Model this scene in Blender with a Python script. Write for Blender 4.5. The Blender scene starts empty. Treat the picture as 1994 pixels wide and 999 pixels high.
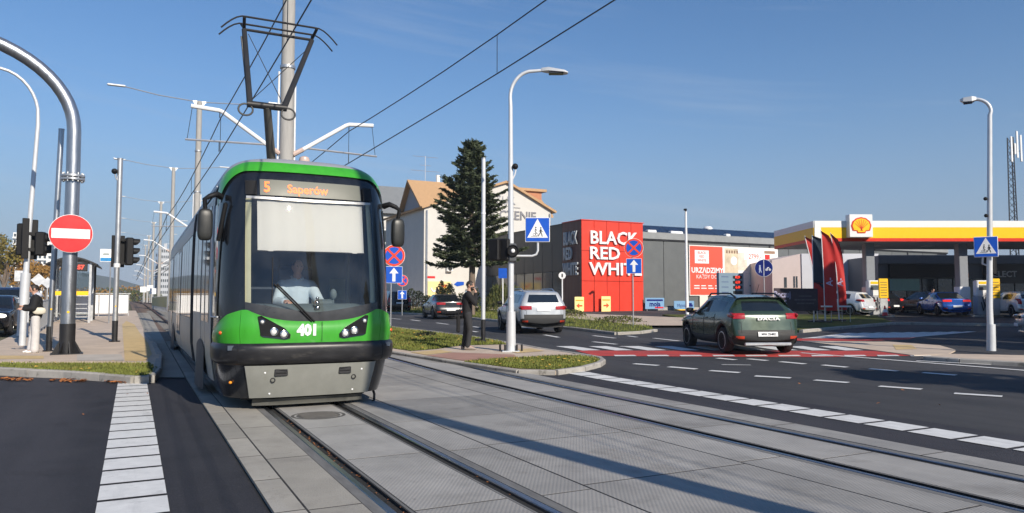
import bpy, bmesh, math, random
from mathutils import Vector, Matrix, Quaternion
from mathutils.geometry import tessellate_polygon
random.seed(7)
R = math.radians
scn = bpy.context.scene
COL = scn.collection
# ------------------------------------------------------------------ camera
F, CX, CY, CAMH, YH = 1440.0, 997.0, 499.5, 1.473, 585.0
PITCH = math.atan((YH - CY) / F)
TH = math.atan((997 - 266) / F)          # optical axis, measured from the track direction (+Y) towards +X
cam = bpy.data.cameras.new('camera')
cam.sensor_width = 36
cam.lens = 36 * F / 1994
cam.clip_start, cam.clip_end = 0.1, 12000
camo = bpy.data.objects.new('camera', cam)
COL.objects.link(camo)
camo.location = (0, 0, CAMH)
camo.rotation_euler = (R(90) + PITCH, 0, -TH)
scn.camera = camo
# ------------------------------------------------------------------ sky and sun
SUN_AZ, SUN_EL = R(171.5), R(30)          # azimuth from +Y towards +X
world = bpy.data.worlds.new('World')
scn.world = world
world.use_nodes = True
wt = world.node_tree
for n in list(wt.nodes):
    wt.nodes.remove(n)
wo = wt.nodes.new('ShaderNodeOutputWorld')
wb = wt.nodes.new('ShaderNodeBackground')
sky = wt.nodes.new('ShaderNodeTexSky')
sky.sky_type = 'NISHITA'
sky.sun_disc = False
sky.sun_elevation = SUN_EL
sky.sun_rotation = SUN_AZ
sky.altitude = 50
sky.air_density = 1.3
sky.dust_density = 0.0
sky.ozone_density = 9.0
wb.inputs['Strength'].default_value = 0.104
# thin cirrus: stretched noise on the view direction, added over the blue; pale air towards the horizon all round
tc = wt.nodes.new('ShaderNodeTexCoord')
nz = wt.nodes.new('ShaderNodeTexNoise')
nz.inputs['Scale'].default_value = 1.5
nz.inputs['Detail'].default_value = 7
nz.inputs['Roughness'].default_value = 0.55
cr = wt.nodes.new('ShaderNodeValToRGB')
cr.color_ramp.elements[0].position = 0.57
cr.color_ramp.elements[1].position = 0.9
cr.color_ramp.elements[1].color = (0.4, 0.4, 0.4, 1)
def wmath(op, a, b=None):
    n = wt.nodes.new('ShaderNodeMath'); n.operation = op
    for i, v in enumerate((a, b)):
        if v is None: continue
        if isinstance(v, (int, float)): n.inputs[i].default_value = v
        else: wt.links.new(v, n.inputs[i])
    return n.outputs[0]
sep = wt.nodes.new('ShaderNodeSeparateXYZ')
wt.links.new(tc.outputs['Generated'], sep.inputs[0])
zc_ = wmath('DIVIDE', wmath('MAXIMUM', sep.outputs['Z'], 0.0), 0.19)
fz = wmath('MULTIPLY', wmath('EXPONENT', wmath('MULTIPLY', wmath('MULTIPLY', zc_, zc_), -1.0)), 0.88)
hz = wt.nodes.new('ShaderNodeMixRGB')
hz.inputs['Color2'].default_value = (2.55, 3.2, 4.4, 1)
mx = wt.nodes.new('ShaderNodeMixRGB')
mx.inputs['Color2'].default_value = (4.2, 4.8, 5.8, 1)
wt.links.new(fz, hz.inputs['Fac']); wt.links.new(sky.outputs['Color'], hz.inputs['Color1'])
cmb = wt.nodes.new('ShaderNodeCombineXYZ')     # streaks that sink slightly towards the right of the view
wt.links.new(sep.outputs['X'], cmb.inputs['X']); wt.links.new(wmath('MULTIPLY', sep.outputs['Y'], 1.3), cmb.inputs['Y'])
tilt_ = wmath('SUBTRACT', wmath('MULTIPLY', sep.outputs['X'], 0.13), wmath('MULTIPLY', sep.outputs['Y'], 0.065))
wt.links.new(wmath('MULTIPLY', wmath('ADD', sep.outputs['Z'], tilt_), 17.0), cmb.inputs['Z'])
wt.links.new(cmb.outputs[0], nz.inputs['Vector'])
wt.links.new(nz.outputs['Fac'], cr.inputs['Fac'])
wt.links.new(cr.outputs['Color'], mx.inputs['Fac'])
wt.links.new(hz.outputs['Color'], mx.inputs['Color1'])
wt.links.new(mx.outputs['Color'], wb.inputs['Color'])
wt.links.new(wb.outputs['Background'], wo.inputs['Surface'])
sunl = bpy.data.lights.new('sun', 'SUN')
sunl.energy = 5.0
sunl.angle = R(0.5)
sunl.color = (1.0, 0.905, 0.77)
suno = bpy.data.objects.new('sun', sunl)
COL.objects.link(suno)
SUND = Vector((math.sin(SUN_AZ) * math.cos(SUN_EL), math.cos(SUN_AZ) * math.cos(SUN_EL), math.sin(SUN_EL)))
suno.rotation_euler = SUND.to_track_quat('Z', 'Y').to_euler()
suno.location = SUND * 60
vs = scn.view_settings
vs.view_transform = 'Standard'
vs.look = 'None'
vs.exposure = 0.17
vs.gamma = 1.0
# ------------------------------------------------------------------ terrain: level at the junction, rising 1.4 % beyond 14 m
GS, D0, D1 = 0.014, 14.0, 85.0
ST, CT = math.sin(TH), math.cos(TH)
def depth(x, y):
    return x * ST + y * CT
def gz(x, y):
    return GS * (min(max(depth(x, y), D0), D1) - D0)
def ray(px, py):
    a, b = (px - CX) / F, -(py - CY) / F
    return a, math.cos(PITCH) - b * math.sin(PITCH), math.sin(PITCH) + b * math.cos(PITCH)
def _w(a, f, z):
    return Vector((a * CT + f * ST, f * CT - a * ST, z))
def at(px, py, D):
    a, f, u = ray(px, py)
    t = D / f
    return _w(a * t, D, CAMH + u * t)
def G(px, py, dz=0.0):
    a, f, u = ray(px, py)
    t = (dz - CAMH) / u if u < 0 else 1e9
    if f * t > D0:
        t = (dz - GS * D0 - CAMH) / (u - GS * f)
        if not (0 < f * t < D1):
            t = (dz + GS * (D1 - D0) - CAMH) / min(u, -1e-4)
    p = _w(a * t, f * t, 0)
    p.z = gz(p.x, p.y) + dz
    return p
def base(px, D, dz=0.0):
    """ground point below image column px at depth D"""
    p = at(px, 600, D)
    p.z = gz(p.x, p.y) + dz
    return p
def facing(p):
    """yaw that turns a front (-Y) towards the camera side"""
    return -math.atan2(p.x, p.y)
# ------------------------------------------------------------------ mesh helper
class MB:
    def __init__(self):
        self.v, self.f, self.m = [], [], []
        self.mi = 0
    def add(self, vs, fs, M=None):
        b = len(self.v)
        self.v += [tuple(M @ Vector(p)) if M else tuple(p) for p in vs]
        for f in fs:
            self.f.append(tuple(i + b for i in f))
            self.m.append(self.mi)
        return self
    def box(self, x0, x1, y0, y1, z0, z1, M=None):
        vs = [(x, y, z) for z in (z0, z1) for y in (y0, y1) for x in (x0, x1)]
        return self.add(vs, [(0, 2, 3, 1), (4, 5, 7, 6), (0, 1, 5, 4), (2, 6, 7, 3), (0, 4, 6, 2), (1, 3, 7, 5)], M)
    def bbox(self, x0, x1, y0, y1, z0, z1, b=0.02, M=None):
        """box with chamfered vertical and top/bottom edges"""
        rings = []
        for z, o in ((z0, b), (z0 + b, 0), (z1 - b, 0), (z1, b)):
            a, c, d, e = x0 + o, x1 - o, y0 + o, y1 - o
            rings.append([(a + b, d, z), (c - b, d, z), (c, d + b, z), (c, e - b, z), (c - b, e, z), (a + b, e, z), (a, e - b, z), (a, d + b, z)])
        return self.loft(rings, True, True, M)
    def loft(self, rings, cap0=False, cap1=False, M=None, closed=True):
        n = len(rings[0])
        vs = [p for r in rings for p in r]
        fs = []
        for i in range(len(rings) - 1):
            for j in range(n if closed else n - 1):
                k = (j + 1) % n
                fs.append((i * n + j, i * n + k, (i + 1) * n + k, (i + 1) * n + j))
        if cap0: fs.append(tuple(range(n - 1, -1, -1)))
        if cap1: fs.append(tuple((len(rings) - 1) * n + j for j in range(n)))
        return self.add(vs, fs, M)
    def tube(self, path, r, n=10, caps=True, M=None):
        P = [Vector(p) for p in path]
        rs = r if isinstance(r, (list, tuple)) else [r] * len(P)
        rings, ref = [], None
        for i, p in enumerate(P):
            a = P[max(i - 1, 0)]; b = P[min(i + 1, len(P) - 1)]
            t = (b - a).normalized() if (b - a).length > 1e-9 else Vector((0, 0, 1))
            if ref is None:
                ref = Vector((1, 0, 0)) if abs(t.x) < 0.9 else Vector((0, 1, 0))
            u = (ref - t * ref.dot(t))
            u = u.normalized() if u.length > 1e-6 else t.orthogonal().normalized()
            ref = u
            w = t.cross(u)
            rings.append([tuple(p + (u * math.cos(2 * math.pi * k / n) + w * math.sin(2 * math.pi * k / n)) * rs[i]) for k in range(n)])
        return self.loft(rings, caps, caps, M)
    def cyl(self, p0, p1, r0, r1=None, n=14, M=None):
        return self.tube([p0, p1], [r0, r0 if r1 is None else r1], n, True, M)
    def lathe(self, prof, n=16, M=None):
        rings = [[(r * math.cos(2 * math.pi * k / n), r * math.sin(2 * math.pi * k / n), z) for k in range(n)] for r, z in prof]
        return self.loft(rings, True, True, M)
    def prism(self, poly, y0, y1, M=None):
        """polygon in the XZ plane (CCW seen from -Y), from y0 (front) to y1 (back)"""
        n = len(poly)
        vs = [(x, y0, z) for x, z in poly] + [(x, y1, z) for x, z in poly]
        fs = [(i, (i + 1) % n, n + (i + 1) % n, n + i)[::-1] for i in range(n)]
        tri = tessellate_polygon([[Vector((x, z, 0)) for x, z in poly]])
        for a, b, c in tri:
            fs.append((a, b, c)); fs.append((n + c, n + b, n + a))
        return self.add(vs, fs, M)
    def ell(self, c, r, n=12, m=8, M=None, e=1.0):
        c = Vector(c); rx, ry, rz = r if isinstance(r, (tuple, list)) else (r, r, r)
        sp = lambda q: math.copysign(abs(q) ** e, q)
        rings = []
        for i in range(m + 1):
            a = math.pi * i / m
            s, z = max(math.sin(a), 1e-3), -math.cos(a)
            rings.append([(c.x + rx * sp(s) * sp(math.cos(2 * math.pi * k / n)), c.y + ry * sp(s) * sp(math.sin(2 * math.pi * k / n)), c.z + rz * sp(z)) for k in range(n)])
        return self.loft(rings, True, True, M)
    def grid(self, fn, nu, nv, flip=False, M=None):
        vs = [tuple(fn(i / nu, j / nv)) for j in range(nv + 1) for i in range(nu + 1)]
        fs = []
        for j in range(nv):
            for i in range(nu):
                a = j * (nu + 1) + i
                q = (a, a + 1, a + nu + 2, a + nu + 1)
                fs.append(q[::-1] if flip else q)
        return self.add(vs, fs, M)
    def disc(self, c, r, y0, y1, n=40, M=None):
        return self.prism([(c[0] + r * math.cos(2 * math.pi * k / n), c[1] + r * math.sin(2 * math.pi * k / n)) for k in range(n)], y0, y1, M)
    def mesh(self, name, mats, smooth=None):
        me = bpy.data.meshes.new(name)
        me.from_pydata(self.v, [], self.f)
        if not isinstance(mats, (list, tuple)): mats = [mats]
        for m in mats: me.materials.append(m)
        if len(mats) > 1: me.polygons.foreach_set('material_index', self.m)
        me.update()
        if smooth is not None:
            me.polygons.foreach_set('use_smooth', [True] * len(me.polygons))
            me.set_sharp_from_angle(angle=R(smooth))
        return me
    def build(self, name, mats, parent=None, smooth=None, **kw):
        return link(name, self.mesh(name, mats, smooth), parent, **kw)
def link(name, data, parent=None, label=None, cat=None, group=None, kind=None, loc=None, rz=None):
    o = bpy.data.objects.new(name, data)
    COL.objects.link(o)
    if parent is not None: o.parent = parent
    if label: o['label'] = label
    if cat: o['category'] = cat
    if group: o['group'] = group
    if kind: o['kind'] = kind
    if loc is not None: o.location = loc
    if rz is not None: o.rotation_euler = (0, 0, rz)
    return o
def thing(name, label, cat, loc=(0, 0, 0), rz=0, group=None):
    return link(name, None, None, label, cat, group, None, loc, rz)
def copy_tree(o, parent=None):
    c = o.copy()
    COL.objects.link(c)
    c.parent = parent
    for ch in list(o.children):
        copy_tree(ch, c)
    return c
def relabel(o, label, loc=None, rz=None):
    o['label'] = label
    if loc is not None: o.location = loc
    if rz is not None: o.rotation_euler = (0, 0, rz)
    return o
_tx = {}
def text_mesh(s, size, depth_=0.004, bold=0.0, align='CENTER', spacing=1.0):
    key = (s, size, depth_, bold, align, spacing)
    if key in _tx: return _tx[key]
    cu = bpy.data.curves.new('lettering', 'FONT')
    cu.body = s; cu.size = size; cu.extrude = depth_ / 2; cu.offset = bold
    cu.align_x = align; cu.align_y = 'CENTER'; cu.resolution_u = 2; cu.space_character = spacing
    ob = bpy.data.objects.new('lettering', cu)
    COL.objects.link(ob)
    dg = bpy.context.evaluated_depsgraph_get()
    me = bpy.data.meshes.new_from_object(ob.evaluated_get(dg))
    bpy.data.objects.remove(ob); bpy.data.curves.remove(cu)
    _tx[key] = me
    return me
def text(s, size, x, y, z, mat, parent, depth_=0.004, bold=0.0, align='CENTER', name='lettering', sx=1.0, rot=0.0, spacing=1.0, tilt=None):
    """lettering that faces -Y of its parent"""
    src = text_mesh(s, size, depth_, bold, align, spacing)
    me = src.copy()
    me.materials.clear(); me.materials.append(mat)
    M = Matrix.Translation((x, y, z)) @ (tilt or Matrix.Identity(4)) @ Matrix.Rotation(rot, 4, 'Y') @ Matrix(((sx, 0, 0, 0), (0, 0, -1, 0), (0, 1, 0, 0), (0, 0, 0, 1)))
    me.transform(M)
    return link(name, me, parent)
def evaluated(me, *mods):
    """apply modifiers (type, settings) to a mesh and return the result"""
    ob = bpy.data.objects.new('tmp', me)
    COL.objects.link(ob)
    for ty, st in mods:
        md = ob.modifiers.new(ty.lower(), ty)
        for k, v in st.items(): setattr(md, k, v)
    dg = bpy.context.evaluated_depsgraph_get()
    out = bpy.data.meshes.new_from_object(ob.evaluated_get(dg))
    bpy.data.objects.remove(ob)
    return out
def drape(poly, dz, name, mat, kind='structure', parent=None, thick=0.0, sub=0, **kw):
    """flat polygon (x, y) laid on the terrain dz above it; thick > 0 adds skirts down"""
    bm = bmesh.new()
    vs = [bm.verts.new((p[0], p[1], 0)) for p in poly]
    f = bm.faces.new(vs)
    f.normal_update()
    if f.normal.z < 0: f.normal_flip()
    for d in (D0, D1):
        bmesh.ops.bisect_plane(bm, geom=bm.verts[:] + bm.edges[:] + bm.faces[:], plane_co=(ST * d, CT * d, 0), plane_no=(ST, CT, 0))
    if thick:
        r = bmesh.ops.extrude_face_region(bm, geom=bm.faces[:])
        top = {e for e in r['geom'] if isinstance(e, bmesh.types.BMVert)}
        for v in bm.verts:
            v.co.z = gz(v.co.x, v.co.y) + (dz if v in top else dz - thick)
    else:
        for v in bm.verts: v.co.z = gz(v.co.x, v.co.y) + dz
    bmesh.ops.recalc_face_normals(bm, faces=bm.faces[:])
    if not thick:
        bm.faces.ensure_lookup_table()
        if bm.faces[0].normal.z < 0: bmesh.ops.reverse_faces(bm, faces=bm.faces[:])
    me = bpy.data.meshes.new(name)
    bm.to_mesh(me); bm.free()
    me.materials.append(mat)
    return link(name, me, parent, kind=kind, **kw)
def GP(pts, dz=0.0):
    return [tuple(G(x, y, dz)[:2]) for x, y in pts]
# ------------------------------------------------------------------ materials
def mat(name, col, rough=0.5, metal=0.0, var=0.08, scale=6.0, bump=0.0, bscale=60.0, emit=None, es=1.0, trans=0.0, coat=0.0, rnd=0.0, dirt=None, spec=0.5, stretch=None, alpha=1.0):
    m = bpy.data.materials.new(name)
    m.use_nodes = True
    nt = m.node_tree
    b = nt.nodes['Principled BSDF']
    col = tuple(col) + ((1,) if len(col) == 3 else ())
    b.inputs['Base Color'].default_value = col
    b.inputs['Roughness'].default_value = rough
    b.inputs['Metallic'].default_value = metal
    b.inputs['Specular IOR Level'].default_value = spec
    if coat: b.inputs['Coat Weight'].default_value = coat; b.inputs['Coat Roughness'].default_value = 0.06
    if trans: b.inputs['Transmission Weight'].default_value = trans
    if emit: b.inputs['Emission Color'].default_value = tuple(emit) + (1,); b.inputs['Emission Strength'].default_value = es
    tcn = nt.nodes.new('ShaderNodeTexCoord')
    src = tcn.outputs['Object']
    if stretch:
        mpn = nt.nodes.new('ShaderNodeMapping'); mpn.inputs['Scale'].default_value = stretch
        nt.links.new(src, mpn.inputs['Vector']); src = mpn.outputs['Vector']
    last = None
    if var:
        n = nt.nodes.new('ShaderNodeTexNoise'); n.inputs['Scale'].default_value = scale; n.inputs['Detail'].default_value = 6; n.inputs['Roughness'].default_value = 0.62
        nt.links.new(src, n.inputs['Vector'])
        mr = nt.nodes.new('ShaderNodeMapRange'); mr.inputs['From Min'].default_value = 0.3; mr.inputs['From Max'].default_value = 0.7
        mr.inputs['To Min'].default_value = 1 - var; mr.inputs['To Max'].default_value = 1 + var
        nt.links.new(n.outputs['Fac'], mr.inputs['Value'])
        hv = nt.nodes.new('ShaderNodeHueSaturation'); hv.inputs['Color'].default_value = col
        val = mr.outputs['Result']
        if rnd:
            oi = nt.nodes.new('ShaderNodeObjectInfo')
            mr2 = nt.nodes.new('ShaderNodeMapRange'); mr2.inputs['To Min'].default_value = 1 - rnd; mr2.inputs['To Max'].default_value = 1 + rnd
            nt.links.new(oi.outputs['Random'], mr2.inputs['Value'])
            mu = nt.nodes.new('ShaderNodeMath'); mu.operation = 'MULTIPLY'
            nt.links.new(val, mu.inputs[0]); nt.links.new(mr2.outputs['Result'], mu.inputs[1]); val = mu.outputs[0]
        nt.links.new(val, hv.inputs['Value'])
        last = hv.outputs['Color']
        if dirt:   # (colour, threshold, scale)
            n2 = nt.nodes.new('ShaderNodeTexNoise'); n2.inputs['Scale'].default_value = dirt[2]; n2.inputs['Detail'].default_value = 8; n2.inputs['Roughness'].default_value = 0.7
            nt.links.new(src, n2.inputs['Vector'])
            r2 = nt.nodes.new('ShaderNodeValToRGB'); r2.color_ramp.elements[0].position = dirt[1]; r2.color_ramp.elements[1].position = min(dirt[1] + 0.25, 1)
            nt.links.new(n2.outputs['Fac'], r2.inputs['Fac'])
            mxn = nt.nodes.new('ShaderNodeMixRGB'); mxn.inputs['Color2'].default_value = tuple(dirt[0]) + (1,)
            nt.links.new(r2.outputs['Color'], mxn.inputs['Fac']); nt.links.new(last, mxn.inputs['Color1']); last = mxn.outputs['Color']
        nt.links.new(last, b.inputs['Base Color'])
        mr3 = nt.nodes.new('ShaderNodeMapRange'); mr3.inputs['To Min'].default_value = max(rough - 0.12, 0.02); mr3.inputs['To Max'].default_value = min(rough + 0.12, 1)
        nt.links.new(n.outputs['Fac'], mr3.inputs['Value']); nt.links.new(mr3.outputs['Result'], b.inputs['Roughness'])
    if bump:
        nb = nt.nodes.new('ShaderNodeTexNoise'); nb.inputs['Scale'].default_value = bscale; nb.inputs['Detail'].default_value = 4
        nt.links.new(src, nb.inputs['Vector'])
        bp = nt.nodes.new('ShaderNodeBump'); bp.inputs['Strength'].default_value = bump; bp.inputs['Distance'].default_value = 0.02
        nt.links.new(nb.outputs['Fac'], bp.inputs['Height']); nt.links.new(bp.outputs['Normal'], b.inputs['Normal'])
    return m
def lin(r, g, b):
    f = lambda c: (c / 255 / 12.92) if c / 255 <= 0.04045 else ((c / 255 + 0.055) / 1.055) ** 2.4
    return (f(r), f(g), f(b))
def clear_glass(name, tint, rough=0.02, refl=0.12, dust=0.0):
    """pane: mostly see-through tinted film plus mirror reflection"""
    m = bpy.data.materials.new(name); m.use_nodes = True
    nt = m.node_tree; nt.nodes.remove(nt.nodes['Principled BSDF'])
    out = nt.nodes['Material Output']
    t = nt.nodes.new('ShaderNodeBsdfTransparent'); t.inputs['Color'].default_value = tuple(tint) + (1,)
    g = nt.nodes.new('ShaderNodeBsdfGlossy'); g.inputs['Roughness'].default_value = rough
    fr = nt.nodes.new('ShaderNodeFresnel'); fr.inputs['IOR'].default_value = 1.5
    ad = nt.nodes.new('ShaderNodeMath'); ad.operation = 'ADD'; ad.inputs[1].default_value = refl
    mix = nt.nodes.new('ShaderNodeMixShader')
    if dust:
        df = nt.nodes.new('ShaderNodeBsdfDiffuse'); df.inputs['Color'].default_value = (.5, .52, .53, 1)
        nn = nt.nodes.new('ShaderNodeTexNoise'); nn.inputs['Scale'].default_value = 3.0; nn.inputs['Detail'].default_value = 6
        tcn = nt.nodes.new('ShaderNodeTexCoord'); nt.links.new(tcn.outputs['Object'], nn.inputs['Vector'])
        rr = nt.nodes.new('ShaderNodeMapRange'); rr.inputs['From Min'].default_value = .35; rr.inputs['From Max'].default_value = .75; rr.inputs['To Min'].default_value = dust * .4; rr.inputs['To Max'].default_value = dust * 1.8
        nt.links.new(nn.outputs['Fac'], rr.inputs['Value'])
        m0 = nt.nodes.new('ShaderNodeMixShader'); nt.links.new(rr.outputs[0], m0.inputs['Fac']); nt.links.new(t.outputs[0], m0.inputs[1]); nt.links.new(df.outputs[0], m0.inputs[2]); t = m0
    nt.links.new(fr.outputs[0], ad.inputs[0]); nt.links.new(ad.outputs[0], mix.inputs['Fac'])
    nt.links.new(t.outputs[0], mix.inputs[1]); nt.links.new(g.outputs[0], mix.inputs[2]); nt.links.new(mix.outputs[0], out.inputs['Surface'])
    return m
M = {}
M['asphalt'] = mat('asphalt', (0.042, 0.043, 0.047), 0.85, var=0.22, scale=0.9, bump=0.5, bscale=90, dirt=((0.075, 0.072, 0.068), 0.56, 0.35), spec=0.3)
M['asphalt_dark'] = mat('asphalt_dark', (0.030, 0.030, 0.036), 0.82, var=0.25, scale=1.6, bump=0.5, bscale=90, spec=0.3, dirt=((0.04, 0.04, 0.042), 0.6, 0.8))
M['paint'] = mat('road_paint', (0.66, 0.66, 0.645), 0.75, var=0.08, scale=7, dirt=((0.34, 0.34, 0.335), 0.56, 4), bump=0.15, bscale=120)
M['paint_worn'] = mat('road_paint_worn', (0.55, 0.55, 0.54), 0.8, var=0.2, scale=5, dirt=((0.1, 0.1, 0.1), 0.54, 7))
M['paint_red'] = mat('red_lane_paint', (0.46, 0.045, 0.035), 0.8, var=0.16, scale=3, dirt=((0.24, 0.05, 0.045), 0.56, 2))
M['kerb'] = mat('kerb_concrete', (0.36, 0.34, 0.31), 0.9, var=0.14, scale=4, bump=0.3, rnd=0.1, dirt=((0.2, 0.18, 0.15), 0.6, 3))
M['joint'] = mat('joint_filler', (0.045, 0.042, 0.04), 0.9, var=0.3, scale=20)
M['groove'] = mat('groove_shade_dirt', (0.018, 0.017, 0.016), 0.95, var=0.4, scale=30, dirt=((0.12, 0.055, 0.03), 0.68, 14))  # near-black paints the shade of a deep groove; brown crumbs are dirt
M['mortar'] = mat('rail_mortar', (0.15, 0.147, 0.142), 0.9, var=0.25, scale=5, stretch=(3, 0.5, 1), dirt=((0.08, 0.07, 0.06), 0.58, 4))
M['rail'] = mat('rail_steel', (0.26, 0.27, 0.30), 0.34, metal=1.0, var=0.15, scale=8, stretch=(6, 0.6, 1))
M['rail_rust'] = mat('rusty_rail', (0.16, 0.085, 0.055), 0.6, metal=0.4, var=0.3, scale=8)
M['paving'] = mat('paving_stone', (0.52, 0.42, 0.33), 0.9, var=0.14, scale=1.4, bump=0.3, bscale=30)
M['tactile'] = mat('tactile_paving', (0.56, 0.41, 0.20), 0.9, var=0.12, scale=2.5, bump=0.3, bscale=30)
M['redpave'] = mat('red_paving', (0.36, 0.20, 0.155), 0.9, var=0.14, scale=2.0, bump=0.3, bscale=30)
M['grass_soil'] = mat('turf', (0.085, 0.105, 0.028), 0.95, var=0.35, scale=3.0, bump=0.8, bscale=30, dirt=((0.19, 0.15, 0.06), 0.5, 1.3), spec=0.1)
M['blade'] = mat('grass_blade', (0.155, 0.175, 0.04), 0.8, var=0.4, scale=2.5, dirt=((0.30, 0.25, 0.085), 0.52, 1.2), spec=0.2)
M['ballast'] = mat('ballast', (0.16, 0.11, 0.08), 0.95, var=0.45, scale=7, bump=1.0, bscale=12)
M['field'] = mat('ground', (0.11, 0.105, 0.06), 0.95, var=0.3, scale=0.06)
M['leaf_y'] = mat('yellow_leaf', (0.55, 0.36, 0.06), 0.8, var=0.2, scale=4)
M['leaf_o'] = mat('brown_leaf', (0.36, 0.13, 0.035), 0.8, var=0.3, scale=4)
M['galv'] = mat('galvanised_steel', (0.50, 0.51, 0.52), 0.42, metal=0.75, var=0.10, scale=5, bump=0.05)
M['galv_d'] = mat('brushed_steel', (0.44, 0.46, 0.49), 0.35, metal=0.9, var=0.10, scale=6, stretch=(4, 4, 0.6))
M['greypaint'] = mat('grey_pole_paint', (0.62, 0.64, 0.66), 0.45, metal=0.2, var=0.05, scale=4)
M['black'] = mat('black_coating', (0.014, 0.014, 0.016), 0.5, var=0.25, scale=6)
M['blackplastic'] = mat('black_plastic', (0.009, 0.009, 0.010), 0.6, var=0.2, scale=5, spec=0.3)
M['rubber'] = mat('rubber', (0.016, 0.016, 0.017), 0.8, var=0.25, scale=12)
M['concrete'] = mat('mast_concrete', (0.37, 0.36, 0.34), 0.85, var=0.12, scale=4, bump=0.25, stretch=(3, 3, 0.5), dirt=((0.24, 0.23, 0.21), 0.6, 2))
M['white'] = mat('white_paint', (0.78, 0.78, 0.77), 0.5, var=0.04, scale=4)
M['whitesteel'] = mat('white_steel', (0.78, 0.79, 0.80), 0.4, var=0.05, scale=3)
M['wire'] = mat('copper_wire', (0.045, 0.05, 0.055), 0.5, metal=0.5, var=0.1)
M['ceramic'] = mat('insulator_ceramic', (0.55, 0.42, 0.36), 0.3, var=0.1)
M['signred'] = mat('sign_red', lin(214, 40, 42), 0.35, var=0.05, scale=6)
M['signorange'] = mat('sign_orange_red', lin(232, 70, 40), 0.35, var=0.05, scale=6)
M['signblue'] = mat('sign_blue', lin(20, 84, 190), 0.35, var=0.05, scale=6)
M['signdark'] = mat('sign_dark_blue', lin(14, 30, 110), 0.35, var=0.05, scale=6)
M['signwhite'] = mat('sign_white', (0.80, 0.80, 0.80), 0.4, var=0.03, scale=6)
M['signyellow'] = mat('sign_yellow', lin(250, 196, 20), 0.4, var=0.05, scale=6)
M['alu'] = mat('aluminium', (0.55, 0.56, 0.58), 0.4, metal=0.8, var=0.08)
M['darkglass'] = mat('dark_glass', (0.012, 0.016, 0.018), 0.06, var=0.0, spec=0.9)
M['lensdark'] = mat('unlit_lens', (0.04, 0.04, 0.045), 0.15, var=0.1)
M['chrome'] = mat('chrome', (0.75, 0.76, 0.78), 0.12, metal=1.0, var=0.0)
M['skin'] = mat('skin', (0.52, 0.30, 0.22), 0.55, var=0.08, scale=14)
M['hair'] = mat('dark_hair', (0.022, 0.015, 0.011), 0.6, var=0.3, scale=40)
M['jacket'] = mat('black_cloth', (0.010, 0.010, 0.012), 0.85, var=0.3, scale=12, bump=0.3, bscale=30)
M['trouser'] = mat('charcoal_cloth', (0.026, 0.027, 0.030), 0.85, var=0.25, scale=10, bump=0.3, bscale=20)
M['lightcloth'] = mat('light_grey_cloth', (0.58, 0.56, 0.55), 0.9, var=0.08, scale=6, bump=0.3, bscale=14)
M['hood'] = mat('pale_blue_cloth', (0.50, 0.53, 0.62), 0.9, var=0.08, scale=8)
M['bagcream'] = mat('cream_leather', (0.62, 0.58, 0.48), 0.5, var=0.06)
M['shirt'] = mat('light_blue_shirt', (0.50, 0.62, 0.72), 0.85, var=0.06, scale=8, bump=0.2, bscale=18)
M['shoe'] = mat('beige_shoe', (0.30, 0.26, 0.235), 0.7, var=0.1)
def slab_material():
    m = mat('chequered_slab', (0.30, 0.288, 0.268), 0.72, var=0.16, scale=1.3, rnd=0.15, dirt=((0.17, 0.162, 0.148), 0.58, 2.2))
    nt = m.node_tree; b = nt.nodes['Principled BSDF']
    tcn = nt.nodes.new('ShaderNodeTexCoord')
    hs = []
    for ang in (R(32), R(-58)):
        mp_ = nt.nodes.new('ShaderNodeMapping'); mp_.inputs['Rotation'].default_value = (0, 0, ang)
        wv = nt.nodes.new('ShaderNodeTexWave'); wv.inputs['Scale'].default_value = 10.5; wv.inputs['Distortion'].default_value = 0.0
        nt.links.new(tcn.outputs['Object'], mp_.inputs['Vector']); nt.links.new(mp_.outputs['Vector'], wv.inputs['Vector'])
        hs.append(wv.outputs['Fac'])
    mx_ = nt.nodes.new('ShaderNodeMath'); mx_.operation = 'MULTIPLY'
    nt.links.new(hs[0], mx_.inputs[0]); nt.links.new(hs[1], mx_.inputs[1])
    bp = nt.nodes.new('ShaderNodeBump'); bp.inputs['Strength'].default_value = 0.28; bp.inputs['Distance'].default_value = 0.01
    nt.links.new(mx_.outputs[0], bp.inputs['Height']); nt.links.new(bp.outputs['Normal'], b.inputs['Normal'])
    return m
M['slab'] = slab_material()
M['slab_plain'] = mat('plain_slab', (0.335, 0.312, 0.268), 0.85, var=0.16, scale=1.6, rnd=0.15, bump=0.25, dirt=((0.19, 0.175, 0.155), 0.58, 2.5))

def stain(m, c, sc, lo, hi, fac, st=None, det=6):
    nt = m.node_tree; b = nt.nodes['Principled BSDF']; cur = b.inputs['Base Color'].links[0].from_socket
    tcn = nt.nodes.new('ShaderNodeTexCoord'); v = tcn.outputs['Object']
    if st:
        mp_ = nt.nodes.new('ShaderNodeMapping'); mp_.inputs['Scale'].default_value = st; nt.links.new(v, mp_.inputs['Vector']); v = mp_.outputs['Vector']
    n = nt.nodes.new('ShaderNodeTexNoise'); n.inputs['Scale'].default_value = sc; n.inputs['Detail'].default_value = det; n.inputs['Roughness'].default_value = .65
    nt.links.new(v, n.inputs['Vector'])
    r = nt.nodes.new('ShaderNodeMapRange'); r.inputs['From Min'].default_value = lo; r.inputs['From Max'].default_value = hi; r.inputs['To Max'].default_value = fac
    nt.links.new(n.outputs['Fac'], r.inputs['Value'])
    x = nt.nodes.new('ShaderNodeMixRGB'); x.inputs['Color2'].default_value = tuple(c) + (1,)
    nt.links.new(r.outputs['Result'], x.inputs['Fac']); nt.links.new(cur, x.inputs['Color1']); nt.links.new(x.outputs['Color'], b.inputs['Base Color'])
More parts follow.
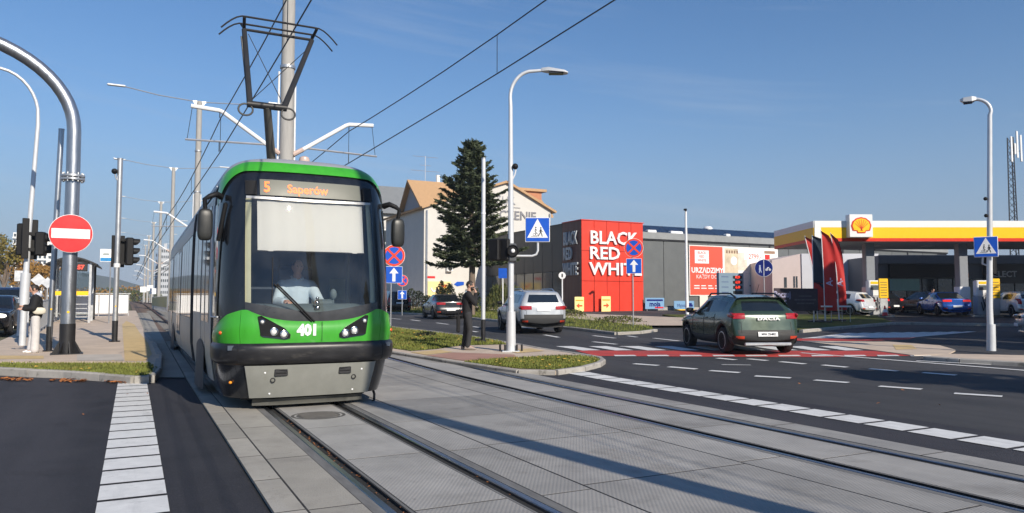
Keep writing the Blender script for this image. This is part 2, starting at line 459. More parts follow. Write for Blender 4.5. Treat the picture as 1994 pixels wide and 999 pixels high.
for k_ in ('slab', 'slab_plain'):
    stain(M[k_], (0.13, 0.12, 0.105), .8, .54, .72, .65)
    stain(M[k_], (0.40, 0.385, 0.36), 1.1, .54, .70, .5, (2.2, .25, 1))
    stain(M[k_], (0.10, 0.085, 0.07), 14, .66, .74, .7)
stain(M['paint'], (0.16, 0.16, 0.165), .9, .55, .75, .5, (2, .3, 1))
stain(M['paint_red'], (0.10, 0.06, 0.055), 1.2, .52, .7, .55, (2, .3, 1))
stain(M['kerb'], (0.13, 0.12, 0.10), 6, .56, .68, .7)
def wear_asphalt(m, tone, crack=1.0, tracks=True):
    """aggregate speckle, wheel-polished lanes, repair patches, cracks and oil stains"""
    nt = m.node_tree; b = nt.nodes['Principled BSDF']
    tcn = nt.nodes.new('ShaderNodeTexCoord'); src = tcn.outputs['Object']
    cur = b.inputs['Base Color'].links[0].from_socket
    def noise(sc, det=4, st=None, ro=.6):
        n = nt.nodes.new('ShaderNodeTexNoise'); n.inputs['Scale'].default_value = sc; n.inputs['Detail'].default_value = det; n.inputs['Roughness'].default_value = ro
        v = src
        if st:
            mp_ = nt.nodes.new('ShaderNodeMapping'); mp_.inputs['Scale'].default_value = st; mp_.inputs['Rotation'].default_value = (0, 0, R(8)); nt.links.new(src, mp_.inputs['Vector']); v = mp_.outputs['Vector']
        nt.links.new(v, n.inputs['Vector']); return n.outputs['Fac']
    def ramp(f, a, c, lo=0.0, hi=1.0):
        r = nt.nodes.new('ShaderNodeMapRange'); r.inputs['From Min'].default_value = a; r.inputs['From Max'].default_value = c; r.inputs['To Min'].default_value = lo; r.inputs['To Max'].default_value = hi
        nt.links.new(f, r.inputs['Value']); return r.outputs['Result']
    def mixc(f, c, mode='MIX'):
        nonlocal cur
        x = nt.nodes.new('ShaderNodeMixRGB'); x.blend_type = mode; x.inputs['Color2'].default_value = tuple(c) + (1,)
        nt.links.new(f, x.inputs['Fac']); nt.links.new(cur, x.inputs['Color1']); cur = x.outputs['Color']
    mixc(ramp(noise(.35, 5, (1.6, .12, 1)), .46, .68, 0, .8), tuple(t * 1.75 for t in tone))          # dusty, polished lanes
    mixc(ramp(noise(.9, 7, None, .7), .58, .70, 0, .6), tuple(t * .55 for t in tone))              # dark stains
    mixc(ramp(noise(140, 2), .60, .72, 0, .55), tuple(t * 3.2 for t in tone))                     # light aggregate
    mixc(ramp(noise(28, 3), .62, .70, 0, .35), tuple(t * 2.4 for t in tone))
    vo = nt.nodes.new('ShaderNodeTexVoronoi'); vo.feature = 'DISTANCE_TO_EDGE'; vo.inputs['Scale'].default_value = .22
    nd = nt.nodes.new('ShaderNodeTexNoise'); nd.inputs['Scale'].default_value = 1.4; nd.inputs['Detail'].default_value = 6
    nt.links.new(src, nd.inputs['Vector'])
    va = nt.nodes.new('ShaderNodeMixRGB'); va.inputs['Fac'].default_value = .28; nt.links.new(src, va.inputs['Color1']); nt.links.new(nd.outputs['Color'], va.inputs['Color2'])
    nt.links.new(va.outputs['Color'], vo.inputs['Vector'])
    gate = nt.nodes.new('ShaderNodeMath'); gate.operation = 'MULTIPLY'
    nt.links.new(ramp(vo.outputs['Distance'], 0.0, 0.0045, crack, 0), gate.inputs[0]); nt.links.new(ramp(noise(.3, 2), .5, .58), gate.inputs[1])
    mixc(gate.outputs[0], tuple(t * .3 for t in tone))
    nt.links.new(cur, b.inputs['Base Color'])
wear_asphalt(M['asphalt'], (0.046, 0.045, 0.047), 1.0)
wear_asphalt(M['asphalt_dark'], (0.036, 0.035, 0.040), 0.25)
# ------------------------------------------------------------------ ground, road, track bed
drape([(-3000, -1500), (3500, -1500), (3500, 5000), (-3000, 5000)], -0.06, 'ground', M['field'])
drape([(-80, -40), (130, -40), (130, 30), (45, 60), (32, 120), (42, 320), (24, 320), (12.4, 40), (6.97, 26), (6.97, 14), (0.86, 14), (0.86, 17), (-5.2, 26), (-6.0, 320), (-14, 320), (-14, 40), (-80, 30)], 0.0, 'road', M['asphalt'])
# fresh dark asphalt along both sides of the tram slabs
drape([(-9, -6), (0.86, -6), (0.86, 15.2), (-9, 15.2 + 6)], 0.004, 'new_asphalt', M['asphalt_dark'])
drape([(6.98, -6), (8.6, -6), (8.6, 13.9), (6.98, 15.5)], 0.004, 'new_asphalt', M['asphalt_dark'])
drape([(0.86, -8), (6.97, -8), (6.97, 26), (0.86, 26)], 0.005, 'track_base', M['groove'])
track = link('tram_track', None, kind='structure')
def flatslab(x0, x1, y0, y1, top, thick=0.12, ch=0.0015):
    mb = MB()
    z = lambda x, y: gz(x, y)
    rings = []
    for o, dz in ((0, top - thick), (0, top - ch), (ch, top)):
        rings.append([(x, y, z(x, y) + dz) for x, y in ((x0 + o, y0 + o), (x1 - o, y0 + o), (x1 - o, y1 - o), (x0 + o, y1 - o))])
    return mb.loft(rings, False, True)
RAILS = (1.60, 2.60, 5.48, 6.44)
cols = [(0.88, 1.085, 'slab_plain', 1.0, 0.3), (1.10, 1.475, 'slab_plain', 1.83, 0.95), (1.745, 2.455, 'slab', 1.83, 0.6), (2.725, 3.15, 'slab', 1.83, 0.55),
        (3.17, 4.85, 'slab', 1.80, 0.8), (4.87, 5.36, 'slab', 1.83, 0.75), (5.62, 6.30, 'slab', 1.83, 0.5), (6.58, 6.95, 'slab', 1.83, 0.2)]
for x0, x1, mk, ln, off in cols:
    drape([(x0 - .006, -4), (x1 + .006, -4), (x1 + .006, 25.8), (x0 - .006, 25.8)], 0.0288, 'joint_filler', M['joint'], parent=track)
    y = -3.0 + off
    while y < 25.5:
        j = random.uniform(-0.0006, 0.0006)
        flatslab(x0, x1, y + 0.011, y + ln - 0.011, 0.03 + j).build('concrete_slab', M[mk], track)
        y += ln
for i_, x in enumerate(RAILS):
    s_ = 1 if i_ % 2 == 0 else -1          # the flangeway lies on the inner side of each rail
    for p_, q_ in ((-.118, -.034), (.114, .138)):
        a, b = sorted((x + s_ * p_, x + s_ * q_))
        for k in range(5):
            y0 = -3 + k * 5.7
            flatslab(a, b, y0 + 0.002, y0 + 5.698, 0.0275, 0.1, 0.001).build('mortar_strip', M['mortar'], track)
    mb = MB()
    for i in range(48):
        y0, y1 = -3 + i * 0.6, -3 + (i + 1) * 0.6
        xa, xb, zt = x - 0.03, x + 0.03, 0.0295
        v = [(xx, yy, gz(xx, yy) + zz) for yy in (y0, y1) for xx, zz in ((xa, -0.02), (xa, zt - 0.006), (xa + 0.008, zt), (xb - 0.008, zt), (xb, zt - 0.006), (xb, -0.02))]
        mb.add(v, [(k, k + 6, k + 7, k + 1) for k in range(5)])
    mb.build('rail', M['rail'], track, 30)
    mb = MB(); lip = x + s_ * 0.106
    for i in range(16):
        y0, y1 = -3 + i * 1.8, -3 + (i + 1) * 1.8
        mb.add([(xx, yy, gz(xx, yy) + zz) for yy in (y0, y1) for xx, zz in ((lip - 0.006, 0.0), (lip - 0.006, 0.0285), (lip + 0.006, 0.0285), (lip + 0.006, 0.0))], [(0, 4, 5, 1), (1, 5, 6, 2), (2, 6, 7, 3)])
    mb.build('guard_lip', M['groove'], track)  # same near-black: painted shade on the groove wall
# manhole cover between the rails, in front of the tram
mc = MB(); c = G(620, 808, 0.034)
mc.lathe([(0.335, -0.03), (0.335, -0.004), (0.30, 0.0), (0.295, -0.006), (0.27, -0.006), (0.265, 0.0), (0.03, 0.0)], 32)
for k in range(-4, 5):
    mc.box(-0.22, 0.22, k * 0.05 - 0.008, k * 0.05 + 0.008, -0.002, 0.004)
mh = mc.build('manhole_cover', mat('cast_iron', (0.11, 0.105, 0.1), 0.6, metal=0.4, var=0.2), None, 30)
mh.location = c
mh['label'] = 'round iron manhole cover between the rails in front of the tram'; mh['category'] = 'manhole cover'
# ballasted track beyond the platform
drape([(0.2, 26), (7.2, 26), (6.0, 300), (-2.8, 300)], 0.01, 'ballast', M['ballast'], kind='stuff')
bt = link('far_track', None, kind='structure')
for x in RAILS:
    mb = MB()
    for i in range(30):
        y0, y1 = 25.6 + i * 9, 25.6 + (i + 1) * 9
        c0, c1 = -max(y0 - 23, 0) * 0.011, -max(y1 - 23, 0) * 0.011
        mb.add([(x + (c0 if q == 0 else c1) + dx, yy, gz(x, yy) + dz) for q, yy in ((0, y0), (1, y1)) for dx, dz in ((-.035, 0), (-.035, .14), (.035, .14), (.035, 0))], [(0, 4, 5, 1), (1, 5, 6, 2), (2, 6, 7, 3)])
    mb.build('rail', M['rail_rust'], bt)
for x in (2.1, 5.96):
    for i in range(60):
        y = 26.2 + i * 0.65
        flatslab(x - 0.9 - (y - 23) * .011, x + 0.9 - (y - 23) * .011, y, y + 0.24, 0.05, 0.1, 0.01).build('sleeper', M['mortar'], bt)
# ------------------------------------------------------------------ raised areas with kerbs
def kerb_line(name, pts, dz, w=0.15, h=0.13, ln=1.0, closed=False, out=None):
    """row of kerb stones along ground points (x, y); each stone is a part"""
    root = link(name, None, kind='structure')
    P = [Vector((p[0], p[1])) for p in pts]
    if closed: P.append(P[0])
    for a, b in zip(P[:-1], P[1:]):
        L = (b - a).length
        n = max(1, round(L / ln))
        d = (b - a) / L; nrm = Vector((-d.y, d.x))
        for i in range(n):
            s, e = a + d * (L * i / n + 0.006), a + d * (L * (i + 1) / n - 0.006)
            j = random.uniform(-0.006, 0.006)
            rings = []
            for o, z in ((0, dz - h - 0.05), (0, dz - 0.02 + j), (0.02, dz + j)):
                q = [s + nrm * (w / 2 - o), s - nrm * (w / 2 - o), e - nrm * (w / 2 - o), e + nrm * (w / 2 - o)]
                rings.append([(v.x, v.y, gz(v.x, v.y) + z) for v in q])
            MB().loft(rings, False, True).build('kerb_stone', M['kerb'], root)
    return root
PH = 0.14
# left: tram stop platform, grass strip and kerb
kp = GP([(-160, 710), (-40, 714), (60, 719), (130, 722), (200, 727), (262, 732)], PH) + GP([(292, 731), (306, 716), (310, 690), (300, 668), (282, 648)], PH)
plat = [(p[0], p[1]) for p in GP([(-200, 702), (0, 704), (150, 704), (288, 705)], PH)] + [kp[7], kp[8], kp[9], kp[10], (kp[10][0] - .3, 62), (-5.0, 62)] + GP([(20, 655), (-60, 690)], PH)
drape(plat, PH, 'platform', M['paving'], thick=0.25)
grs = [(p[0], p[1]) for p in GP([(-200, 704.0), (0, 706), (150, 706), (290, 706)], PH)] + [kp[7], kp[6], kp[5], kp[4], kp[3], kp[2], kp[1], kp[0]]
drape(grs, PH - 0.015, 'grass_verge', M['grass_soil'], thick=0.2)
kerb_line('kerb', kp, PH + 0.005)
tac = GP([(243, 703), (283, 703), (296, 690), (288, 668), (272, 648), (262, 632), (246, 625), (238, 632)], PH)
drape(tac, PH + 0.005, 'tactile_strip', M['tactile'])
drape(GP([(-150, 700), (85, 699), (85, 693), (-150, 692)], PH), PH + 0.005, 'tactile_strip', M['tactile'])
drape(GP([(150, 702.5), (242, 702.5), (236, 690), (150, 691)], PH), PH + 0.005, 'paving_band', mat('pale_paving', (0.46, 0.42, 0.37), 0.9, var=0.12, scale=2), )
drape([(0.0, 15.9), (0.862, 15.3), (0.862, 60), (-1.2, 60)], 0.022, 'concrete_strip', M['slab_plain'])
# right: traffic island between the tracks and the carriageway
IH = 0.095
isl = GP([(700, 668), (758, 683), (830, 694), (905, 706), (1010, 720), (1082, 721), (1135, 714), (1165, 706), (1174, 700), (1168, 695), (1140, 690), (1050, 677), (985, 665), (925, 655), (860, 647), (800, 640), (752, 634), (700, 628)], IH)
drape(isl, IH - 0.012, 'traffic_island', M['paving'], thick=0.2)
kerb_line('kerb', isl[1:17], IH + 0.005, w=0.13)
drape(GP([(903, 704), (1010, 717), (1080, 719), (1132, 712), (1160, 705), (1168, 700), (1160, 695.5), (1130, 692), (1085, 692), (1010, 696), (940, 700)], IH), IH - 0.004, 'island_grass', M['grass_soil'])
drape(GP([(700, 664), (758, 677), (800, 683), (850, 679), (900, 672), (985, 670), (975, 665), (925, 657), (860, 649), (800, 642), (752, 636), (700, 630)], IH), IH - 0.004, 'island_grass', M['grass_soil'])
drape(GP([(800, 685.5), (858, 681), (882, 685), (830, 690.5)], IH), IH - 0.003, 'tactile_strip', M['tactile'])
drape(GP([(830, 692), (884, 686), (1000, 690), (1008, 695), (905, 702)], IH), IH - 0.003, 'red_paving', M['redpave'])
drape(GP([(975, 681), (1035, 678), (1060, 683), (1008, 687)], IH), IH - 0.003, 'tactile_strip', M['tactile'])
# right: far verge with footpath beyond the carriageway
drape(GP([(600, 605), (760, 607), (850, 611), (950, 620), (1110, 636), (1200, 646), (1275, 641), (1262, 634), (1180, 622), (1110, 612), (1000, 602), (860, 598), (600, 596)], 0.1), 0.1, 'far_verge', M['grass_soil'], thick=0.2)
drape(GP([(620, 599), (860, 600), (1000, 605), (1110, 619), (1250, 634), (1262, 634), (1420, 634), (1420, 622), (1110, 610), (1000, 598), (860, 596), (620, 595)], 0.1), 0.106, 'footpath', M['paving'])
kerb_line('kerb', GP([(600, 605.6), (760, 607.6), (850, 611.8), (950, 621), (1110, 637), (1200, 647), (1245, 645), (1277, 641)], 0.1), 0.11, ln=1.5)
# right: pavement corner with tactile patch, lamp island with kerb and leaves
rp = GP([(1560, 662), (1700, 664), (1730, 664), (1830, 671), (1862, 680), (1845, 688), (1780, 690), (1700, 680)], 0.05)
drape(rp, 0.03, 'pavement', M['paving'], thick=0.1)
drape(GP([(1738, 670), (1775, 670.5), (1786, 678), (1745, 680)], 0.05), 0.036, 'tactile_strip', M['tactile'])
ri = GP([(1800, 693), (1850, 688), (2100, 693), (2400, 700), (2400, 730), (2100, 712), (1994, 705), (1870, 698)], 0.1)
drape(ri, 0.09, 'pavement', M['paving'], thick=0.2)
kerb_line('kerb', [ri[0], ri[7], ri[6], ri[5], ri[4]], 0.1)
# ------------------------------------------------------------------ painted road markings (parts of one marking group per place)
def strip(parent, pts, m, dz=0.010, name='road_marking'):
    return drape(GP(pts), dz, name, M[m], parent=parent, kind='structure')
def wstrip(parent, x0, x1, y0, y1, m, dz=0.010, name='road_marking'):
    return drape([(x0, y0), (x1, y0), (x1, y1), (x0, y1)], dz, name, M[m], parent=parent, kind='structure')
gl = link('guide_line', None, kind='structure')
y = 2.5
while y < 15.8:
    wstrip(gl, -0.24 + 0.004 * (13 - y), 0.22 + 0.004 * (13 - y), y, y + 0.48, 'paint', 0.012, 'marking_block')
    y += 0.54
y = 1.6
while y < 13.3:
    wstrip(gl, 7.72, 8.2, y, y + 0.50, 'paint', 0.012, 'marking_block')
    y += 0.56
xing = link('crossing', None, kind='structure')
strip(xing, [(1120, 683), (1300, 683.6), (1560, 683.6), (1780, 683.6), (1840, 692), (1600, 696), (1350, 695), (1160, 693.5)], 'paint_red', 0.008, 'cycle_lane')
for x in range(0, 11):      # long white bars of the zebra
    a = 1082 + x * 64
    strip(xing, [(a, 675.0), (a + 34, 674.6), (a + 88, 682.6), (a + 52, 683.2)], 'paint', 0.012, 'zebra_bar')
strip(xing, [(1010, 679), (1042, 677.5), (1108, 686.5), (1078, 688)], 'paint', 0.012, 'zebra_bar')
for a in range(1195, 1840, 64):
    strip(xing, [(a, 692.2), (a + 40, 692.0), (a + 45, 694.3), (a + 3, 694.6)], 'paint', 0.013, 'marking_block')
lanes = link('lane_marking', None, kind='structure')
def dash(x0, y0, x1, y1, w=1.0, m='paint'):
    """painted dash from pixel (x0,y0) to (x1,y1); w scales the 12 cm width"""
    a, b = G(x0, y0), G(x1, y1)
    d = Vector((b.x - a.x, b.y - a.y)).normalized(); n = Vector((-d.y, d.x)) * 0.065 * w
    drape([(a.x + n.x, a.y + n.y), (b.x + n.x, b.y + n.y), (b.x - n.x, b.y - n.y), (a.x - n.x, a.y - n.y)], 0.011, 'lane_dash', M[m], parent=lanes, kind='structure')
for q in [(1234, 709, 1282, 712.5), (1302, 715, 1356, 719.5), (1382, 722.5, 1440, 726.5), (1470, 733, 1540, 737), (1586, 741, 1652, 746), (1712, 753, 1795, 759), (1858, 767, 1952, 773),
          (1397, 698, 1432, 701.5), (1457, 699.5, 1494, 703), (1519, 705, 1568, 709.5), (1602, 711.5, 1650, 716), (1693, 719, 1748, 723.5), (1797, 726.5, 1862, 731.5)]:
    dash(*q, w=1.5)
dash(1640, 694, 1994, 722, 1.2); dash(1784, 703, 1930, 711, 1.0); dash(1994, 722, 2300, 745, 1.2)
dash(1640, 694, 1560, 687.5, 1.0)
for q in [(1155, 654, 1198, 659), (1222, 654.5, 1240, 657), (1273, 659, 1322, 664.5), (1060, 652.5, 1088, 657.5), (1155, 666, 1200, 671), (1208, 675, 1240, 677), (1010, 636, 1040, 640.5), (850, 629, 873, 632), (800, 623, 818, 625.5), (762, 620.3, 780, 622), (905, 643, 930, 647), (920, 636, 932, 638)]:
    dash(*q, w=1.3)
dash(1405, 711, 1462, 711.6, 0.8, 'paint_worn')
hatch = link('hatched_marking', None, kind='structure')
for k in range(9):
    a = 1560 + k * 24
    strip(hatch, [(a, 659.5 - k * .2), (a + 26, 659 - k * .2), (a + 110 + k * 5, 649 - k * .35), (a + 92 + k * 5, 648.6 - k * .35)], 'paint', 0.010, 'zebra_bar')
strip(hatch, [(1440, 655), (1560, 659.5), (1700, 660), (1790, 655), (1770, 661), (1700, 664), (1560, 664)], 'paint_red', 0.007, 'cycle_lane')
# kerb of painted stones at the filling station
kst = GP([(1560, 643), (1640, 636), (1742, 628)], 0.1)
kerb_line('kerb', kst, 0.12, ln=1.2)
kerb_line('kerb', GP([(1742, 628), (1994, 631.5), (2200, 634)], 0.1), 0.12, ln=1.5)
sq = GP([(1290, 612), (1420, 634), (1500, 639), (1560, 643), (1640, 636), (1742, 628), (1700, 612)], 0.1)
drape(sq, 0.09, 'station_lawn', M['grass_soil'], thick=0.2)
# ------------------------------------------------------------------ tram
TX, TY, TL, NB, NN = 2.145, 10.06, 17.0, 0.92, 3.7
PROF = [(0.10, 1.06, .20), (.16, 1.09, .15), (.40, 1.14, .07), (.58, 1.165, .03), (.75, 1.18, 0), (.92, 1.18, 0), (1.30, 1.18, .0), (1.7, 1.18, .06), (2.2, 1.175, .16), (2.85, 1.16, .29), (3.08, 1.135, .36), (3.22, 1.09, .43), (3.34, 1.01, .53), (3.43, .88, .68), (3.48, .68, .88), (3.50, .40, 1.1), (3.505, .02, 1.25)]
def prof(z):
    if z <= PROF[0][0]: return PROF[0][1:]
    for i in range(len(PROF) - 1):
        a, b = PROF[i], PROF[i + 1]
        if z <= b[0]:
            t = (z - a[0]) / (b[0] - a[0])
            p, q = PROF[max(i - 1, 0)], PROF[min(i + 2, len(PROF) - 1)]
            r = []
            for k in (1, 2):
                h = b[0] - a[0]
                m0 = (b[k] - p[k]) / max(b[0] - p[0], 1e-6) * h; m1 = (q[k] - a[k]) / max(q[0] - a[0], 1e-6) * h
                t2, t3 = t * t, t * t * t
                r.append((2 * t3 - 3 * t2 + 1) * a[k] + (t3 - 2 * t2 + t) * m0 + (-2 * t3 + 3 * t2) * b[k] + (t3 - t2) * m1)
            return r
    return PROF[-1][1:]
def noseY(xr):
    xr = min(abs(xr), 1.0)
    return NB * (1 - (1 - xr ** NN) ** (1 / NN))
def Su(u, z, off=0.0):
    """u in [-2,2]: nose for |u|<1, straight side beyond"""
    hw, sb = prof(z)
    hw += off
    s = 1 if u >= 0 else -1
    a = abs(u)
    if a <= 1:
        q = math.sin(a * math.pi / 2) ** (2 / NN)
        return Vector((s * hw * q, sb + NB * (1 - math.cos(a * math.pi / 2) ** (2 / NN)) - off, z))
    return Vector((s * hw, sb + NB + (a - 1) * (TL - NB - sb), z))
def Sx(x, z, off=0.0):
    hw, sb = prof(z)
    return Vector((x, sb + noseY(x / (hw + off)) - off, z))
def Sy(y, z, sgn, off=0.0):
    hw, sb = prof(z)
    yy = (y - sb) / NB
    if yy >= 1: return Vector((sgn * (hw + off), y, z))
    yy = max(yy, 0.0)
    return Vector((sgn * (hw + off) * (1 - (1 - yy) ** NN) ** (1 / NN), y, z))
tg = mat('tram_green', (0.046, 0.335, 0.026), 0.32, var=0.10, scale=4, coat=0.25, dirt=((0.055, 0.22, 0.03), 0.6, 5), stretch=(2.5, 2.5, .8))
tgrey = mat('tram_roof_grey', (0.30, 0.31, 0.33), 0.4, var=0.08, scale=3, dirt=((0.25, 0.25, 0.25), 0.62, 4))
twhite = mat('tram_side_panel', (0.44, 0.42, 0.37), 0.42, var=0.10, scale=2, coat=0.08, dirt=((0.16, 0.14, 0.11), 0.6, 2.5))
tblack = mat('tram_black_mask', (0.012, 0.014, 0.018), 0.20, var=0.25, scale=4, coat=0.35, dirt=((0.05, 0.05, 0.05), 0.6, 3), stretch=(2.5, 2.5, .5))
tbump = mat('tram_bumper_rubber', (0.014, 0.014, 0.016), 0.38, var=0.35, scale=6, dirt=((0.075, 0.07, 0.062), 0.55, 3.5), stretch=(1.2, 1, 3))
tapron = mat('tram_apron_grey', (0.225, 0.228, 0.205), 0.38, var=0.08, scale=5, dirt=((0.19, 0.185, 0.15), 0.6, 6))
tdash = mat('dashboard', (0.11, 0.145, 0.155), 0.7, var=0.15)
glassm = clear_glass('windscreen_glass', (0.88, 0.89, 0.88), 0.01, 0.03, 0.03)
sideg = mat('tinted_window', (0.016, 0.02, 0.022), 0.05, var=0.0, spec=0.8)
blindm = mat('blind_fabric', (0.58, 0.58, 0.57), 0.95, var=0.02, scale=3)
cream = mat('cream_trim', (0.52, 0.52, 0.36), 0.6, var=0.06)
indark = mat('cab_interior', (0.05, 0.07, 0.10), 0.7, var=0.3, scale=3)
ledm = mat('led_amber', (0.9, 0.12, 0.02), 0.5, var=0, emit=(1.0, 0.17, 0.03), es=1.6)
tram = thing('tram', 'green and grey city tram with number 401 on its front and a raised pantograph', 'tram', (TX, TY, 0.03))
def bands(us, z0, z1, nz, off=0.0):
    mb = MB()
    mb.grid(lambda a, b: Su(us[min(int(round(a * (len(us) - 1))), len(us) - 1)], z0 + (z1 - z0) * b, off), len(us) - 1, nz)
    return mb
U = [-2, -1.75, -1.5, -1.25, -1.0] + [-1 + i * 0.05 for i in range(1, 40)] + [1.0, 1.25, 1.5, 1.75, 2]
uw = 0.40          # windscreen half width in u
UL = [u for u in U if u < -uw - 1e-6] + [-uw]
shell = MB()
for us, z0, z1, n in ((U, .16, 1.20, 14), (UL, 1.20, 2.86, 14), ([-u for u in UL][::-1], 1.20, 2.86, 14), (U, 2.86, 3.505, 16)):
    shell.grid(lambda a, b, us=us, z0=z0, z1=z1: Su(us[int(round(a * (len(us) - 1)))], z0 + (z1 - z0) * b, -0.012), len(us) - 1, n)
# rear wall
shell.loft([[tuple(Su(s, z, -0.012)) for z in (.16, .6, 1.3, 2.2, 2.9, 3.1, 3.25, 3.4)] for s in (-2, 2)], closed=False)
shell.build('body_shell', tblack, tram, 40)
# roof skin and the green arch over the front
zr = lambda u: 3.365 - 0.33 * max(0, (abs(u) - 0.50) / 0.5) ** 1.5 if abs(u) < 1 else 3.365 - 0.33
mb = MB(); mb.grid(lambda a, b: Su(-2 + 4 * a, zr(-2 + 4 * a) + (3.505 - zr(-2 + 4 * a)) * b, 0.004), 110, 10)
mb.build('roof', tgrey, tram, 40)
zg0 = lambda u: 3.22 - 0.02 * abs(u) - 0.46 * max(0, (abs(u) - 0.42) / 0.5) ** 1.7
mb = MB()
mb.grid(lambda a, b: Su(-0.93 + 1.86 * a, zg0(-0.93 + 1.86 * a) + (zr(-0.93 + 1.86 * a) + 0.002 - zg0(-0.93 + 1.86 * a)) * b, 0.010), 70, 6)
mb.build('roof_band', tg, tram, 40)
# destination display
dsp = MB(); dsp.grid(lambda a, b: Sx(-0.69 + 1.38 * a, 2.865 + 0.225 * b, 0.014), 24, 4)
dsp.grid(lambda a, b: Sx(-0.69 + 1.38 * a, 2.865 + 0.225 * b, 0.0), 24, 4, True)
dpl = dsp.build('destination_display', mat('display_panel', (0.13, 0.135, 0.11), 0.45, var=0.05), tram, 40)
def on_front(s, size, x, z, m, parent, bold=0.0, sx=1.0, off=0.02, name='lettering'):
    me = text_mesh(s, size, 0.002, bold).copy(); me.materials.clear(); me.materials.append(m)
    for v in me.vertices:
        p = Sx(x + v.co.x * sx, z + v.co.y, off + v.co.z); v.co = p
    return link(name, me, parent)
on_front('5', 0.21, -0.60, 2.975, ledm, dpl, 0.004, 0.85)
on_front('Saper\u00f3w', 0.165, -0.06, 2.965, ledm, dpl, 0.002, 0.95)
for s in (-1, 1):
    k = MB(); k.grid(lambda a, b: Sx(s * 0.80 + 0.09 * (a - .5) * 1.6, 2.87 + 0.2 * b, 0.012), 5, 3); k.build('marker_panel', M['blackplastic'], dpl, 40)
k = MB(); k.grid(lambda a, b: Sx(-0.86 + 1.70 * a, 2.815 - 0.015 * math.sin(math.pi * a) + 0.036 * b, 0.010), 30, 2); k.build('trim_strip', mat('silver_trim', (0.42, 0.42, 0.41), 0.4, metal=0.3, var=0.4, scale=9), tram, 40)
# windscreen, surround and interior
xw = lambda z: prof(z)[0] * math.sin(uw * math.pi / 2) ** (2 / NN)
zwb = lambda x: 1.255 + 0.14 * (abs(x) / 0.85) ** 1.3
ws = MB(); ws.grid(lambda a, b: Sx((-1 + 2 * a) * (xw(2.0) - 0.02), zwb((-1 + 2 * a) * 0.85) + (2.86 - zwb((-1 + 2 * a) * 0.85)) * b, 0.004), 28, 14)
ws.build('windscreen', glassm, tram, 60)
fr = MB(); fr.grid(lambda a, b: Sx((-1 + 2 * a) * (xw(2.0) + 0.0), 1.14 + (zwb((-1 + 2 * a) * 0.85) + 0.03 - 1.14) * b, 0.010), 28, 4)
fr.build('lower_mask', mat('mask_dark_grey', (0.030, 0.031, 0.034), 0.3, var=0.25, scale=5, coat=0.2), tram, 40)
for s in (-1, 1):
    mb = MB(); mb.grid(lambda a, b: Sx(s * (xw(1.3 + 1.56 * b) - 0.085 + 0.075 * a), 1.34 + 1.5 * b, -0.05), 2, 14); mb.grid(lambda a, b: Sx(s * (xw(1.3 + 1.56 * b) - 0.085 + 0.075 * a), 1.34 + 1.5 * b, -0.06), 2, 14, True)
    mb.build('curtain_strip', cream, tram)
mb = MB(); mb.grid(lambda a, b: Sx(-0.72 + 1.44 * a + 0.0, 2.10 + 0.70 * b, -0.035 - 0.004 * math.sin(a * 40)), 60, 6); mb.build('sun_blind', blindm, tram, 60)
mb = MB(); mb.tube([Sx(-0.73, 2.10, -.035), Sx(-.4, 2.10, -.035), Sx(0, 2.10, -.035), Sx(.4, 2.10, -.035), Sx(0.73, 2.10, -.035)], 0.012, 8); mb.build('blind_rail', M['blackplastic'], tram, 40)
cab = MB()
cab.box(-1.08, 1.08, 0.1, 3.0, .80, .86); cab.box(-1.12, -1.08, 1.3, 3.0, .86, 2.9)
cab.box(-1.08, 1.08, 2.35, 2.39, .86, 3.0)
cab.build('cab_floor', indark, tram)
cabw = MB(); cabw.box(0.42, 1.02, 2.30, 2.345, .9, 2.9); cabw.build('cab_door', mat('cab_door_pale', (0.30, 0.33, 0.27), 0.6, var=0.08), tram)
MB().box(0.72, 0.98, 2.27, 2.298, 1.45, 1.80).build('cab_panel', mat('cream_panel', (0.66, 0.62, 0.32), 0.6), tram)
MB().cyl((.96, 2.0, .9), (.96, 2.0, 2.9), .02).build('grab_pole', cream, tram, 40)
db = MB(); db.grid(lambda a, b: Sx(-0.84 + 1.68 * a, 1.30, -0.03 - b * 0.5) + Vector((0, 0, 0.13 * math.sin(b * 2.2) - .03)), 20, 8); db.build('dashboard', tdash, tram, 60)
db = MB(); db.bbox(.12, .36, .45, .62, 1.3, 1.46, .03); db.ell((.36, .5, 1.53), (.05, .05, .08)); db.tube([(.36, .5, 1.36), (.36, .5, 1.5)], .015); db.build('console', tdash, tram, 40)
st = MB(); st.bbox(-.32, .22, 1.22, 1.36, 1.1, 1.95, .05); st.bbox(-.33, .23, .85, 1.3, 1.0, 1.13, .05); st.build('driver_seat', indark, tram, 40)
orn = MB()
for zz, rr in ((1.34, .035), (1.41, .03), (1.47, .022)): orn.ell(Sx(.05, zz, -.08), (rr, rr * .6, rr * 1.1), 10, 6)
orn.build('windscreen_mascot', M['chrome'], tram, 60)
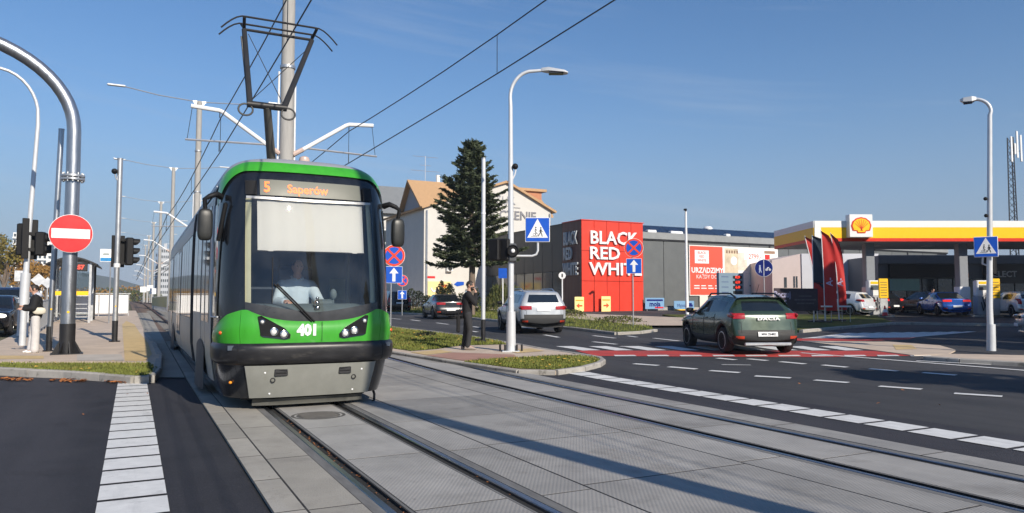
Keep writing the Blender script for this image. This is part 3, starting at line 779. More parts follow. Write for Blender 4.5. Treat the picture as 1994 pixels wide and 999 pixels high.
# green front band
zt_ = lambda u: 1.165 + 0.155 * min(1, (abs(u) / 0.36)) ** 1.5 if abs(u) < 0.42 else (1.32 - 0.06 * max(0, (abs(u) - 0.42) / .2) if abs(u) < .62 else 1.26 - 0.20 * min(1, (abs(u) - .62) / .36))
gb0, gb1 = -0.985, 0.985
def gband(u0, u1, n):
    m_ = MB()
    m_.grid(lambda a, b: Su(u0 + (u1 - u0) * a, .885 + (zt_(u0 + (u1 - u0) * a) - .885) * b, 0.018 + 0.016 * math.sin(math.pi * min(b * 1.15, 1))), n, 8)
    m_.grid(lambda a, b: Su(u0 + (u1 - u0) * a, zt_(u0 + (u1 - u0) * a), 0.018 - 0.03 * b), n, 1)
    return m_
for u0, u1 in ((gb0, -.43), (-.427, .41), (.413, gb1)):
    gband(u0, u1, 40).build('front_panel', tg, tram, 50)
k = MB(); k.tube([Sx(.09, .90, .036), Sx(.09, 1.0, .038), Sx(.09, 1.16, .036)], .003, 5); k.build('panel_seam', M['black'], tram)
on_front('401', 0.195, -0.10, 1.045, M['white'], tram, 0.012, 0.92, 0.042, 'fleet_number')
# headlight clusters
for s in (-1, 1):
    P2 = [(.70, 1.235), (.665, .985), (.63, .965), (.36, .93), (.295, .945), (.29, .995), (.36, 1.075), (.66, 1.245)]
    P2 = [(s * x - (0.03 if s < 0 else -.03), z) for x, z in P2]
    if s < 0: P2 = P2[::-1]
    tri = tessellate_polygon([[Vector((x, z, 0)) for x, z in P2]])
    mb = MB(); n = len(P2)
    mb.add([Sx(x, z, .040) for x, z in P2] + [Sx(x, z, .0) for x, z in P2], [tuple(t) for t in tri] + [(i, n + i, n + (i + 1) % n, (i + 1) % n) for i in range(n)])
    hl = mb.build('headlight', mat('lamp_housing', (0.008, 0.008, 0.009), 0.15, var=0, coat=0.5), tram)
    for x, z, r in ((.375, 1.0, .052), (.50, 1.035, .052), (.645, 1.165, .03)):
        c = Sx(s * x + (.03 * s), z, .045)
        l = MB(); l.lathe([(r, -.02), (r, .004), (r * .86, .006), (r * .8, -.012), (r * .3, -.02), (.001, -.02)], 20, Matrix.Translation(c) @ Matrix.Rotation(R(90), 4, 'X'))
        l.build('lamp_ring', M['chrome'], hl, 40)
        l = MB(); l.ell(c + Vector((0, .006, 0)), (r * .72, .02, r * .72), 14, 8)
        l.build('lens', mat('headlight_lens', (0.75, 0.75, 0.72), 0.1, var=0, coat=0.5, spec=0.8), hl, 60)
# bumper
mb = MB()
def bz(b):
    return .605 + .285 * b
def bo(b): return 0.012 + 0.045 * (1 - abs(2 * b - 1) ** 6)
mb.grid(lambda a, b: Su(-.985 + 1.97 * a, bz(b) + (0.03 * max(0, abs(-.985 + 1.97 * a) - .75) if b < .5 else 0), bo(b)), 90, 10)
mb.build('bumper', tbump, tram, 60)
for s in (-.43, .43):
    k = MB(); k.tube([Su(s, bz(b / 8), bo(b / 8) + .002) for b in range(9)], .004, 5); k.build('bumper_seam', M['black'], tram)
# apron
za0, za1 = .165, .595
xa = lambda z: .80 + .06 * (z - .165) / .43
mb = MB(); mb.grid(lambda a, b: Sx((-1 + 2 * a) * (.79 + .08 * b), za0 + (za1 - za0) * b, .022), 30, 8)
mb.grid(lambda a, b: Sx((-1 + 2 * a) * .79, za0, .022 - .06 * b), 30, 1, True)
for s in (0, 1): mb.grid(lambda a, b: Sx((-1 + 2 * s) * (.79 + .08 * b), za0 + (za1 - za0) * b, .022 - .05 * a), 1, 8, s == 1)
apron = mb.build('apron', tapron, tram, 60)
for x in (-.42, .42):
    m_ = MB(); m_.grid(lambda a, b: Sx(x - .075 + .15 * a, .455 + .085 * b, .03), 3, 2)
    c = Sx(x, .5, .03)
    m_.bbox(x - .085, x + .085, c.y - .004, c.y + .03, .45, .545, .008)
    m_.build('tow_slot', M['black'], apron, 30)
    MB().bbox(x - .07, x + .07, c.y - .012, c.y + .0, .485, .50, .003).build('slot_bar', M['blackplastic'], apron)
for x, z in ((-.52, .40), (.55, .40)):
    c = Sx(x, z, .022)
    MB().lathe([(.034, -.02), (.034, .01), (.022, .012), (.02, -.01), (.001, -.01)], 16, Matrix.Translation(c) @ Matrix.Rotation(R(90), 4, 'X')).build('coupling_socket', M['rubber'], apron, 40)
for x, z in ((-.62, .50), (.66, .50), (-.55, .22), (.55, .22)):
    c = Sx(x, z, .022)
    m_ = MB(); m_.ell(c, (.014, .008, .014), 10, 6); m_.build('bolt_cap', M['white'], apron, 60)
mb = MB()
for i in range(18):
    pass
mb.grid(lambda a, b: Sx((-1 + 2 * a) * .74, .05 + .09 * b, -.02) + Vector((0, .02, 0)), 24, 2)
mb.grid(lambda a, b: Sx((-1 + 2 * a) * .74, .14, -.02 - .25 * b) + Vector((0, .02, 0)), 24, 2)
mb.build('underrun_lip', mat('lip_grey', (0.075, 0.075, 0.065), 0.6, var=0.2), tram, 40)
mb = MB(); mb.box(-.85, .85, .6, 16.2, .10, .16); mb.build('underframe', M['black'], tram)
for s in (-1, 1):
    for z, u, nm, cc, r in ((1.02, .72, 'side_marker', (0.75, 0.10, 0.02), .028), (.37, .60, 'side_reflector', (0.85, 0.30, 0.02), .022)):
        if s > 0 and nm == 'side_reflector': continue
        c = Su(s * u, z, .03 if nm == 'side_marker' else .004)
        m_ = MB(); m_.ell(c, (r, r, r * .9), 12, 8); m_.build(nm, mat('amber_lens', cc, 0.25, var=0), tram, 60)
mb = MB(); mb.tube([(.93, .42, .16), (.96, .45, .1), (.95, .42, .02), (.92, .40, 0.0)], .018, 8); mb.build('hose', M['rubber'], tram, 60)
# wiper: two thin parallel arms and a blade, resting diagonally
wp = MB(); a0, a1 = Sx(-.045, 1.16, .03), Sx(-.53, 1.66, .03)
for d in (0, .035): wp.tube([a0 + Vector((d, 0, 0)), Sx(-.29 + d, 1.41, .045), a1 + Vector((d, 0, 0))], .011, 8)
wp.build('wiper_arm', M['blackplastic'], tram, 40)
wb_ = MB(); wb_.tube([Sx(-.555, 1.40, .02), Sx(-.55, 1.66, .022), Sx(-.54, 2.02, .02)], .006, 6); wb_.build('wiper_blade', M['rubber'], tram)
# mirrors
for s in (-1, 1):
    r_ = Su(s * .80, 2.86, .02)
    h = Vector((s * 1.345, .62, 2.46))
    m_ = MB(); m_.tube([r_, r_ + Vector((s * .06, -.1, .02)), Vector((s * 1.30, .58, 2.84)), Vector((s * 1.36, .60, 2.80)), h + Vector((0, 0, .19))], [.045, .04, .035, .03, .028], 10)
    arm = m_.build('mirror_arm', M['blackplastic'], tram, 60)
    m_ = MB(); m_.ell(h, (.098, .07, .215), 16, 12, e=.5); m_.build('mirror_head', mat('mirror_shell', (0.02, 0.021, 0.02), 0.4, var=0.15), tram, 60)
    m_ = MB(); m_.ell(h + Vector((0, .05, 0)), (.08, .03, .185), 16, 10, e=.5); m_.build('mirror_glass', M['chrome'], tram, 60)
m_ = MB(); m_.tube([Su(-.66, 2.75, .03), Su(-.76, 2.45, .02), Su(-.84, 2.25, .02)], .03, 8); m_.build('mirror_stay', M['blackplastic'], tram, 60)
# sides: panels, doors, windows
for s in (-1, 1):
    def patch(y0, y1, z0, z1, off, nm, m, th=.012, par=tram, nz=8, ny=6):
        k = MB()
        k.grid(lambda a, b: Sy(y0 + (y1 - y0) * a, z0 + (z1 - z0) * b, s, off), ny, nz, s < 0)
        for e, fl in ((0, 0), (1, 1)):
            k.grid(lambda a, b: Sy(y0 + (y1 - y0) * e, z0 + (z1 - z0) * b, s, off - th * a), 1, nz, (s < 0) ^ bool(fl))
            k.grid(lambda a, b: Sy(y0 + (y1 - y0) * a, z0 + (z1 - z0) * e, s, off - th * b), ny, 1, (s < 0) ^ bool(1 - fl))
        return k.build(nm, m, par, 40)
    patch(.62, 1.28, 1.22, 2.78, .006, 'cab_window', sideg, ny=14)
    patch(1.32, 1.62, .30, 3.02, .010, 'side_panel', twhite)
    k = MB(); k.tube([Sy(y_, 1.215 + .05 * max(0, (.75 - y_)) ** 1.2, s, .012) for y_ in (.50, .6, .75, .9, 1.1, 1.3)], .012, 6); k.tube([Sy(1.3, z_, s, .012) for z_ in (1.215, 1.8, 2.4, 2.8)], .012, 6); k.build('window_frame', M['alu'], tram, 60, kind='stuff')
    # first door leaf pair behind the cab
    for y0 in (1.68, 2.42):
        d = patch(y0, y0 + .70, .28, 2.95, .004, 'door', twhite)
        patch(y0 + .08, y0 + .62, 1.12, 2.55, .010, 'door_window', sideg, par=d)
        patch(y0 + .08, y0 + .62, 2.60, 2.85, .010, 'door_window', sideg, par=d)
    patch(3.2, 5.0, .30, 3.02, .006, 'side_panel', twhite)
    for y0 in (3.3, 4.15): patch(y0, y0 + .76, 1.25, 2.72, .012, 'side_window', sideg)
    # bellows
    k = MB()
    for i in range(5):
        y0 = 5.10 + i * .1
        k.grid(lambda a, b: Sy(y0 + .1 * a, .3 + 2.8 * b, s, .03 * math.sin(a * math.pi) - .01), 4, 8, s < 0)
    k.build('bellows', M['rubber'], tram, 60)
    patch(5.75, 16.9, .30, 1.10, .006, 'side_panel', twhite, ny=10)
    patch(5.75, 16.9, 2.74, 3.06, .006, 'side_panel', twhite, ny=10)
    y0 = 5.8
    for i in range(12):
        w_ = .70 if i % 3 else .95
        if i in (4, 5, 9):
            d = patch(y0, y0 + .8, .29, 2.72, .016, 'door', twhite)
            patch(y0 + .07, y0 + .73, .62, 2.62, .022, 'door_window', sideg, par=d)
            y0 += .86
        else:
            patch(y0, y0 + w_, 1.12, 2.72, .010, 'side_window', sideg)
            y0 += w_ + .08
    # flared bogie skirts
    for y0, y1 in ((2.35, 3.9), (12.2, 13.6)):
        k = MB()
        k.grid(lambda a, b: Vector((s * (1.17 + .02 + .06 * math.sin(a * math.pi) ** .7 * (1 - b) ** .8), y0 + (y1 - y0) * a, .08 + (.62 + .12 * math.sin(a * math.pi)) * b)), 12, 8, s < 0)
        k.build('bogie_skirt', mat('skirt_grey', (0.03, 0.034, 0.045), 0.6, var=0.2, scale=4), tram, 60)
    patch(1.35, 16.9, 3.08, 3.10, .012, 'gutter', M['alu'], ny=4, nz=1)
# wheels (mostly in shadow under the skirts)
for y in (2.7, 3.6, 12.4, 13.4):
    for s in (-.5, .5):
        MB().cyl((s - .06, y, .33), (s + .06, y, .33), .33, n=20).build('wheel', M['rail_rust'], tram, 40)
# pantograph
pan = MB()
pb = Vector((-.26, 1.9, 3.46)); kn = Vector((-.50, 1.15, 4.30))
pan.mi = 0
pan.tube([pb + Vector((0.03, .35, 0)), kn], [.075, .055], 10)
pan.box(pb.x - .35, pb.x + .35, 1.75, 2.6, 3.45, 3.53)
lower = pan.build('pantograph_arm', mat('pantograph_grey', (0.13, 0.125, 0.105), 0.6, var=0.2), tram, 40)
pan = MB()
pan.tube([kn + Vector((-.28, 0, 0)), kn + Vector((.28, 0, 0))], .05, 10)
for s in (-1, 1):
    pan.tube([kn + Vector((s * .24, 0, 0)), Vector((-.31 + s * .50, 1.42, 5.49))], [.045, .036], 8)
    ring = [kn + Vector((s * .30 + .10 * math.cos(t * .3491), -.02, -.09 + .085 * math.sin(t * .3491))) for t in range(19)]
    pan.tube(ring, .014, 6)
pan.tube([Vector((-.31 - .50, 1.42, 5.49)), Vector((-.31 + .50, 1.42, 5.49))], .022, 8)
pan.tube([kn + Vector((-.26, .05, .02)), Vector((-.85, 1.40, 5.37))], .012, 6)
up = pan.build('pantograph_frame', M['black'], tram, 40)
for a, b in (((-.75, 1.42, 5.43), (-.26, 1.16, 4.34)), ((.19, 1.42, 5.41), (-.74, 1.16, 4.34))):
    MB().tube([a, b], .006, 5).build('stay_cable', M['black'], tram)
for dy in (-.16, .16):
    pan = MB()
    pts = []
    for i in range(25):
        t = -1 + i / 12
        x = t * .92; z = 5.63 - max(0, abs(t) - .66) ** 1.5 * 1.1
        pts.append((-.30 + x * .92, 1.42 + dy, z))
    pan.tube(pts, [.016 if 4 < i < 20 else .012 for i in range(25)], 8)
    hd = pan.build('collector_strip', M['black'], tram, 40)
for s in (-1, 1):
    pan = MB()
    pan.tube([(-.30 + s * .53, 1.26, 5.62), (-.31 + s * .50, 1.42, 5.51), (-.30 + s * .53, 1.58, 5.62)], .024, 8)
    pan.build('collector_bracket', M['black'], tram, 40)
mb = MB(); mb.lathe([(.04, 0), (.04, .10), (.075, .11), (.085, .15), (.07, .2), (.03, .22)], 16, Matrix.Translation((.12, 1.5, 3.45))); mb.build('roof_beacon', M['ceramic'], tram, 40)
mb = MB(); mb.bbox(-.75, .75, 3.0, 6.5, 3.42, 3.60, .05); mb.bbox(-.7, .7, 8, 12, 3.42, 3.64, .05); mb.build('roof_box', tgrey, tram, 40)
# ------------------------------------------------------------------ catenary: masts between the tracks, wires
def mastx(y): return 4.0 - max(0, y - 23) * 0.011
masts_y = [-9.5, 23.2, 56, 88, 120, 152, 184, 216]
WIRE_T = (2.1, 5.93)      # track centres
def mast(y, label, x=None, far=False, arms=True, lamps=True, h=15.0, k=1.0):
    x = mastx(y) if x is None else x
    t = thing('catenary_mast', label, 'mast', (x, y, gz(x, y)), 0, 'concrete masts along the tram line')
    n = 10 if far else 18
    MB().cyl((0, 0, -.2), (0, 0, h), .235 * k, .175 * k, n).build('pole', M['concrete'], t, 40)
    if not far and arms:
        mb = MB()
        for s in (-1, 1): mb.tube([(s * .26, .05, .5), (s * .245, .05, 8.4)], .03, 8)
        mb.build('conduit', M['white'], t, 40, kind='stuff')
        for z in (8.5, 11.4): MB().cyl((0, 0, z), (0, 0, z + .09), .235, n=16).build('band', M['galv'], t, 40)
    if arms:
        for s in (-1, 1):
            b = MB()
            path = [(s * .2, 0, 5.84), (s * .5, 0, 6.03), (s * 1.84, 0, 6.93), (s * 1.94, 0, 6.97), (s * 2.72, 0, 7.02)]
            b.tube(path, .065, 8)
            arm = b.build('bracket_arm', M['whitesteel'], t, 40)
            MB().cyl((s * .2, 0, 5.84), (s * .5, 0, 6.03), .075, n=8).build('insulator', M['ceramic'], arm, 40)
            b = MB(); b.tube([(s * .65, 0, 6.08), (s * 1.5, .02, 6.06), (s * 2.85, 0, 6.02)], .032, 6); b.build('steady_tube', M['alu'], arm, 40)
            MB().tube([(s * 2.68, 0, 7.0), (s * 2.80, 0, 6.03)], .008, 4).build('hanger', M['wire'], arm)
            b = MB(); b.tube([(s * 1.93, 0, 6.05), (s * 1.93, 0, 5.74)], .014, 5); b.tube([(s * 1.93, 0, 6.96), (s * 1.93, 0, 6.75)], .016, 5); b.build('registration_arm', M['wire'], arm, kind='stuff')
    if lamps:
        hd = MB(); hd.box(-.42, .42, -.05, .05, h - .12, h + .02); hd.add([(-.5, 0, h + .02), (.5, 0, h + .02), (.2, 0, h - .35), (-.2, 0, h - .35)], [(0, 1, 2, 3)]); hd.build('head_plate', M['galv'], t)
        for s in (-1, 1):
            a = MB(); a.tube([(s * .3, 0, h - .03), (s * 2.6, 0, h + .12), (s * 4.7, 0, h + .45)], .035, 6)
            la = a.build('lamp_arm', M['galv'], t, 40)
            a = MB(); a.bbox(s * 5.2 - .55, s * 5.2 + .55, -.14, .14, h + .41, h + .53, .03); a.build('luminaire', M['greypaint'], la)
    return t
mast(-1.5, 'concrete tram mast beside the tracks, out of the picture at lower right', x=4.78, k=.74, lamps=False, arms=False)
mast(23.2, 'thick concrete tram mast rising behind the tram, nearest of the row')
for i, (y, l) in enumerate(zip(masts_y[2:], ('second mast of the row, with two lamps on long arms, left of the tram', 'third mast of the row, thin and grey, left of the tram', 'fourth mast of the row beyond the tram stop', 'fifth mast of the row, far down the line', 'sixth mast of the row, far down the line in haze', 'last and smallest mast of the row, far down the line'))):
    mast(y, l, far=i > 0, h=15.0)
def catenary(xc, h, label, name, sag=0.0, heads=None):
    mb = MB(); pts = []
    ys = masts_y
    for a, b in zip(ys[:-1], ys[1:]):
        for k in range(12):
            t = k / 12
            y = a + (b - a) * t
            x = xc - max(0, y - 23) * 0.011
            pts.append((x, y, gz(4, y) + h - sag * 4 * t * (1 - t)))
    rad = [0.009 + 0.00028 * max(p[1], 0) for p in pts]
    mb.tube(pts, rad, 5)
    o = mb.build(name, M['wire'], None, 60)
    o['label'] = label; o['category'] = 'overhead wire'
    return pts, o
for xc, nm in zip(WIRE_T, ('left', 'right')):
    c1, o1 = catenary(xc, 5.72, f'lower contact wire above the {"track the tram runs on" if nm == "left" else "empty right-hand track"}', 'contact_wire')
    c2, o2 = catenary(xc, 6.75, f'upper carrier wire above the {"track the tram runs on" if nm == "left" else "empty right-hand track"}', 'carrier_wire', 0.32)
    for a, b in zip(c1[4::4], c2[4::4]):
        if 0 < a[1] < 130: MB().tube([a, b], 0.006 + .0001 * a[1], 4).build('dropper', M['wire'], o2)
# ------------------------------------------------------------------ poles and lamps on the street
def tag(o, label, cat, group=None):
    o['label'] = label; o['category'] = cat
    if group: o['group'] = group
    return o
def sleeve(t, h, r, m='black', flare=True):
    mb = MB(); mb.cyl((0, 0, -.02), (0, 0, h), r * 1.06, n=18)
    if flare: mb.cyl((0, 0, -.02), (0, 0, .03), r * 2.0, n=18)
    return mb.build('base_sleeve', M[m], t, 40)
def road_sign(t, nm, shape, size, z, y=-.0, yaw=0, x=0.0, rot=None):
    """sign plate assembly facing -Y of t; returns the plate"""
    return None
# big galvanised gantry pole with the no-entry sign
p = base(133, 17.9, PH)
gp = thing('gantry_pole', 'thick galvanised pole with a bent arm and a no-entry sign on it', 'pole', p, facing(p))
pole = MB()
path = [(0, 0, .7), (0, 0, 4.27)]
pole.tube(path, .158, 24)
pole.build('pole', M['galv_d'], gp, 40)
pole = MB()
path = [(0, 0, 4.28), (-.01, 0, 5.4)] + [(-2.75 + 2.74 * math.cos(t), 0, 5.42 + 2.1 * math.sin(t)) for t in [i * R(88) / 14 for i in range(15)]] + [(-3.6, 0, 7.57), (-7, 0, 7.77)]
pole.tube(path, .155, 24)
pole.build('arm', M['galv_d'], gp, 40)
fl = MB(); fl.cyl((0, 0, 4.20), (0, 0, 4.25), .26, n=28); fl.cyl((0, 0, 4.28), (0, 0, 4.33), .26, n=28)
fln = fl.build('flange', M['galv'], gp, 40)
for k in range(12):
    a = k * math.pi / 6
    MB().cyl((.22 * math.cos(a), .22 * math.sin(a), 4.16), (.22 * math.cos(a), .22 * math.sin(a), 4.38), .018, n=6).build('bolt', M['galv'], fln)
sl = MB(); sl.cyl((0, 0, -.02), (0, 0, .72), .17, n=24)
bsl = sl.build('base_sleeve', M['black'], gp, 40)
for k in range(8):
    a = k * math.pi / 4 + .2
    MB().prism([(.15, 0), (.33, 0), (.15, .34)], -.012, .012, Matrix.Rotation(a, 4, 'Z')).build('base_fin', M['black'], bsl)
MB().box(-.34, .34, -.34, .34, -.03, .015).build('base_plate', M['black'], gp)
ns = thing('no_entry_sign', 'round red no-entry sign with a white bar on the thick galvanised pole', 'road sign', tuple(p) , facing(p))
for o_, m_, r_, y0, y1 in (('plate_back', 'alu', .462, -.235, -.215), ('plate_rim', 'signwhite', .458, -.240, -.236), ('red_face', 'signred', .45, -.246, -.2405)):
    MB().disc((0, 2.88), r_, y0, y1, 56).build(o_, M[m_], ns, 40)
MB().prism([(-.40, 2.765), (.40, 2.765), (.40, 2.995), (-.40, 2.995)], -.251, -.2465).build('white_bar', M['signwhite'], ns)
br = MB(); br.box(-.2, .2, -.214, .17, 2.66, 2.70); br.box(-.2, .2, -.214, .17, 3.06, 3.10); br.build('bracket', M['galv'], ns)
for zz in (.95, 1.0):
    pass
MB().disc((0, 1.0), .028, -.163, -.160, 16).build('sticker', M['signyellow'], gp)
# signal heads ------------------------------------------------------------
def signal_head(parent, x, z, yaw, n=3, y=0.0, lit=None, k=1.0, detail=True):
    """black signal head facing -Y after yaw"""
    Mt = Matrix.Translation((x, y, z)) @ Matrix.Rotation(yaw, 4, 'Z') @ Matrix.Scale(k, 4)
    h = .30 * n
    mb = MB(); mb.bbox(-.17, .17, -.12, .10, -h / 2, h / 2, .03, Mt)
    hd = mb.build('signal_head', M['blackplastic'], parent, 40)
    for i in range(n):
        zz = -h / 2 + .15 + .30 * i
        v = MB()
        ring = [[(.125 * math.cos(a) * q, yy, zz + .125 * math.sin(a) * q) for a in [R(-40) + R(260) * j / 16 for j in range(17)]] for yy, q in ((-.12, 1), (-.20, 1), (-.32, .98))]
        ring = [r_ if j == 0 else [(p_[0], p_[1] + (.11 * max(0, -(p_[2] - zz) / .125 + .2) if j == 2 else 0), p_[2]) for p_ in r_] for j, r_ in enumerate(ring)]
        v.loft(ring, closed=False, M=Mt)
        v.loft([[(p_[0] * .95, p_[1], zz + (p_[2] - zz) * .95) for p_ in r_] for r_ in ring], closed=False, M=Mt)
        v.build('visor', M['blackplastic'], hd, 60)
        l = MB(); l.lathe([(.11, 0), (.09, .03), (.05, .045), (.001, .05)], 16, Mt @ Matrix.Translation((0, -.12, zz)) @ Matrix.Rotation(R(90), 4, 'X'))
        l.build('lens', M['lensdark'], hd, 60)
    return hd
def backplate(parent, x, z, y, w, h, yaw, k=1.0):
    Mt = Matrix.Translation((x, y, z)) @ Matrix.Rotation(yaw, 4, 'Z')
    return MB().bbox(-w / 2, w / 2, .0, .03, -h / 2, h / 2, .012, Mt).build('contrast_board', M['blackplastic'], parent)
def post(name, label, cat, px, D, h, r, dz, sl_h=.9, m='greypaint', lean=0.0, group=None, r_top=None):
    p = base(px, D, dz)
    t = thing(name, label, cat, p, facing(p), group)
    MB().cyl((0, 0, 0), (lean, 0, h), r, r_top or r, 18).build('pole', M[m], t, 40)
    if sl_h: sleeve(t, sl_h, r)
    return t
# slim post left of the gantry pole
t = post('signal_post', 'slim steel post with black foot just left of the gantry pole', 'post', 98, 18.6, 5.62, .066, PH, .62, 'galv_d', lean=.10)
MB().disc((0.02, 1.05), .022, -.069, -.066, 14).build('sticker', M['signyellow'], t)
MB().cyl((.10, 0, 5.62), (.10, 0, 5.64), .07, n=16).build('cap', M['galv'], t)
# signal post with detector right of the gantry pole
t = post('signal_post', 'slender post with a tram signal and a detector, beside the track at the platform end', 'post', 225, 22.0, 5.46, .075, PH, .62, 'galv')
d = MB(); d.tube([(0, -.02, 4.72), (-.10, -.04, 4.87), (-.13, -.05, 5.01)], .018, 6); dt = d.build('detector', M['alu'], t, 40)
d = MB(); d.ell((-.14, -.05, 5.07), (.085, .11, .085), 12, 8); d.build('detector_head', M['blackplastic'], dt, 60)
MB().cyl((0, 0, 5.46), (0, 0, 5.48), .085, n=16).build('cap', M['galv'], t)
MB().tube([(0, 0, 5.44), (-.18, 0, 5.48)], .015, 5).build('wire_hook', M['galv'], t)
signal_head(t, .30, 2.69, R(100), 3, y=.05, k=.92)
backplate(t, .02, 2.69, .10, .36, .95, R(12))
b = MB(); b.box(.0, .3, -.03, .03, 2.31, 2.35); b.box(.0, .3, -.03, .03, 3.01, 3.05); b.build('signal_bracket', M['blackplastic'], t, kind='stuff')
MB().disc((0, 1.05), .022, -.079, -.076, 14).build('sticker', M['signyellow'], t)
MB().cyl((0, 0, 2.2), (0, 0, 2.32), .09, n=16).build('clamp', M['signwhite'], t, 40)
# lamp post on the far left with two signal heads
p = base(46, 20.5, PH)
lp = thing('street_lamp', 'tall grey street lamp on the left, its arm bending out of the picture', 'street lamp', p, facing(p), 'street lamps')
mb = MB()
mb.tube([(0, 0, 0), (0.01, 0, 1.5), (.05, 0, 3), (.17, 0, 6.2)] + [(-.83 + 1.0 * math.cos(a), 0, 6.4 + 1.25 * math.sin(a)) for a in [i * R(85) / 8 for i in range(1, 9)]] + [(-2.2, 0, 7.72)], [.085, .08, .066, .052] + [.042] * 9, 14)
mb.build('pole', M['greypaint'], lp, 40)
MB().bbox(-2.95, -2.15, -.16, .16, 7.64, 7.74, .03).build('lamp_head', M['greypaint'], lp)
MB().cyl((0, 0, 1.0), (.02, 0, 2.0), .12, n=16).build('sleeve', M['greypaint'], lp, 40)
sg = thing('traffic_light', 'black signal heads on the lamp post at far left, seen from behind', 'traffic light', p, facing(p))
backplate(sg, -.02, 2.95, -.22, .17, 1.12, R(8))
backplate(sg, .16, 2.95, .13, .22, 1.12, R(4))
signal_head(sg, .34, 2.82, R(78), 2, y=-.05, k=1.1)
signal_head(sg, -.05, 2.95, R(165), 3, y=.30, k=1.0)
b = MB(); b.box(-.1, .4, -.08, -.02, 2.62, 2.70); b.box(-.1, .4, -.08, -.02, 3.06, 3.14); b.build('signal_bracket', M['blackplastic'], sg, kind='stuff')
# slim post and lamp post on the right island
t = post('signal_post', 'slim pale post with black foot behind the standing man', 'post', 941, 22.6, 5.62, .062, IH, .68, 'greypaint')
MB().cyl((0, 0, 5.62), (0, 0, 5.645), .07, n=16).build('cap', M['galv'], t)
f = MB(); f.cyl((0, 0, -.02), (0, 0, .06), .16, .09, n=16); f.bbox(-.26, -.06, -.12, .12, -.02, .10, .02); f.build('foot', M['black'], t, 40)
MB().cyl((0, 0, 3.9), (0, 0, 3.95), .072, n=14).build('clamp', M['signwhite'], t, 40)
p = base(995, 19.2, IH)
lp = thing('street_lamp', 'curved grey street lamp on the traffic island, carrying a crossing sign and signals', 'street lamp', p, facing(p), 'street lamps')
mb = MB()
mb.tube([(0, 0, .0), (0, 0, 2.6), (-.01, 0, 6.4)] + [(.58 - .60 * math.cos(a), 0, 6.65 + .70 * math.sin(a)) for a in [i * R(80) / 9 for i in range(0, 10)]] + [(.85, 0, 7.37)], [.085, .075, .052] + [.045] * 10 + [.04], 16)
mb.build('pole', M['greypaint'], lp, 40)
hd = MB(); hd.loft([[(.80, -.05, 7.34), (.80, .05, 7.34), (.80, .05, 7.42), (.80, -.05, 7.42)], [(.98, -.14, 7.33), (.98, .14, 7.33), (.98, .14, 7.42), (.98, -.14, 7.42)], [(1.4, -.15, 7.29), (1.4, .15, 7.29), (1.4, .15, 7.34), (1.4, -.15, 7.34)], [(1.5, -.08, 7.285), (1.5, .08, 7.285), (1.5, .08, 7.31), (1.5, -.08, 7.31)]], True, True)
lh = hd.build('lamp_head', M['greypaint'], lp, 30)
MB().box(1.0, 1.38, -.11, .11, 7.27, 7.30).build('light_panel', M['lensdark'], lh)
mb = MB(); mb.cyl((0, 0, 0), (0, 0, 1.02), .125, .115, n=18); mb.build('base_tube', M['greypaint'], lp, 40)
mb = MB(); mb.box(-.22, .22, -.22, .22, -.03, .015); bp_ = mb.build('base_plate', M['greypaint'], lp)
for a in (-.28, -.15, .15, .28):
    MB().cyl((a, -.1 if abs(a) < .2 else .05, 0), (a, -.1 if abs(a) < .2 else .05, .17), .028, n=8).build('anchor_bolt', M['black'], bp_, 40)
d = MB(); d.tube([(.03, 0, 4.45), (.10, -.03, 4.58), (.13, -.04, 4.72)], .018, 6); dt = d.build('detector', M['whitesteel'], lp, 40)
d = MB(); d.ell((.11, -.05, 4.80), (.08, .11, .08), 12, 8); d.build('detector_head', M['blackplastic'], dt, 60)
MB().disc((0, 1.4), .03, -.09, -.085, 14).build('sticker', M['signwhite'], lp)
sg = thing('traffic_light', 'black signal heads on the curved lamp post of the traffic island', 'traffic light', p, facing(p))
signal_head(sg, -.17, 2.62, R(150), 2, y=.0, k=.95)
signal_head(sg, -.42, 2.62, R(150), 2, y=.02, k=.95)
b = MB(); b.bbox(-.06, .14, -.16, .06, 2.30, 2.78, .03); bx = b.build('button_box', mat('signal_grey', (0.09, 0.095, 0.1), 0.5), sg)
r_ = MB(); r_.lathe([(.15, -.03), (.16, .02), (.14, .05), (.12, .02), (.001, .02)], 24, Matrix.Translation((.05, -.17, 2.58)) @ Matrix.Rotation(R(90), 4, 'X')); r_.build('sounder', M['blackplastic'], bx, 40)
r_ = MB(); r_.ell((.05, -.2, 2.58), (.055, .03, .055), 12, 8); r_.build('sounder_cap', M['whitesteel'], bx, 60)
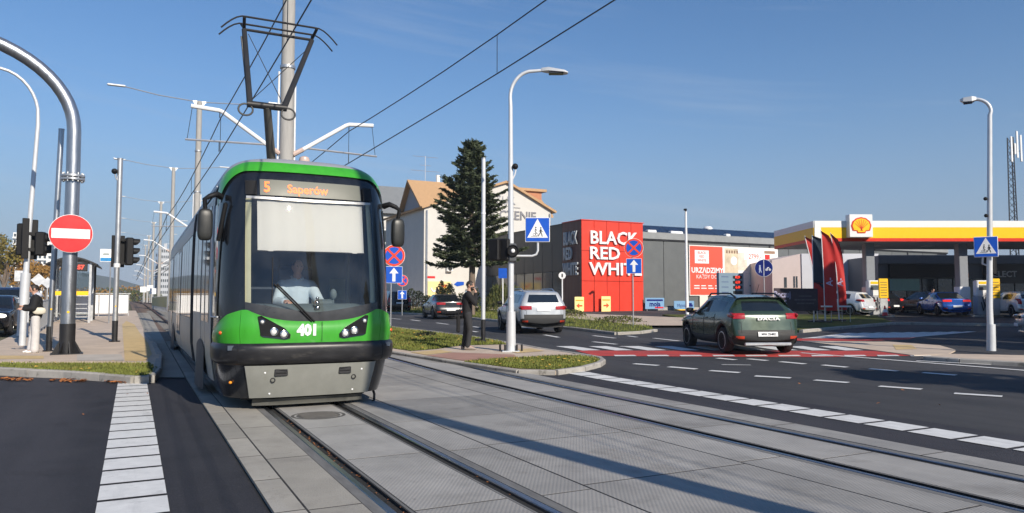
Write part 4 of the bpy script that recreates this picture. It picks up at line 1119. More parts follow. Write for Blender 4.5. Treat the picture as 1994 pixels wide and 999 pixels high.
# crossing sign (pedestrian and cyclist in a white triangle on blue)
def ped_cycle(parent, w, x, y, z, back='alu', bottom=True):
    """square blue sign facing -Y: rim, face, triangle, figures"""
    h = w / 2
    MB().bbox(x - h, x + h, y, y + .02, z - h, z + h, .012).build('plate', M['signwhite'], parent)
    MB().box(x - h * .95, x + h * .95, y - .004, y - .001, z - h * .95, z + h * .95).build('blue_face', M['signblue'], parent)
    MB().prism([(x - h * .84, z - h * .66), (x + h * .84, z - h * .66), (x, z + h * .90)], y - .008, y - .0045).build('white_triangle', M['signwhite'], parent)
    f = MB(); q = w
    def lim(pts, r):
        for a, b in zip(pts[:-1], pts[1:]):
            dx, dz = b[0] - a[0], b[1] - a[1]; L = math.hypot(dx, dz); nx, nz = -dz / L * r, dx / L * r
            f.prism([(x + q * a[0] + nx * q, z + q * a[1] + nz * q), (x + q * a[0] - nx * q, z + q * a[1] - nz * q), (x + q * b[0] - nx * q, z + q * b[1] - nz * q), (x + q * b[0] + nx * q, z + q * b[1] + nz * q)][::-1], y - .012, y - .0085)
    lim([(.13, .02), (.13, -.12)], .028); lim([(.13, -.10), (.07, -.19), (.03, -.27)], .016); lim([(.13, -.10), (.17, -.19), (.19, -.28)], .016); lim([(.13, .0), (.06, -.08)], .011); lim([(.13, .0), (.20, -.09)], .011)
    f.disc((x + q * .13, z + q * .07), q * .032, y - .012, y - .0085, 12)
    f.build('pedestrian_symbol', M['black'], parent)
    f = MB()
    lim([(-.08, .04), (-.10, -.07), (-.05, -.13), (-.08, -.19)], .014); lim([(-.08, .03), (-.03, -.04)], .010)
    f.disc((x - q * .07, z + q * .09), q * .028, y - .012, y - .0085, 12)
    for cx_ in (-.13, -.03):
        for k in range(10):
            a0, a1 = k * .628, k * .628 + .55
            lim([(cx_ + .05 * math.cos(a0), -.20 + .05 * math.sin(a0)), (cx_ + .05 * math.cos(a1), -.20 + .05 * math.sin(a1))], .006)
    lim([(-.26, -.275), (.0, -.275)], .006)
    f.build('cyclist_symbol', M['black'], parent)
ps = thing('crossing_sign', 'blue square crossing sign on a bent bracket of the island lamp post', 'road sign', p, facing(p))
ped_cycle(ps, .64, .69, -.06, 3.14)
b = MB(); b.tube([(.0, 0, 2.46), (.55, 0, 2.46), (.66, 0, 2.50), (.70, 0, 2.60), (.70, 0, 3.2)], .03, 10); b.build('bracket', M['greypaint'], ps, 40)
# lamp post on the right edge with the same crossing sign
p = base(1927, 19.6, .09)
lp = thing('street_lamp', 'curved grey street lamp at the right edge, in front of the filling station', 'street lamp', p, facing(p), 'street lamps')
mb = MB()
mb.tube([(0, 0, 0), (.0, 0, 1.1), (.17, 0, 6.25)] + [(-.20 + .40 * math.cos(a), 0, 6.35 + .38 * math.sin(a)) for a in [i * R(80) / 8 for i in range(0, 9)]] + [(-.22, 0, 6.74)], [.085, .075, .055] + [.045] * 9 + [.04], 16)
mb.build('pole', M['greypaint'], lp, 40)
hd = MB(); hd.loft([[(-.12, -.05, 6.70), (-.12, .05, 6.70), (-.12, .05, 6.78), (-.12, -.05, 6.78)][::-1], [(-.22, -.14, 6.66), (-.22, .14, 6.66), (-.22, .14, 6.79), (-.22, -.14, 6.79)][::-1], [(-.42, -.14, 6.67), (-.42, .14, 6.67), (-.42, .14, 6.78), (-.42, -.14, 6.78)][::-1], [(-.50, -.06, 6.73), (-.50, .06, 6.73), (-.50, .06, 6.76), (-.50, -.06, 6.76)][::-1]], True, True)
lh = hd.build('lamp_head', M['greypaint'], lp, 30)
MB().box(-.42, -.22, -.11, .11, 6.64, 6.67).build('light_panel', M['lensdark'], lh)
MB().cyl((0, 0, -.02), (.02, 0, .68), .11, .10, n=18).build('base_tube', M['greypaint'], lp, 40)
d = MB()
for z in (3.55, 4.0): d.ell((-.0, -.10, z), (.05, .06, .05), 8, 6)
d.build('camera', M['blackplastic'], lp, 60, kind='stuff')
sg = thing('traffic_light', 'black signal head behind the right-hand crossing sign', 'traffic light', p, facing(p))
signal_head(sg, .03, 2.25, R(165), 2, y=.18, k=.9)
b = MB(); b.tube([(-.1, .02, 2.5), (-.12, .02, 2.28), (.05, .02, 2.2)], .025, 8); b.build('signal_bracket', M['greypaint'], sg, 40)
ps = thing('crossing_sign', 'blue square crossing sign on the lamp post at the right edge', 'road sign', p, facing(p))
ped_cycle(ps, .545, -.03, -.13, 2.72)
MB().box(-.05, .13, -.108, .06, 2.68, 2.74).build('bracket', M['galv'], ps)
# no-stopping signs with one-way plates
def nostop(label, label2, px, D, zc, r, zs, w, dz=0.1, h=None, col='signblue', ring='signorange', xo=0.0, grp='no-stopping signs'):
    p = base(px, D, dz)
    t = thing('sign_post', label, 'sign post', p, facing(p))
    MB().cyl((0, 0, 0), (0, 0, zc + r * .8), .03, n=10).build('pole', M['galv'], t, 40)
    s = thing('no_stopping_sign', label2, 'road sign', p, facing(p), grp)
    MB().disc((xo, zc), r, -.06, -.045, 40).build('plate', M['signwhite'], s)
    MB().disc((xo, zc), r * .97, -.066, -.0605, 40).build('red_ring', M[ring], s)
    MB().disc((xo, zc), r * .78, -.072, -.0665, 40).build('blue_face', M[col], s)
    for a in (R(45), R(-45)):
        Mt = Matrix.Translation((xo, 0, zc)) @ Matrix.Rotation(a, 4, 'Y')
        MB().box(-r * .78, r * .78, -.0745 - (.003 if a > 0 else 0), -.0725 - (.003 if a > 0 else 0), -r * .10, r * .10, Mt).build('cross_bar', M[ring], s)
    MB().box(-w / 2 + xo, w / 2 + xo, -.06, -.045, zs - w / 2, zs + w / 2).build('arrow_plate', M['signwhite'], s)
    MB().box(-w * .48 + xo, w * .48 + xo, -.064, -.0605, zs - w * .48, zs + w * .48).build('arrow_face', M[col], s)
    MB().prism([(xo - w * .09, zs - w * .40), (xo + w * .09, zs - w * .40), (xo + w * .09, zs + w * .08), (xo + w * .27, zs + w * .08), (xo, zs + w * .42), (xo - w * .27, zs + w * .08), (xo - w * .09, zs + w * .08)], -.069, -.0645).build('white_arrow', M['signwhite'], s)
    return t
nostop('grey post of the no-stopping sign right of the tram', 'no-stopping sign over a white arrow plate, right beside the tram', 761, 32.5, 3.08, .48, 2.24, .74, xo=.12)
nostop('grey post of the second no-stopping sign behind the first', 'smaller no-stopping sign half hidden behind the one beside the tram', 783, 46.0, 2.15, .36, 1.27, .55)
nostop('slim post in the verge in front of the red shop wall', 'no-stopping sign over an arrow plate in front of the red shop wall', 1233, 32.5, 3.42, .42, 2.62, .66, col='signblue', xo=.05)
# shared path sign
p = base(1489, 34.0, 0.1)
t = thing('path_sign', 'round dark blue cycle and footpath sign in front of the advertising banner', 'road sign', p, facing(p))
MB().cyl((0, 0, 0), (0, 0, 3.0), .025, n=10).build('pole', M['galv'], t, 40)
MB().disc((0, 2.58), .40, -.05, -.035, 40).build('plate', M['signwhite'], t); MB().disc((0, 2.58), .385, -.056, -.0505, 40).build('blue_face', M['signdark'], t)
MB().box(-.012, .012, -.061, -.0565, 2.2, 2.96).build('divider', M['signwhite'], t)
f = MB(); f.disc((-.17, 2.68), .04, -.061, -.0565, 12); f.prism([(-.22, 2.5), (-.12, 2.5), (-.14, 2.64), (-.2, 2.64)], -.061, -.0565); f.prism([(-.22, 2.36), (-.18, 2.36), (-.16, 2.5), (-.2, 2.5)], -.061, -.0565); f.prism([(-.12, 2.36), (-.09, 2.38), (-.13, 2.5), (-.17, 2.5)], -.061, -.0565); f.build('walker_symbol', mat('symbol_pale', (0.45, 0.5, 0.65), 0.5), t)
f = MB()
for cx_ in (.12, .26): f.lathe([(.055, -.002), (.055, .002), (.04, .002), (.04, -.002)], 16, Matrix.Translation((cx_, -.06, 2.5)) @ Matrix.Rotation(R(90), 4, 'X'))
f.prism([(.12, 2.49), (.2, 2.58), (.26, 2.5), (.22, 2.62), (.14, 2.6)], -.061, -.0565); f.build('bicycle_symbol', M['signwhite'], t, kind='stuff')
# thin lamp in front of the grey hall
p = base(1338, 50.0)
lp = thing('street_lamp', 'thin white lamp pole in front of the grey hall', 'street lamp', p, facing(p), 'street lamps')
MB().cyl((0, 0, 0), (0, 0, 7.0), .12, .07, 12).build('pole', M['whitesteel'], lp, 40)
hd = MB(); hd.tube([(0, 0, 6.95), (0, .0, 7.08), (-.03, -.1, 7.12)], .05, 8); hd.bbox(-.14, .08, -.55, -.05, 7.05, 7.14, .02); hd.build('lamp_head', M['blackplastic'], lp, 30)
# small round sign at the shop front and slim sign on the far pavement
for px, D, label, zc, shape in ((1095, 50.0, 'small white round sign on a slim post by the shaded red shop corner', 2.55, 'round'), (979, 52.0, 'small blue sign on a pale post before the glazed shop front', 2.75, 'square')):
    p = base(px, D, .1)
    t = thing('small_sign', label, 'road sign', p, facing(p))
    MB().cyl((0, 0, 0), (0, 0, zc), .045, n=8).build('pole', M['whitesteel'], t, 40)
    if shape == 'round':
        MB().disc((0, zc), .24, -.05, -.03, 24).build('plate', M['signwhite'], t); MB().box(-.05, .05, -.054, -.0505, zc - .12, zc + .12).build('symbol', M['black'], t)
    else: MB().box(-.3, .3, -.05, -.03, zc - .35, zc + .35).build('plate', M['signblue'], t)
# ------------------------------------------------------------------ buildings
def KX(px): return (px - CX) / F
def xs(px, Y):            # X on the line Y = const seen at column px
    k = KX(px); return Y * (ST + k * CT) / (CT - k * ST)
def ys(px, X):            # Y on the line X = const seen at column px
    k = KX(px); return X * (CT - k * ST) / (ST + k * CT)
def zpx(py, x, y):        # height seen at row py above ground point (x, y)
    D = depth(x, y); u = ray(997, py); return CAMH + u[2] / u[1] * D
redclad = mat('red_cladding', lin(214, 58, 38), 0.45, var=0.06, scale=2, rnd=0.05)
redclad_shade = mat('red_cladding_shade_tone', (0.115, 0.035, 0.025), 0.5, var=0.08, scale=2, rnd=0.06)  # the red cladding darkened, side wall's shade put into the colour
anth = mat('anthracite_cladding', (0.030, 0.032, 0.036), 0.5, var=0.08, scale=1.5, rnd=0.06)
greyclad = mat('grey_cladding', (0.118, 0.126, 0.126), 0.5, var=0.07, scale=1.5, rnd=0.07)
trimgrey = mat('parapet_metal', (0.27, 0.28, 0.28), 0.45, var=0.08, scale=2)
solar = mat('solar_cell', (0.010, 0.013, 0.026), 0.15, var=0.15, scale=2, coat=0.5)
glaz = mat('shop_glazing', (0.02, 0.028, 0.03), 0.05, var=0.3, scale=0.8, spec=0.9)
C = G(1133, 607)
cx, cy, cz = C.x, C.y, C.z
hall = thing('furniture_store', 'long furniture shop with a tall red corner block and grey panel walls', 'shop building', C)
wR = xs(1253, cy) - cx
hR = zpx(428, cx, cy) - cz
dR = ys(1095, cx) - cy
dW = ys(945, cx) - cy
# core
core = MB(); core.box(.06, wR - .06, .06, dR, -.5, hR - .06); core.box(.06, 16, dR, dW, -.5, hR - .12); core.box(wR, 46, .5, 30, -.5, zpx(462, cx + 10, cy) - cz); core.build('core_wall', anth, hall)
n = 5
for i in range(n):
    for j in range(3):
        z0, z1 = hR * j / 3, hR * (j + 1) / 3
        MB().bbox(wR * i / n + .014, wR * (i + 1) / n - .014, 0, .055, z0 + .012, z1 - .012, .01).build('cladding_panel', redclad, hall)
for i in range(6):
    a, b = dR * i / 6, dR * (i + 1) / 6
    MB().bbox(0, .055, a + .06 if i == 0 else a + .006, b - .006, .0, hR - .01, .01).build('cladding_panel', redclad_shade, hall)
n2 = 9
for i in range(n2):
    a, b = dR + (dW - dR) * i / n2, dR + (dW - dR) * (i + 1) / n2
    MB().bbox(0, .055, a + .01, b - .01, hR * .46, hR - .1, .01).build('cladding_panel', anth, hall)
    g = MB().box(.02, .05, a + .06, b - .06, .25, hR * .45).build('glazing', glaz, hall)
    MB().box(-.01, .06, a - .04, a + .04, .1, hR * .455).build('mullion', M['black'], g)
    MB().box(-.005, .055, a + .05, b - .05, hR * .24, hR * .24 + .06).build('transom', M['black'], g)
MB().box(-.06, wR + .06, -.06, dR, hR - .01, hR + .05).build('parapet_cap', redclad, hall)
MB().box(-.06, .3, dR, dW, hR - .1, hR - .03).build('parapet_cap', anth, hall)
# letters
lt = mat('white_letter', (0.82, 0.82, 0.82), 0.4, var=0.03, scale=4)
lt_shade = mat('white_letter_shade_tone', (0.42, 0.44, 0.46), 0.4, var=0.05, scale=4)  # white letters greyed, shade of the side wall in the colour
ppm = wR / 120.0
for s, y0, y1, xl, xr in (('BLACK', 450, 475, 1147, 1239), ('RED', 481, 505, 1147, 1204), ('WHITE', 512, 536, 1146, 1253 - 5)):
    zc = (zpx((y0 + y1) / 2, cx, cy) - cz)
    h_ = (y1 - y0) * hR / 179 / 0.70
    me = text_mesh(s, h_, .12, .024 * h_ / 1.3)
    w_ = max(v.co.x for v in me.vertices) - min(v.co.x for v in me.vertices)
    text(s, h_, (xl + xr) / 2 * ppm - 1133 * ppm, -.10, zc, lt, hall, .12, .024 * h_ / 1.3, sx=(xr - xl) * ppm / w_)
    # same words on the shaded side, the shade mixed into their grey
    o = text(s, h_, 0, 0, 0, lt_shade, hall, .12, .035 * h_ / 1.3, sx=0.9 * (dR * .86 * (xr - xl) / 102) / w_)
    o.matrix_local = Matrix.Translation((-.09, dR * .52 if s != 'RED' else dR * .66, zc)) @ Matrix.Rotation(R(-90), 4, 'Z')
# right-hand hall: grey vertical panels, parapet, solar panels
hz = zpx(466, cx + 12, cy) - cz
x = wR + .02
k = 0
while x < 44:
    w_ = 2.4
    MB().bbox(x + .02, x + w_ - .02, .44, .5, .3, hz - .25, .012).build('wall_panel', greyclad, hall)
    if k % 4 == 1: MB().box(x + w_ - .09, x + w_ + .09, .40, .46, .0, hz - .1).build('downpipe', M['black'], hall)
    x += w_; k += 1
MB().box(wR, 46, .36, .52, hz - .25, hz - .12).build('painted_shade_strip', M['black'], hall)  # solid black strip painted in for the shade under the parapet
MB().box(wR, 46, .30, .60, hz - .12, hz + .42).build('parapet', trimgrey, hall)
MB().box(wR + .05, 46, .40, .52, .0, .30).build('plinth', M['kerb'], hall)
for i in range(24):
    x0 = wR + .25 + i * 1.72
    Mt = Matrix.Translation((x0, 1.1, hz + .50)) @ Matrix.Rotation(R(26), 4, 'X')
    p_ = MB().box(0, 1.66, 0, 1.6, 0, .04, Mt).build('solar_panel', solar, hall)
    MB().box(0, 1.66, -.03, -.002, -.01, .05, Mt).build('panel_frame', M['alu'], p_)
for x0, w_ in ((1.0, .9), (3.4, 1.3), (9.5, .5)):
    MB().bbox(wR + x0, wR + x0 + w_, .62, 1.05, hz + .40, hz + .66, .05).build('roof_bracket', M['whitesteel'], hall)
def vent(px):
    X = xs(px, cy + 3) - cx
    m_ = MB(); m_.lathe([(.18, 0), (.18, .5), (.42, .52), (.42, .82), (.3, .95), (.001, .98)], 14, Matrix.Translation((X, 3, hz + .55))); m_.build('roof_vent', M['whitesteel'], hall, 40)
vent(1380)
# solar roof strip already sits on the parapet; banner on the hall
bx0, bx1, bxm = xs(1349, cy) - cx, xs(1520, cy) - cx, xs(1413, cy) - cx
bz0, bz1 = zpx(574, cx + bx0, cy) - cz, zpx(478, cx + bx0, cy) - cz
bn = thing('shop_banner', 'wide advertising banner, red on the left and white on the right, on the grey hall', 'banner', C)
MB().box(bx0 - .08, bx1 + .08, .34, .41, bz0 - .08, bz1 + .08).build('frame', mat('banner_edge', (0.72, 0.70, 0.66), 0.6), bn)
MB().box(bx0, bxm, .325, .337, bz0, bz1).build('red_panel', mat('banner_red', lin(222, 84, 62), 0.6, var=0.03), bn)
MB().box(bxm + .003, bx1, .325, .337, bz0, bz1).build('white_panel', mat('banner_white', (0.80, 0.79, 0.77), 0.6, var=0.03), bn)
bw, bh = bx1 - bx0, bz1 - bz0
PX = lambda q: bx0 + bw * (q - 1349) / 171.0
PZ = lambda q: bz1 - bh * (q - 478) / 96.0
def bpatch(x0, x1, y0, y1, m, nm, lift=.322):
    MB().box(PX(x0), PX(x1), lift, lift + .002, PZ(y1), PZ(y0)).build(nm, m, bn)
bpatch(1358, 1384, 486, 512, M['signwhite'], 'logo_square')
lred = mat('print_red', lin(214, 90, 72), 0.6, var=0)
for s, y in (('BLACK', 491), ('RED', 498.5), ('WHITE', 506)): text(s, .30, PX(1371), .318, PZ(y), lred, bn, .002, .004)
text('URZ\u0104DZIMY', .62, PX(1381), .320, PZ(526), M['signwhite'], bn, .002, .02)
text('KA\u017bDY DOM', .46, PX(1383), .320, PZ(538.5), M['signwhite'], bn, .002, .0)
for y, q in ((556, .9), (561, 1.0)):
    for i in range(4): bpatch(1356 + i * 13, 1366 + i * 13 * q, y - 1.0, y + 1.0, M['signwhite'], 'print_line')
beige = mat('print_beige', (0.60, 0.50, 0.36), 0.6, var=0.25, scale=1.6)
bpatch(1414, 1440, 480, 532, beige, 'room_picture'); bpatch(1440, 1458, 488, 524, mat('print_sand', (0.68, 0.62, 0.52), 0.6, var=0.15, scale=2), 'room_picture')
for i in range(5): bpatch(1417 + i * 5, 1420 + i * 5, 484, 490, mat('print_brown', (0.22, 0.13, 0.08), 0.6), 'shelf_print', .319)
m_ = MB(); m_.disc((PX(1432), PZ(505)), .38, .317, .319, 24); m_.build('lamp_print', M['signwhite'], bn)
bpatch(1452, 1491, 488, 502, M['signwhite'], 'price_box', .318); text('2799,-', .62, PX(1474), .315, PZ(495.5), lred, bn, .002, .006)
bpatch(1493, 1515, 482, 488, mat('print_dark_brown', (0.28, 0.17, 0.11), 0.6), 'shelf_print', .318); bpatch(1494, 1504, 490, 508, mat('print_bright_red', lin(210, 40, 36), 0.6), 'chair_print', .318)
bpatch(1504, 1514, 488, 508, mat('print_pale', (0.74, 0.68, 0.62), 0.6), 'wall_print', .318)
for y in (516, 530, 541): bpatch(1436, 1500, y, y + .5, mat('print_grey', (0.55, 0.55, 0.54), 0.6), 'print_line', .320)
bpatch(1462, 1478, 554, 556, M['black'], 'print_line', .320)
# lightweight boards standing in front
def board(nm, label, px0, px1, py0, py1, cat, Y=None, dz=0.0, face=None, th=.05, legs=True):
    """free-standing board on plane Y, spanned by pixel box; returns (thing, x0, x1, z0, z1) local"""
    Yp = Y
    x0, x1 = xs(px0, Yp), xs(px1, Yp)
    g0 = gz(x0, Yp)
    z0, z1 = zpx(py1, x0, Yp) - g0, zpx(py0, x0, Yp) - g0
    t = thing(nm, label, cat, ((x0 + x1) / 2, Yp, g0))
    w = (x1 - x0) / 2
    MB().bbox(-w, w, -.0, th, z0, z1, .012).build('panel', face, t)
    if legs:
        for s in (-1, 1): MB().box(s * w * .8 - .03, s * w * .8 + .03, .01, .04, 0, z0 + .02).build('leg', M['alu'], t)
    return t, w, z0, z1
yb = mat('board_cream', lin(250, 226, 150), 0.5, var=0.05)
ob = mat('board_orange', lin(240, 150, 30), 0.5)
for px0, px1, py0, py1, d, lab in ((1119, 1137, 578, 607, -1, 'pale yellow board with an arrow pointing left at the red wall corner'), (1171, 1189, 577, 607, 1, 'pale yellow board with an arrow pointing right on the red wall')):
    t, w, z0, z1 = board('arrow_board', lab, px0, px1, py0, py1, 'board', cy - .35, face=yb)
    zc = z0 + (z1 - z0) * .40
    MB().prism([(d * .28, zc), (d * .02, zc + .2), (d * .02, zc + .06), (-d * .26, zc + .06), (-d * .26, zc - .06), (d * .02, zc - .06), (d * .02, zc - .2)][::d], -.012, -.002).build('arrow', mat('arrow_red', lin(220, 80, 30), 0.5), t)
    MB().box(-w * .8, w * .8, -.008, -.002, z0 + (z1 - z0) * .72, z0 + (z1 - z0) * .80).build('print_line', ob, t)
paleblue = mat('board_blue', lin(120, 160, 196), 0.5, var=0.05)
t, w, z0, z1 = board('advert_board', 'blue and white board with the word moja at the foot of the grey hall', 1256, 1293, 580, 602, 'board', cy - .3, face=paleblue)
text('moja', (z1 - z0) * .62, 0, -.006, z0 + (z1 - z0) * .44, M['signdark'], t, .002, .02)
MB().box(-w * .85, w * .85, -.006, -.002, z1 - .26, z1 - .12).build('print_line', M['signdark'], t); MB().box(0, w * .9, -.006, -.002, z0 + .06, z0 + .18).build('print_line', M['signred'], t)
t, w, z0, z1 = board('advert_board', 'pale blue board with a yellow lower strip beside the thin lamp pole', 1312, 1351, 586, 608, 'board', cy - .3, face=paleblue)
MB().box(-w, w, -.006, -.002, z0, z0 + (z1 - z0) * .26).build('yellow_strip', M['signyellow'], t)
text('Myjnia', (z1 - z0) * .40, -w * .25, -.006, z0 + (z1 - z0) * .58, M['signdark'], t, .002, .0)
m_ = MB(); m_.bbox(w * .4, w * .85, -.008, -.002, z0 + .45, z0 + .62, .01); m_.bbox(w * .48, w * .76, -.008, -.002, z0 + .60, z0 + .75, .01); m_.build('car_symbol', M['signdark'], t, kind='stuff')
t, w, z0, z1 = board('notice_board', 'small blank cream notice below the red half of the banner', 1362, 1378, 576, 602, 'board', cy + .30, face=mat('notice_cream', (0.72, 0.70, 0.62), 0.6), legs=False, th=.03)
# price pylon of the filling station
t, w, z0, z1 = board('price_sign', 'grey-blue fuel price board with red digits beside the banner', 1400, 1448, 531, 590, 'price sign', 38.5, face=mat('pylon_blue', lin(120, 142, 160), 0.45, var=0.04), th=.25)
led = mat('led_red', (0.8, 0.05, 0.03), 0.5, var=0, emit=(1, .06, .03), es=1.3)
for i in range(5):
    zc = z1 - (z1 - z0) * (.14 + .17 * i)
    MB().box(w * .12, w * .88, -.012, -.002, zc - .10, zc + .10).build('digit_window', M['black'], t)
    if i != 3: text(('6.29', '6.59', '6.49', '', '3.19')[i], .24, w * .5, -.016, zc, led if i < 3 else ledm, t, .002, .012)
    MB().box(-w * .8, -w * .25, -.006, -.002, zc - .0, zc + .03).build('print_line', M['signdark'], t)
# ---- white gabled buildings behind the spruce
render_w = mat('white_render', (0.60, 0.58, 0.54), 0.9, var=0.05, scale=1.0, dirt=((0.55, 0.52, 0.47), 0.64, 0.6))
render_shade = mat('white_render_shade_tone', (0.42, 0.41, 0.42), 0.9, var=0.08, scale=0.8)  # white render darkened to carry the shade of the gable end
tile = mat('orange_roof', (0.47, 0.29, 0.15), 0.75, var=0.12, scale=3, stretch=(3, 1, 1))
brick = mat('orange_brick', (0.45, 0.20, 0.11), 0.85, var=0.15, scale=4)
slate = mat('slate_roof', (0.20, 0.21, 0.215), 0.7, var=0.1, scale=2)
winm = mat('house_window', (0.05, 0.06, 0.07), 0.08, var=0.3, scale=0.7, spec=0.8)
Yw = 66.0
W0 = Vector((xs(825, Yw), Yw, 0)); W0.z = gz(W0.x, W0.y)
wb2 = thing('gabled_house', 'white rendered gable house with an orange roof and large grey lettering', 'building', W0)
Lx = lambda px: xs(px, Yw) - W0.x
Lz = lambda py, px=925: zpx(py, xs(px, Yw), Yw) - W0.z
pk, rt = Lx(985), Lx(1072)
zl, zp, zr_ = Lz(405, 825), Lz(357, 985), Lz(410, 1072)
gab = MB(); gab.prism([(0, -1), (rt, -1), (rt, zr_), (pk, zp), (0, zl)], 0, 12); gab.build('wall', render_w, wb2)
for a, b in (((-.3, zl - .08), (pk, zp + .03)), ((pk, zp + .03), (rt + .5, zr_ - .27))):
    dx, dz = b[0] - a[0], b[1] - a[1]; L = math.hypot(dx, dz); nx, nz = -dz / L * .22, dx / L * .22
    MB().prism([a, b, (b[0] + nx, b[1] + nz), (a[0] + nx, a[1] + nz)], -.35, 12.3).build('roof', tile, wb2)
# dormer block of orange brick behind the right slope
d0, d1 = xs(1013, Yw + 5) - W0.x, xs(1055, Yw + 5) - W0.x
dm = MB().box(d0, d1, 5, 9, zr_ - 1, zpx(371, W0.x + d0, Yw + 5) - W0.z).build('dormer', brick, wb2)
MB().box(d0 - .3, d1 + .5, 4.7, 9.3, zpx(371, W0.x + d0, Yw + 5) - W0.z, zpx(366, W0.x + d0, Yw + 5) - W0.z).build('dormer_roof', tile, dm)
MB().cyl((rt - .1, -.15, 0), (rt - .1, -.15, zr_ - .3), .08, n=8).build('downpipe', M['alu'], wb2, 40)
MB().cyl((.25, -.12, 0), (.25, -.12, zl - .2), .08, n=8).build('downpipe', M['alu'], wb2, 40)
lgy = mat('grey_lettering', (0.20, 0.20, 0.22), 0.6)
text('CZENIE', 1.25, Lx(1008), -.05, Lz(421, 1010), lgy, wb2, .06, .02)
text('\u017bUK', 1.15, Lx(984), -.05, Lz(391, 985), mat('pale_lettering', (0.38, 0.38, 0.40), 0.6), wb2, .06, -.005)
MB().box(Lx(995), Lx(1013), -.04, -.01, Lz(400.5), Lz(399)).build('print_line', lgy, wb2)
m_ = MB().bbox(Lx(868), Lx(879), -.4, -.0, Lz(530), Lz(519), .03).build('air_conditioner', M['white'], wb2)
MB().cyl((Lx(873.5), -.41, Lz(524.5)), (Lx(873.5), -.44, Lz(524.5)), .2, n=16).build('fan', M['black'], m_, 40)
MB().box(Lx(832), Lx(847), -.03, .0, Lz(543), Lz(539)).build('name_plate', M['signred'], wb2)
mural = MB().box(Lx(833), Lx(878), -.05, -.01, Lz(578), Lz(549)).build('mural', mat('mural_yellow', lin(236, 214, 150), 0.8, var=0.1, scale=3), wb2)
for k in range(9):
    a = random.uniform(834, 872); b = random.uniform(552, 574)
    MB().tube([(Lx(a + 4 * math.cos(t)), -.06, Lz(b + 4 * math.sin(t * 1.3))) for t in (0, .8, 1.6, 2.4, 3.4)], .10, 5).build('mural_stroke', random.choice([M['black'], M['signorange'], M['signwhite'], M['signyellow']]), mural)
MB().prism([(Lx(884), Lz(554)), (Lx(890), Lz(549)), (Lx(903), Lz(549)), (Lx(903), Lz(555)), (Lx(890), Lz(558))][::-1], -.05, -.01).build('arrow_sign', M['signblue'], wb2)
MB().box(Lx(800) + 30 * 0, Lx(800), 0, 0, 0, 0) if False else None
# left wing with a shaded gable end
xa = xs(825, Yw + 3)
WA = Vector((xa, Yw + 3, gz(xa, Yw + 3)))
wing = thing('house_wing', 'shaded gable end with narrow windows and orange roof left of the spruce', 'building', WA)
yb_ = ys(784, xa) - WA.y        # far corner of the gable end
ap = ys(800, xa) - WA.y
za_, zb_, zap = zpx(403, xa, WA.y) - WA.z, zpx(415, xa, WA.y + yb_) - WA.z, zpx(355, xa, WA.y + ap) - WA.z
zb_ = za_
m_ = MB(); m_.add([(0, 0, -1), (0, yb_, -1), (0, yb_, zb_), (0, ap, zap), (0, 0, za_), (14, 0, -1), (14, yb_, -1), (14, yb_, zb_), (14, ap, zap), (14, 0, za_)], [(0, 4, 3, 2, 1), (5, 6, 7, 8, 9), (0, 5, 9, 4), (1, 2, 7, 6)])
m_.build('wall', render_shade, wing)
m_ = MB(); m_.loft([[(x_, -.5, za_ - .4), (x_, ap, zap), (x_, ap, zap + .25), (x_, -.5, za_ - .15)] for x_ in (-.5, 14.5)], True, True); m_.build('roof', tile, wing)
m_ = MB(); m_.loft([[(x_, ap, zap), (x_, yb_ + .5, zb_ - .4), (x_, yb_ + .5, zb_ - .15), (x_, ap, zap + .25)] for x_ in (-.5, 14.5)], True, True); m_.build('roof', tile, wing)
m_ = MB(); m_.cyl((3, ap + .2, zap - .2), (3, ap + .2, zap + 1.0), .22, n=8); m_.build('chimney', M['white'], wing, 40)
m_ = MB(); m_.tube([(1.5, ap, zap), (1.5, ap, zap + 2.9)], .035, 5)
for zz, l in ((2.8, 1.4), (1.9, .6), (1.3, 1.6)): m_.tube([(1.5 - l, ap, zap + zz), (1.5 + l, ap, zap + zz)], .02, 4)
m_.build('aerial', M['alu'], wing)
def win(par, x, y0, y1, z0, z1, fr=.08, m=None):
    f = MB().box(x - .05, x + .0, y0, y1, z0, z1).build('window', M['white'], par)
    MB().box(x - .07, x - .052, y0 + fr, y1 - fr, z0 + fr, z1 - fr).build('pane', m or winm, f)
for i in range(5):
    a = yb_ * (.08 + .18 * i)
    win(wing, 0, a, a + yb_ * .09, zpx(455, xa, WA.y) - WA.z, zpx(424, xa, WA.y) - WA.z, .04)
win(wing, 0, yb_ * .08, yb_ * .45, zpx(518, xa, WA.y) - WA.z, zpx(470, xa, WA.y) - WA.z, .1)
win(wing, 0, yb_ * .52, yb_ * .92, zpx(518, xa, WA.y) - WA.z, zpx(470, xa, WA.y) - WA.z, .1)
MB().box(-.9, 0, 0, yb_, zpx(534, xa, WA.y) - WA.z, zpx(526, xa, WA.y) - WA.z).build('awning', M['alu'], wing)
MB().box(-.04, -.01, yb_ * .1, yb_ * .9, 0.2, zpx(536, xa, WA.y) - WA.z).build('shop_window', winm, wing)
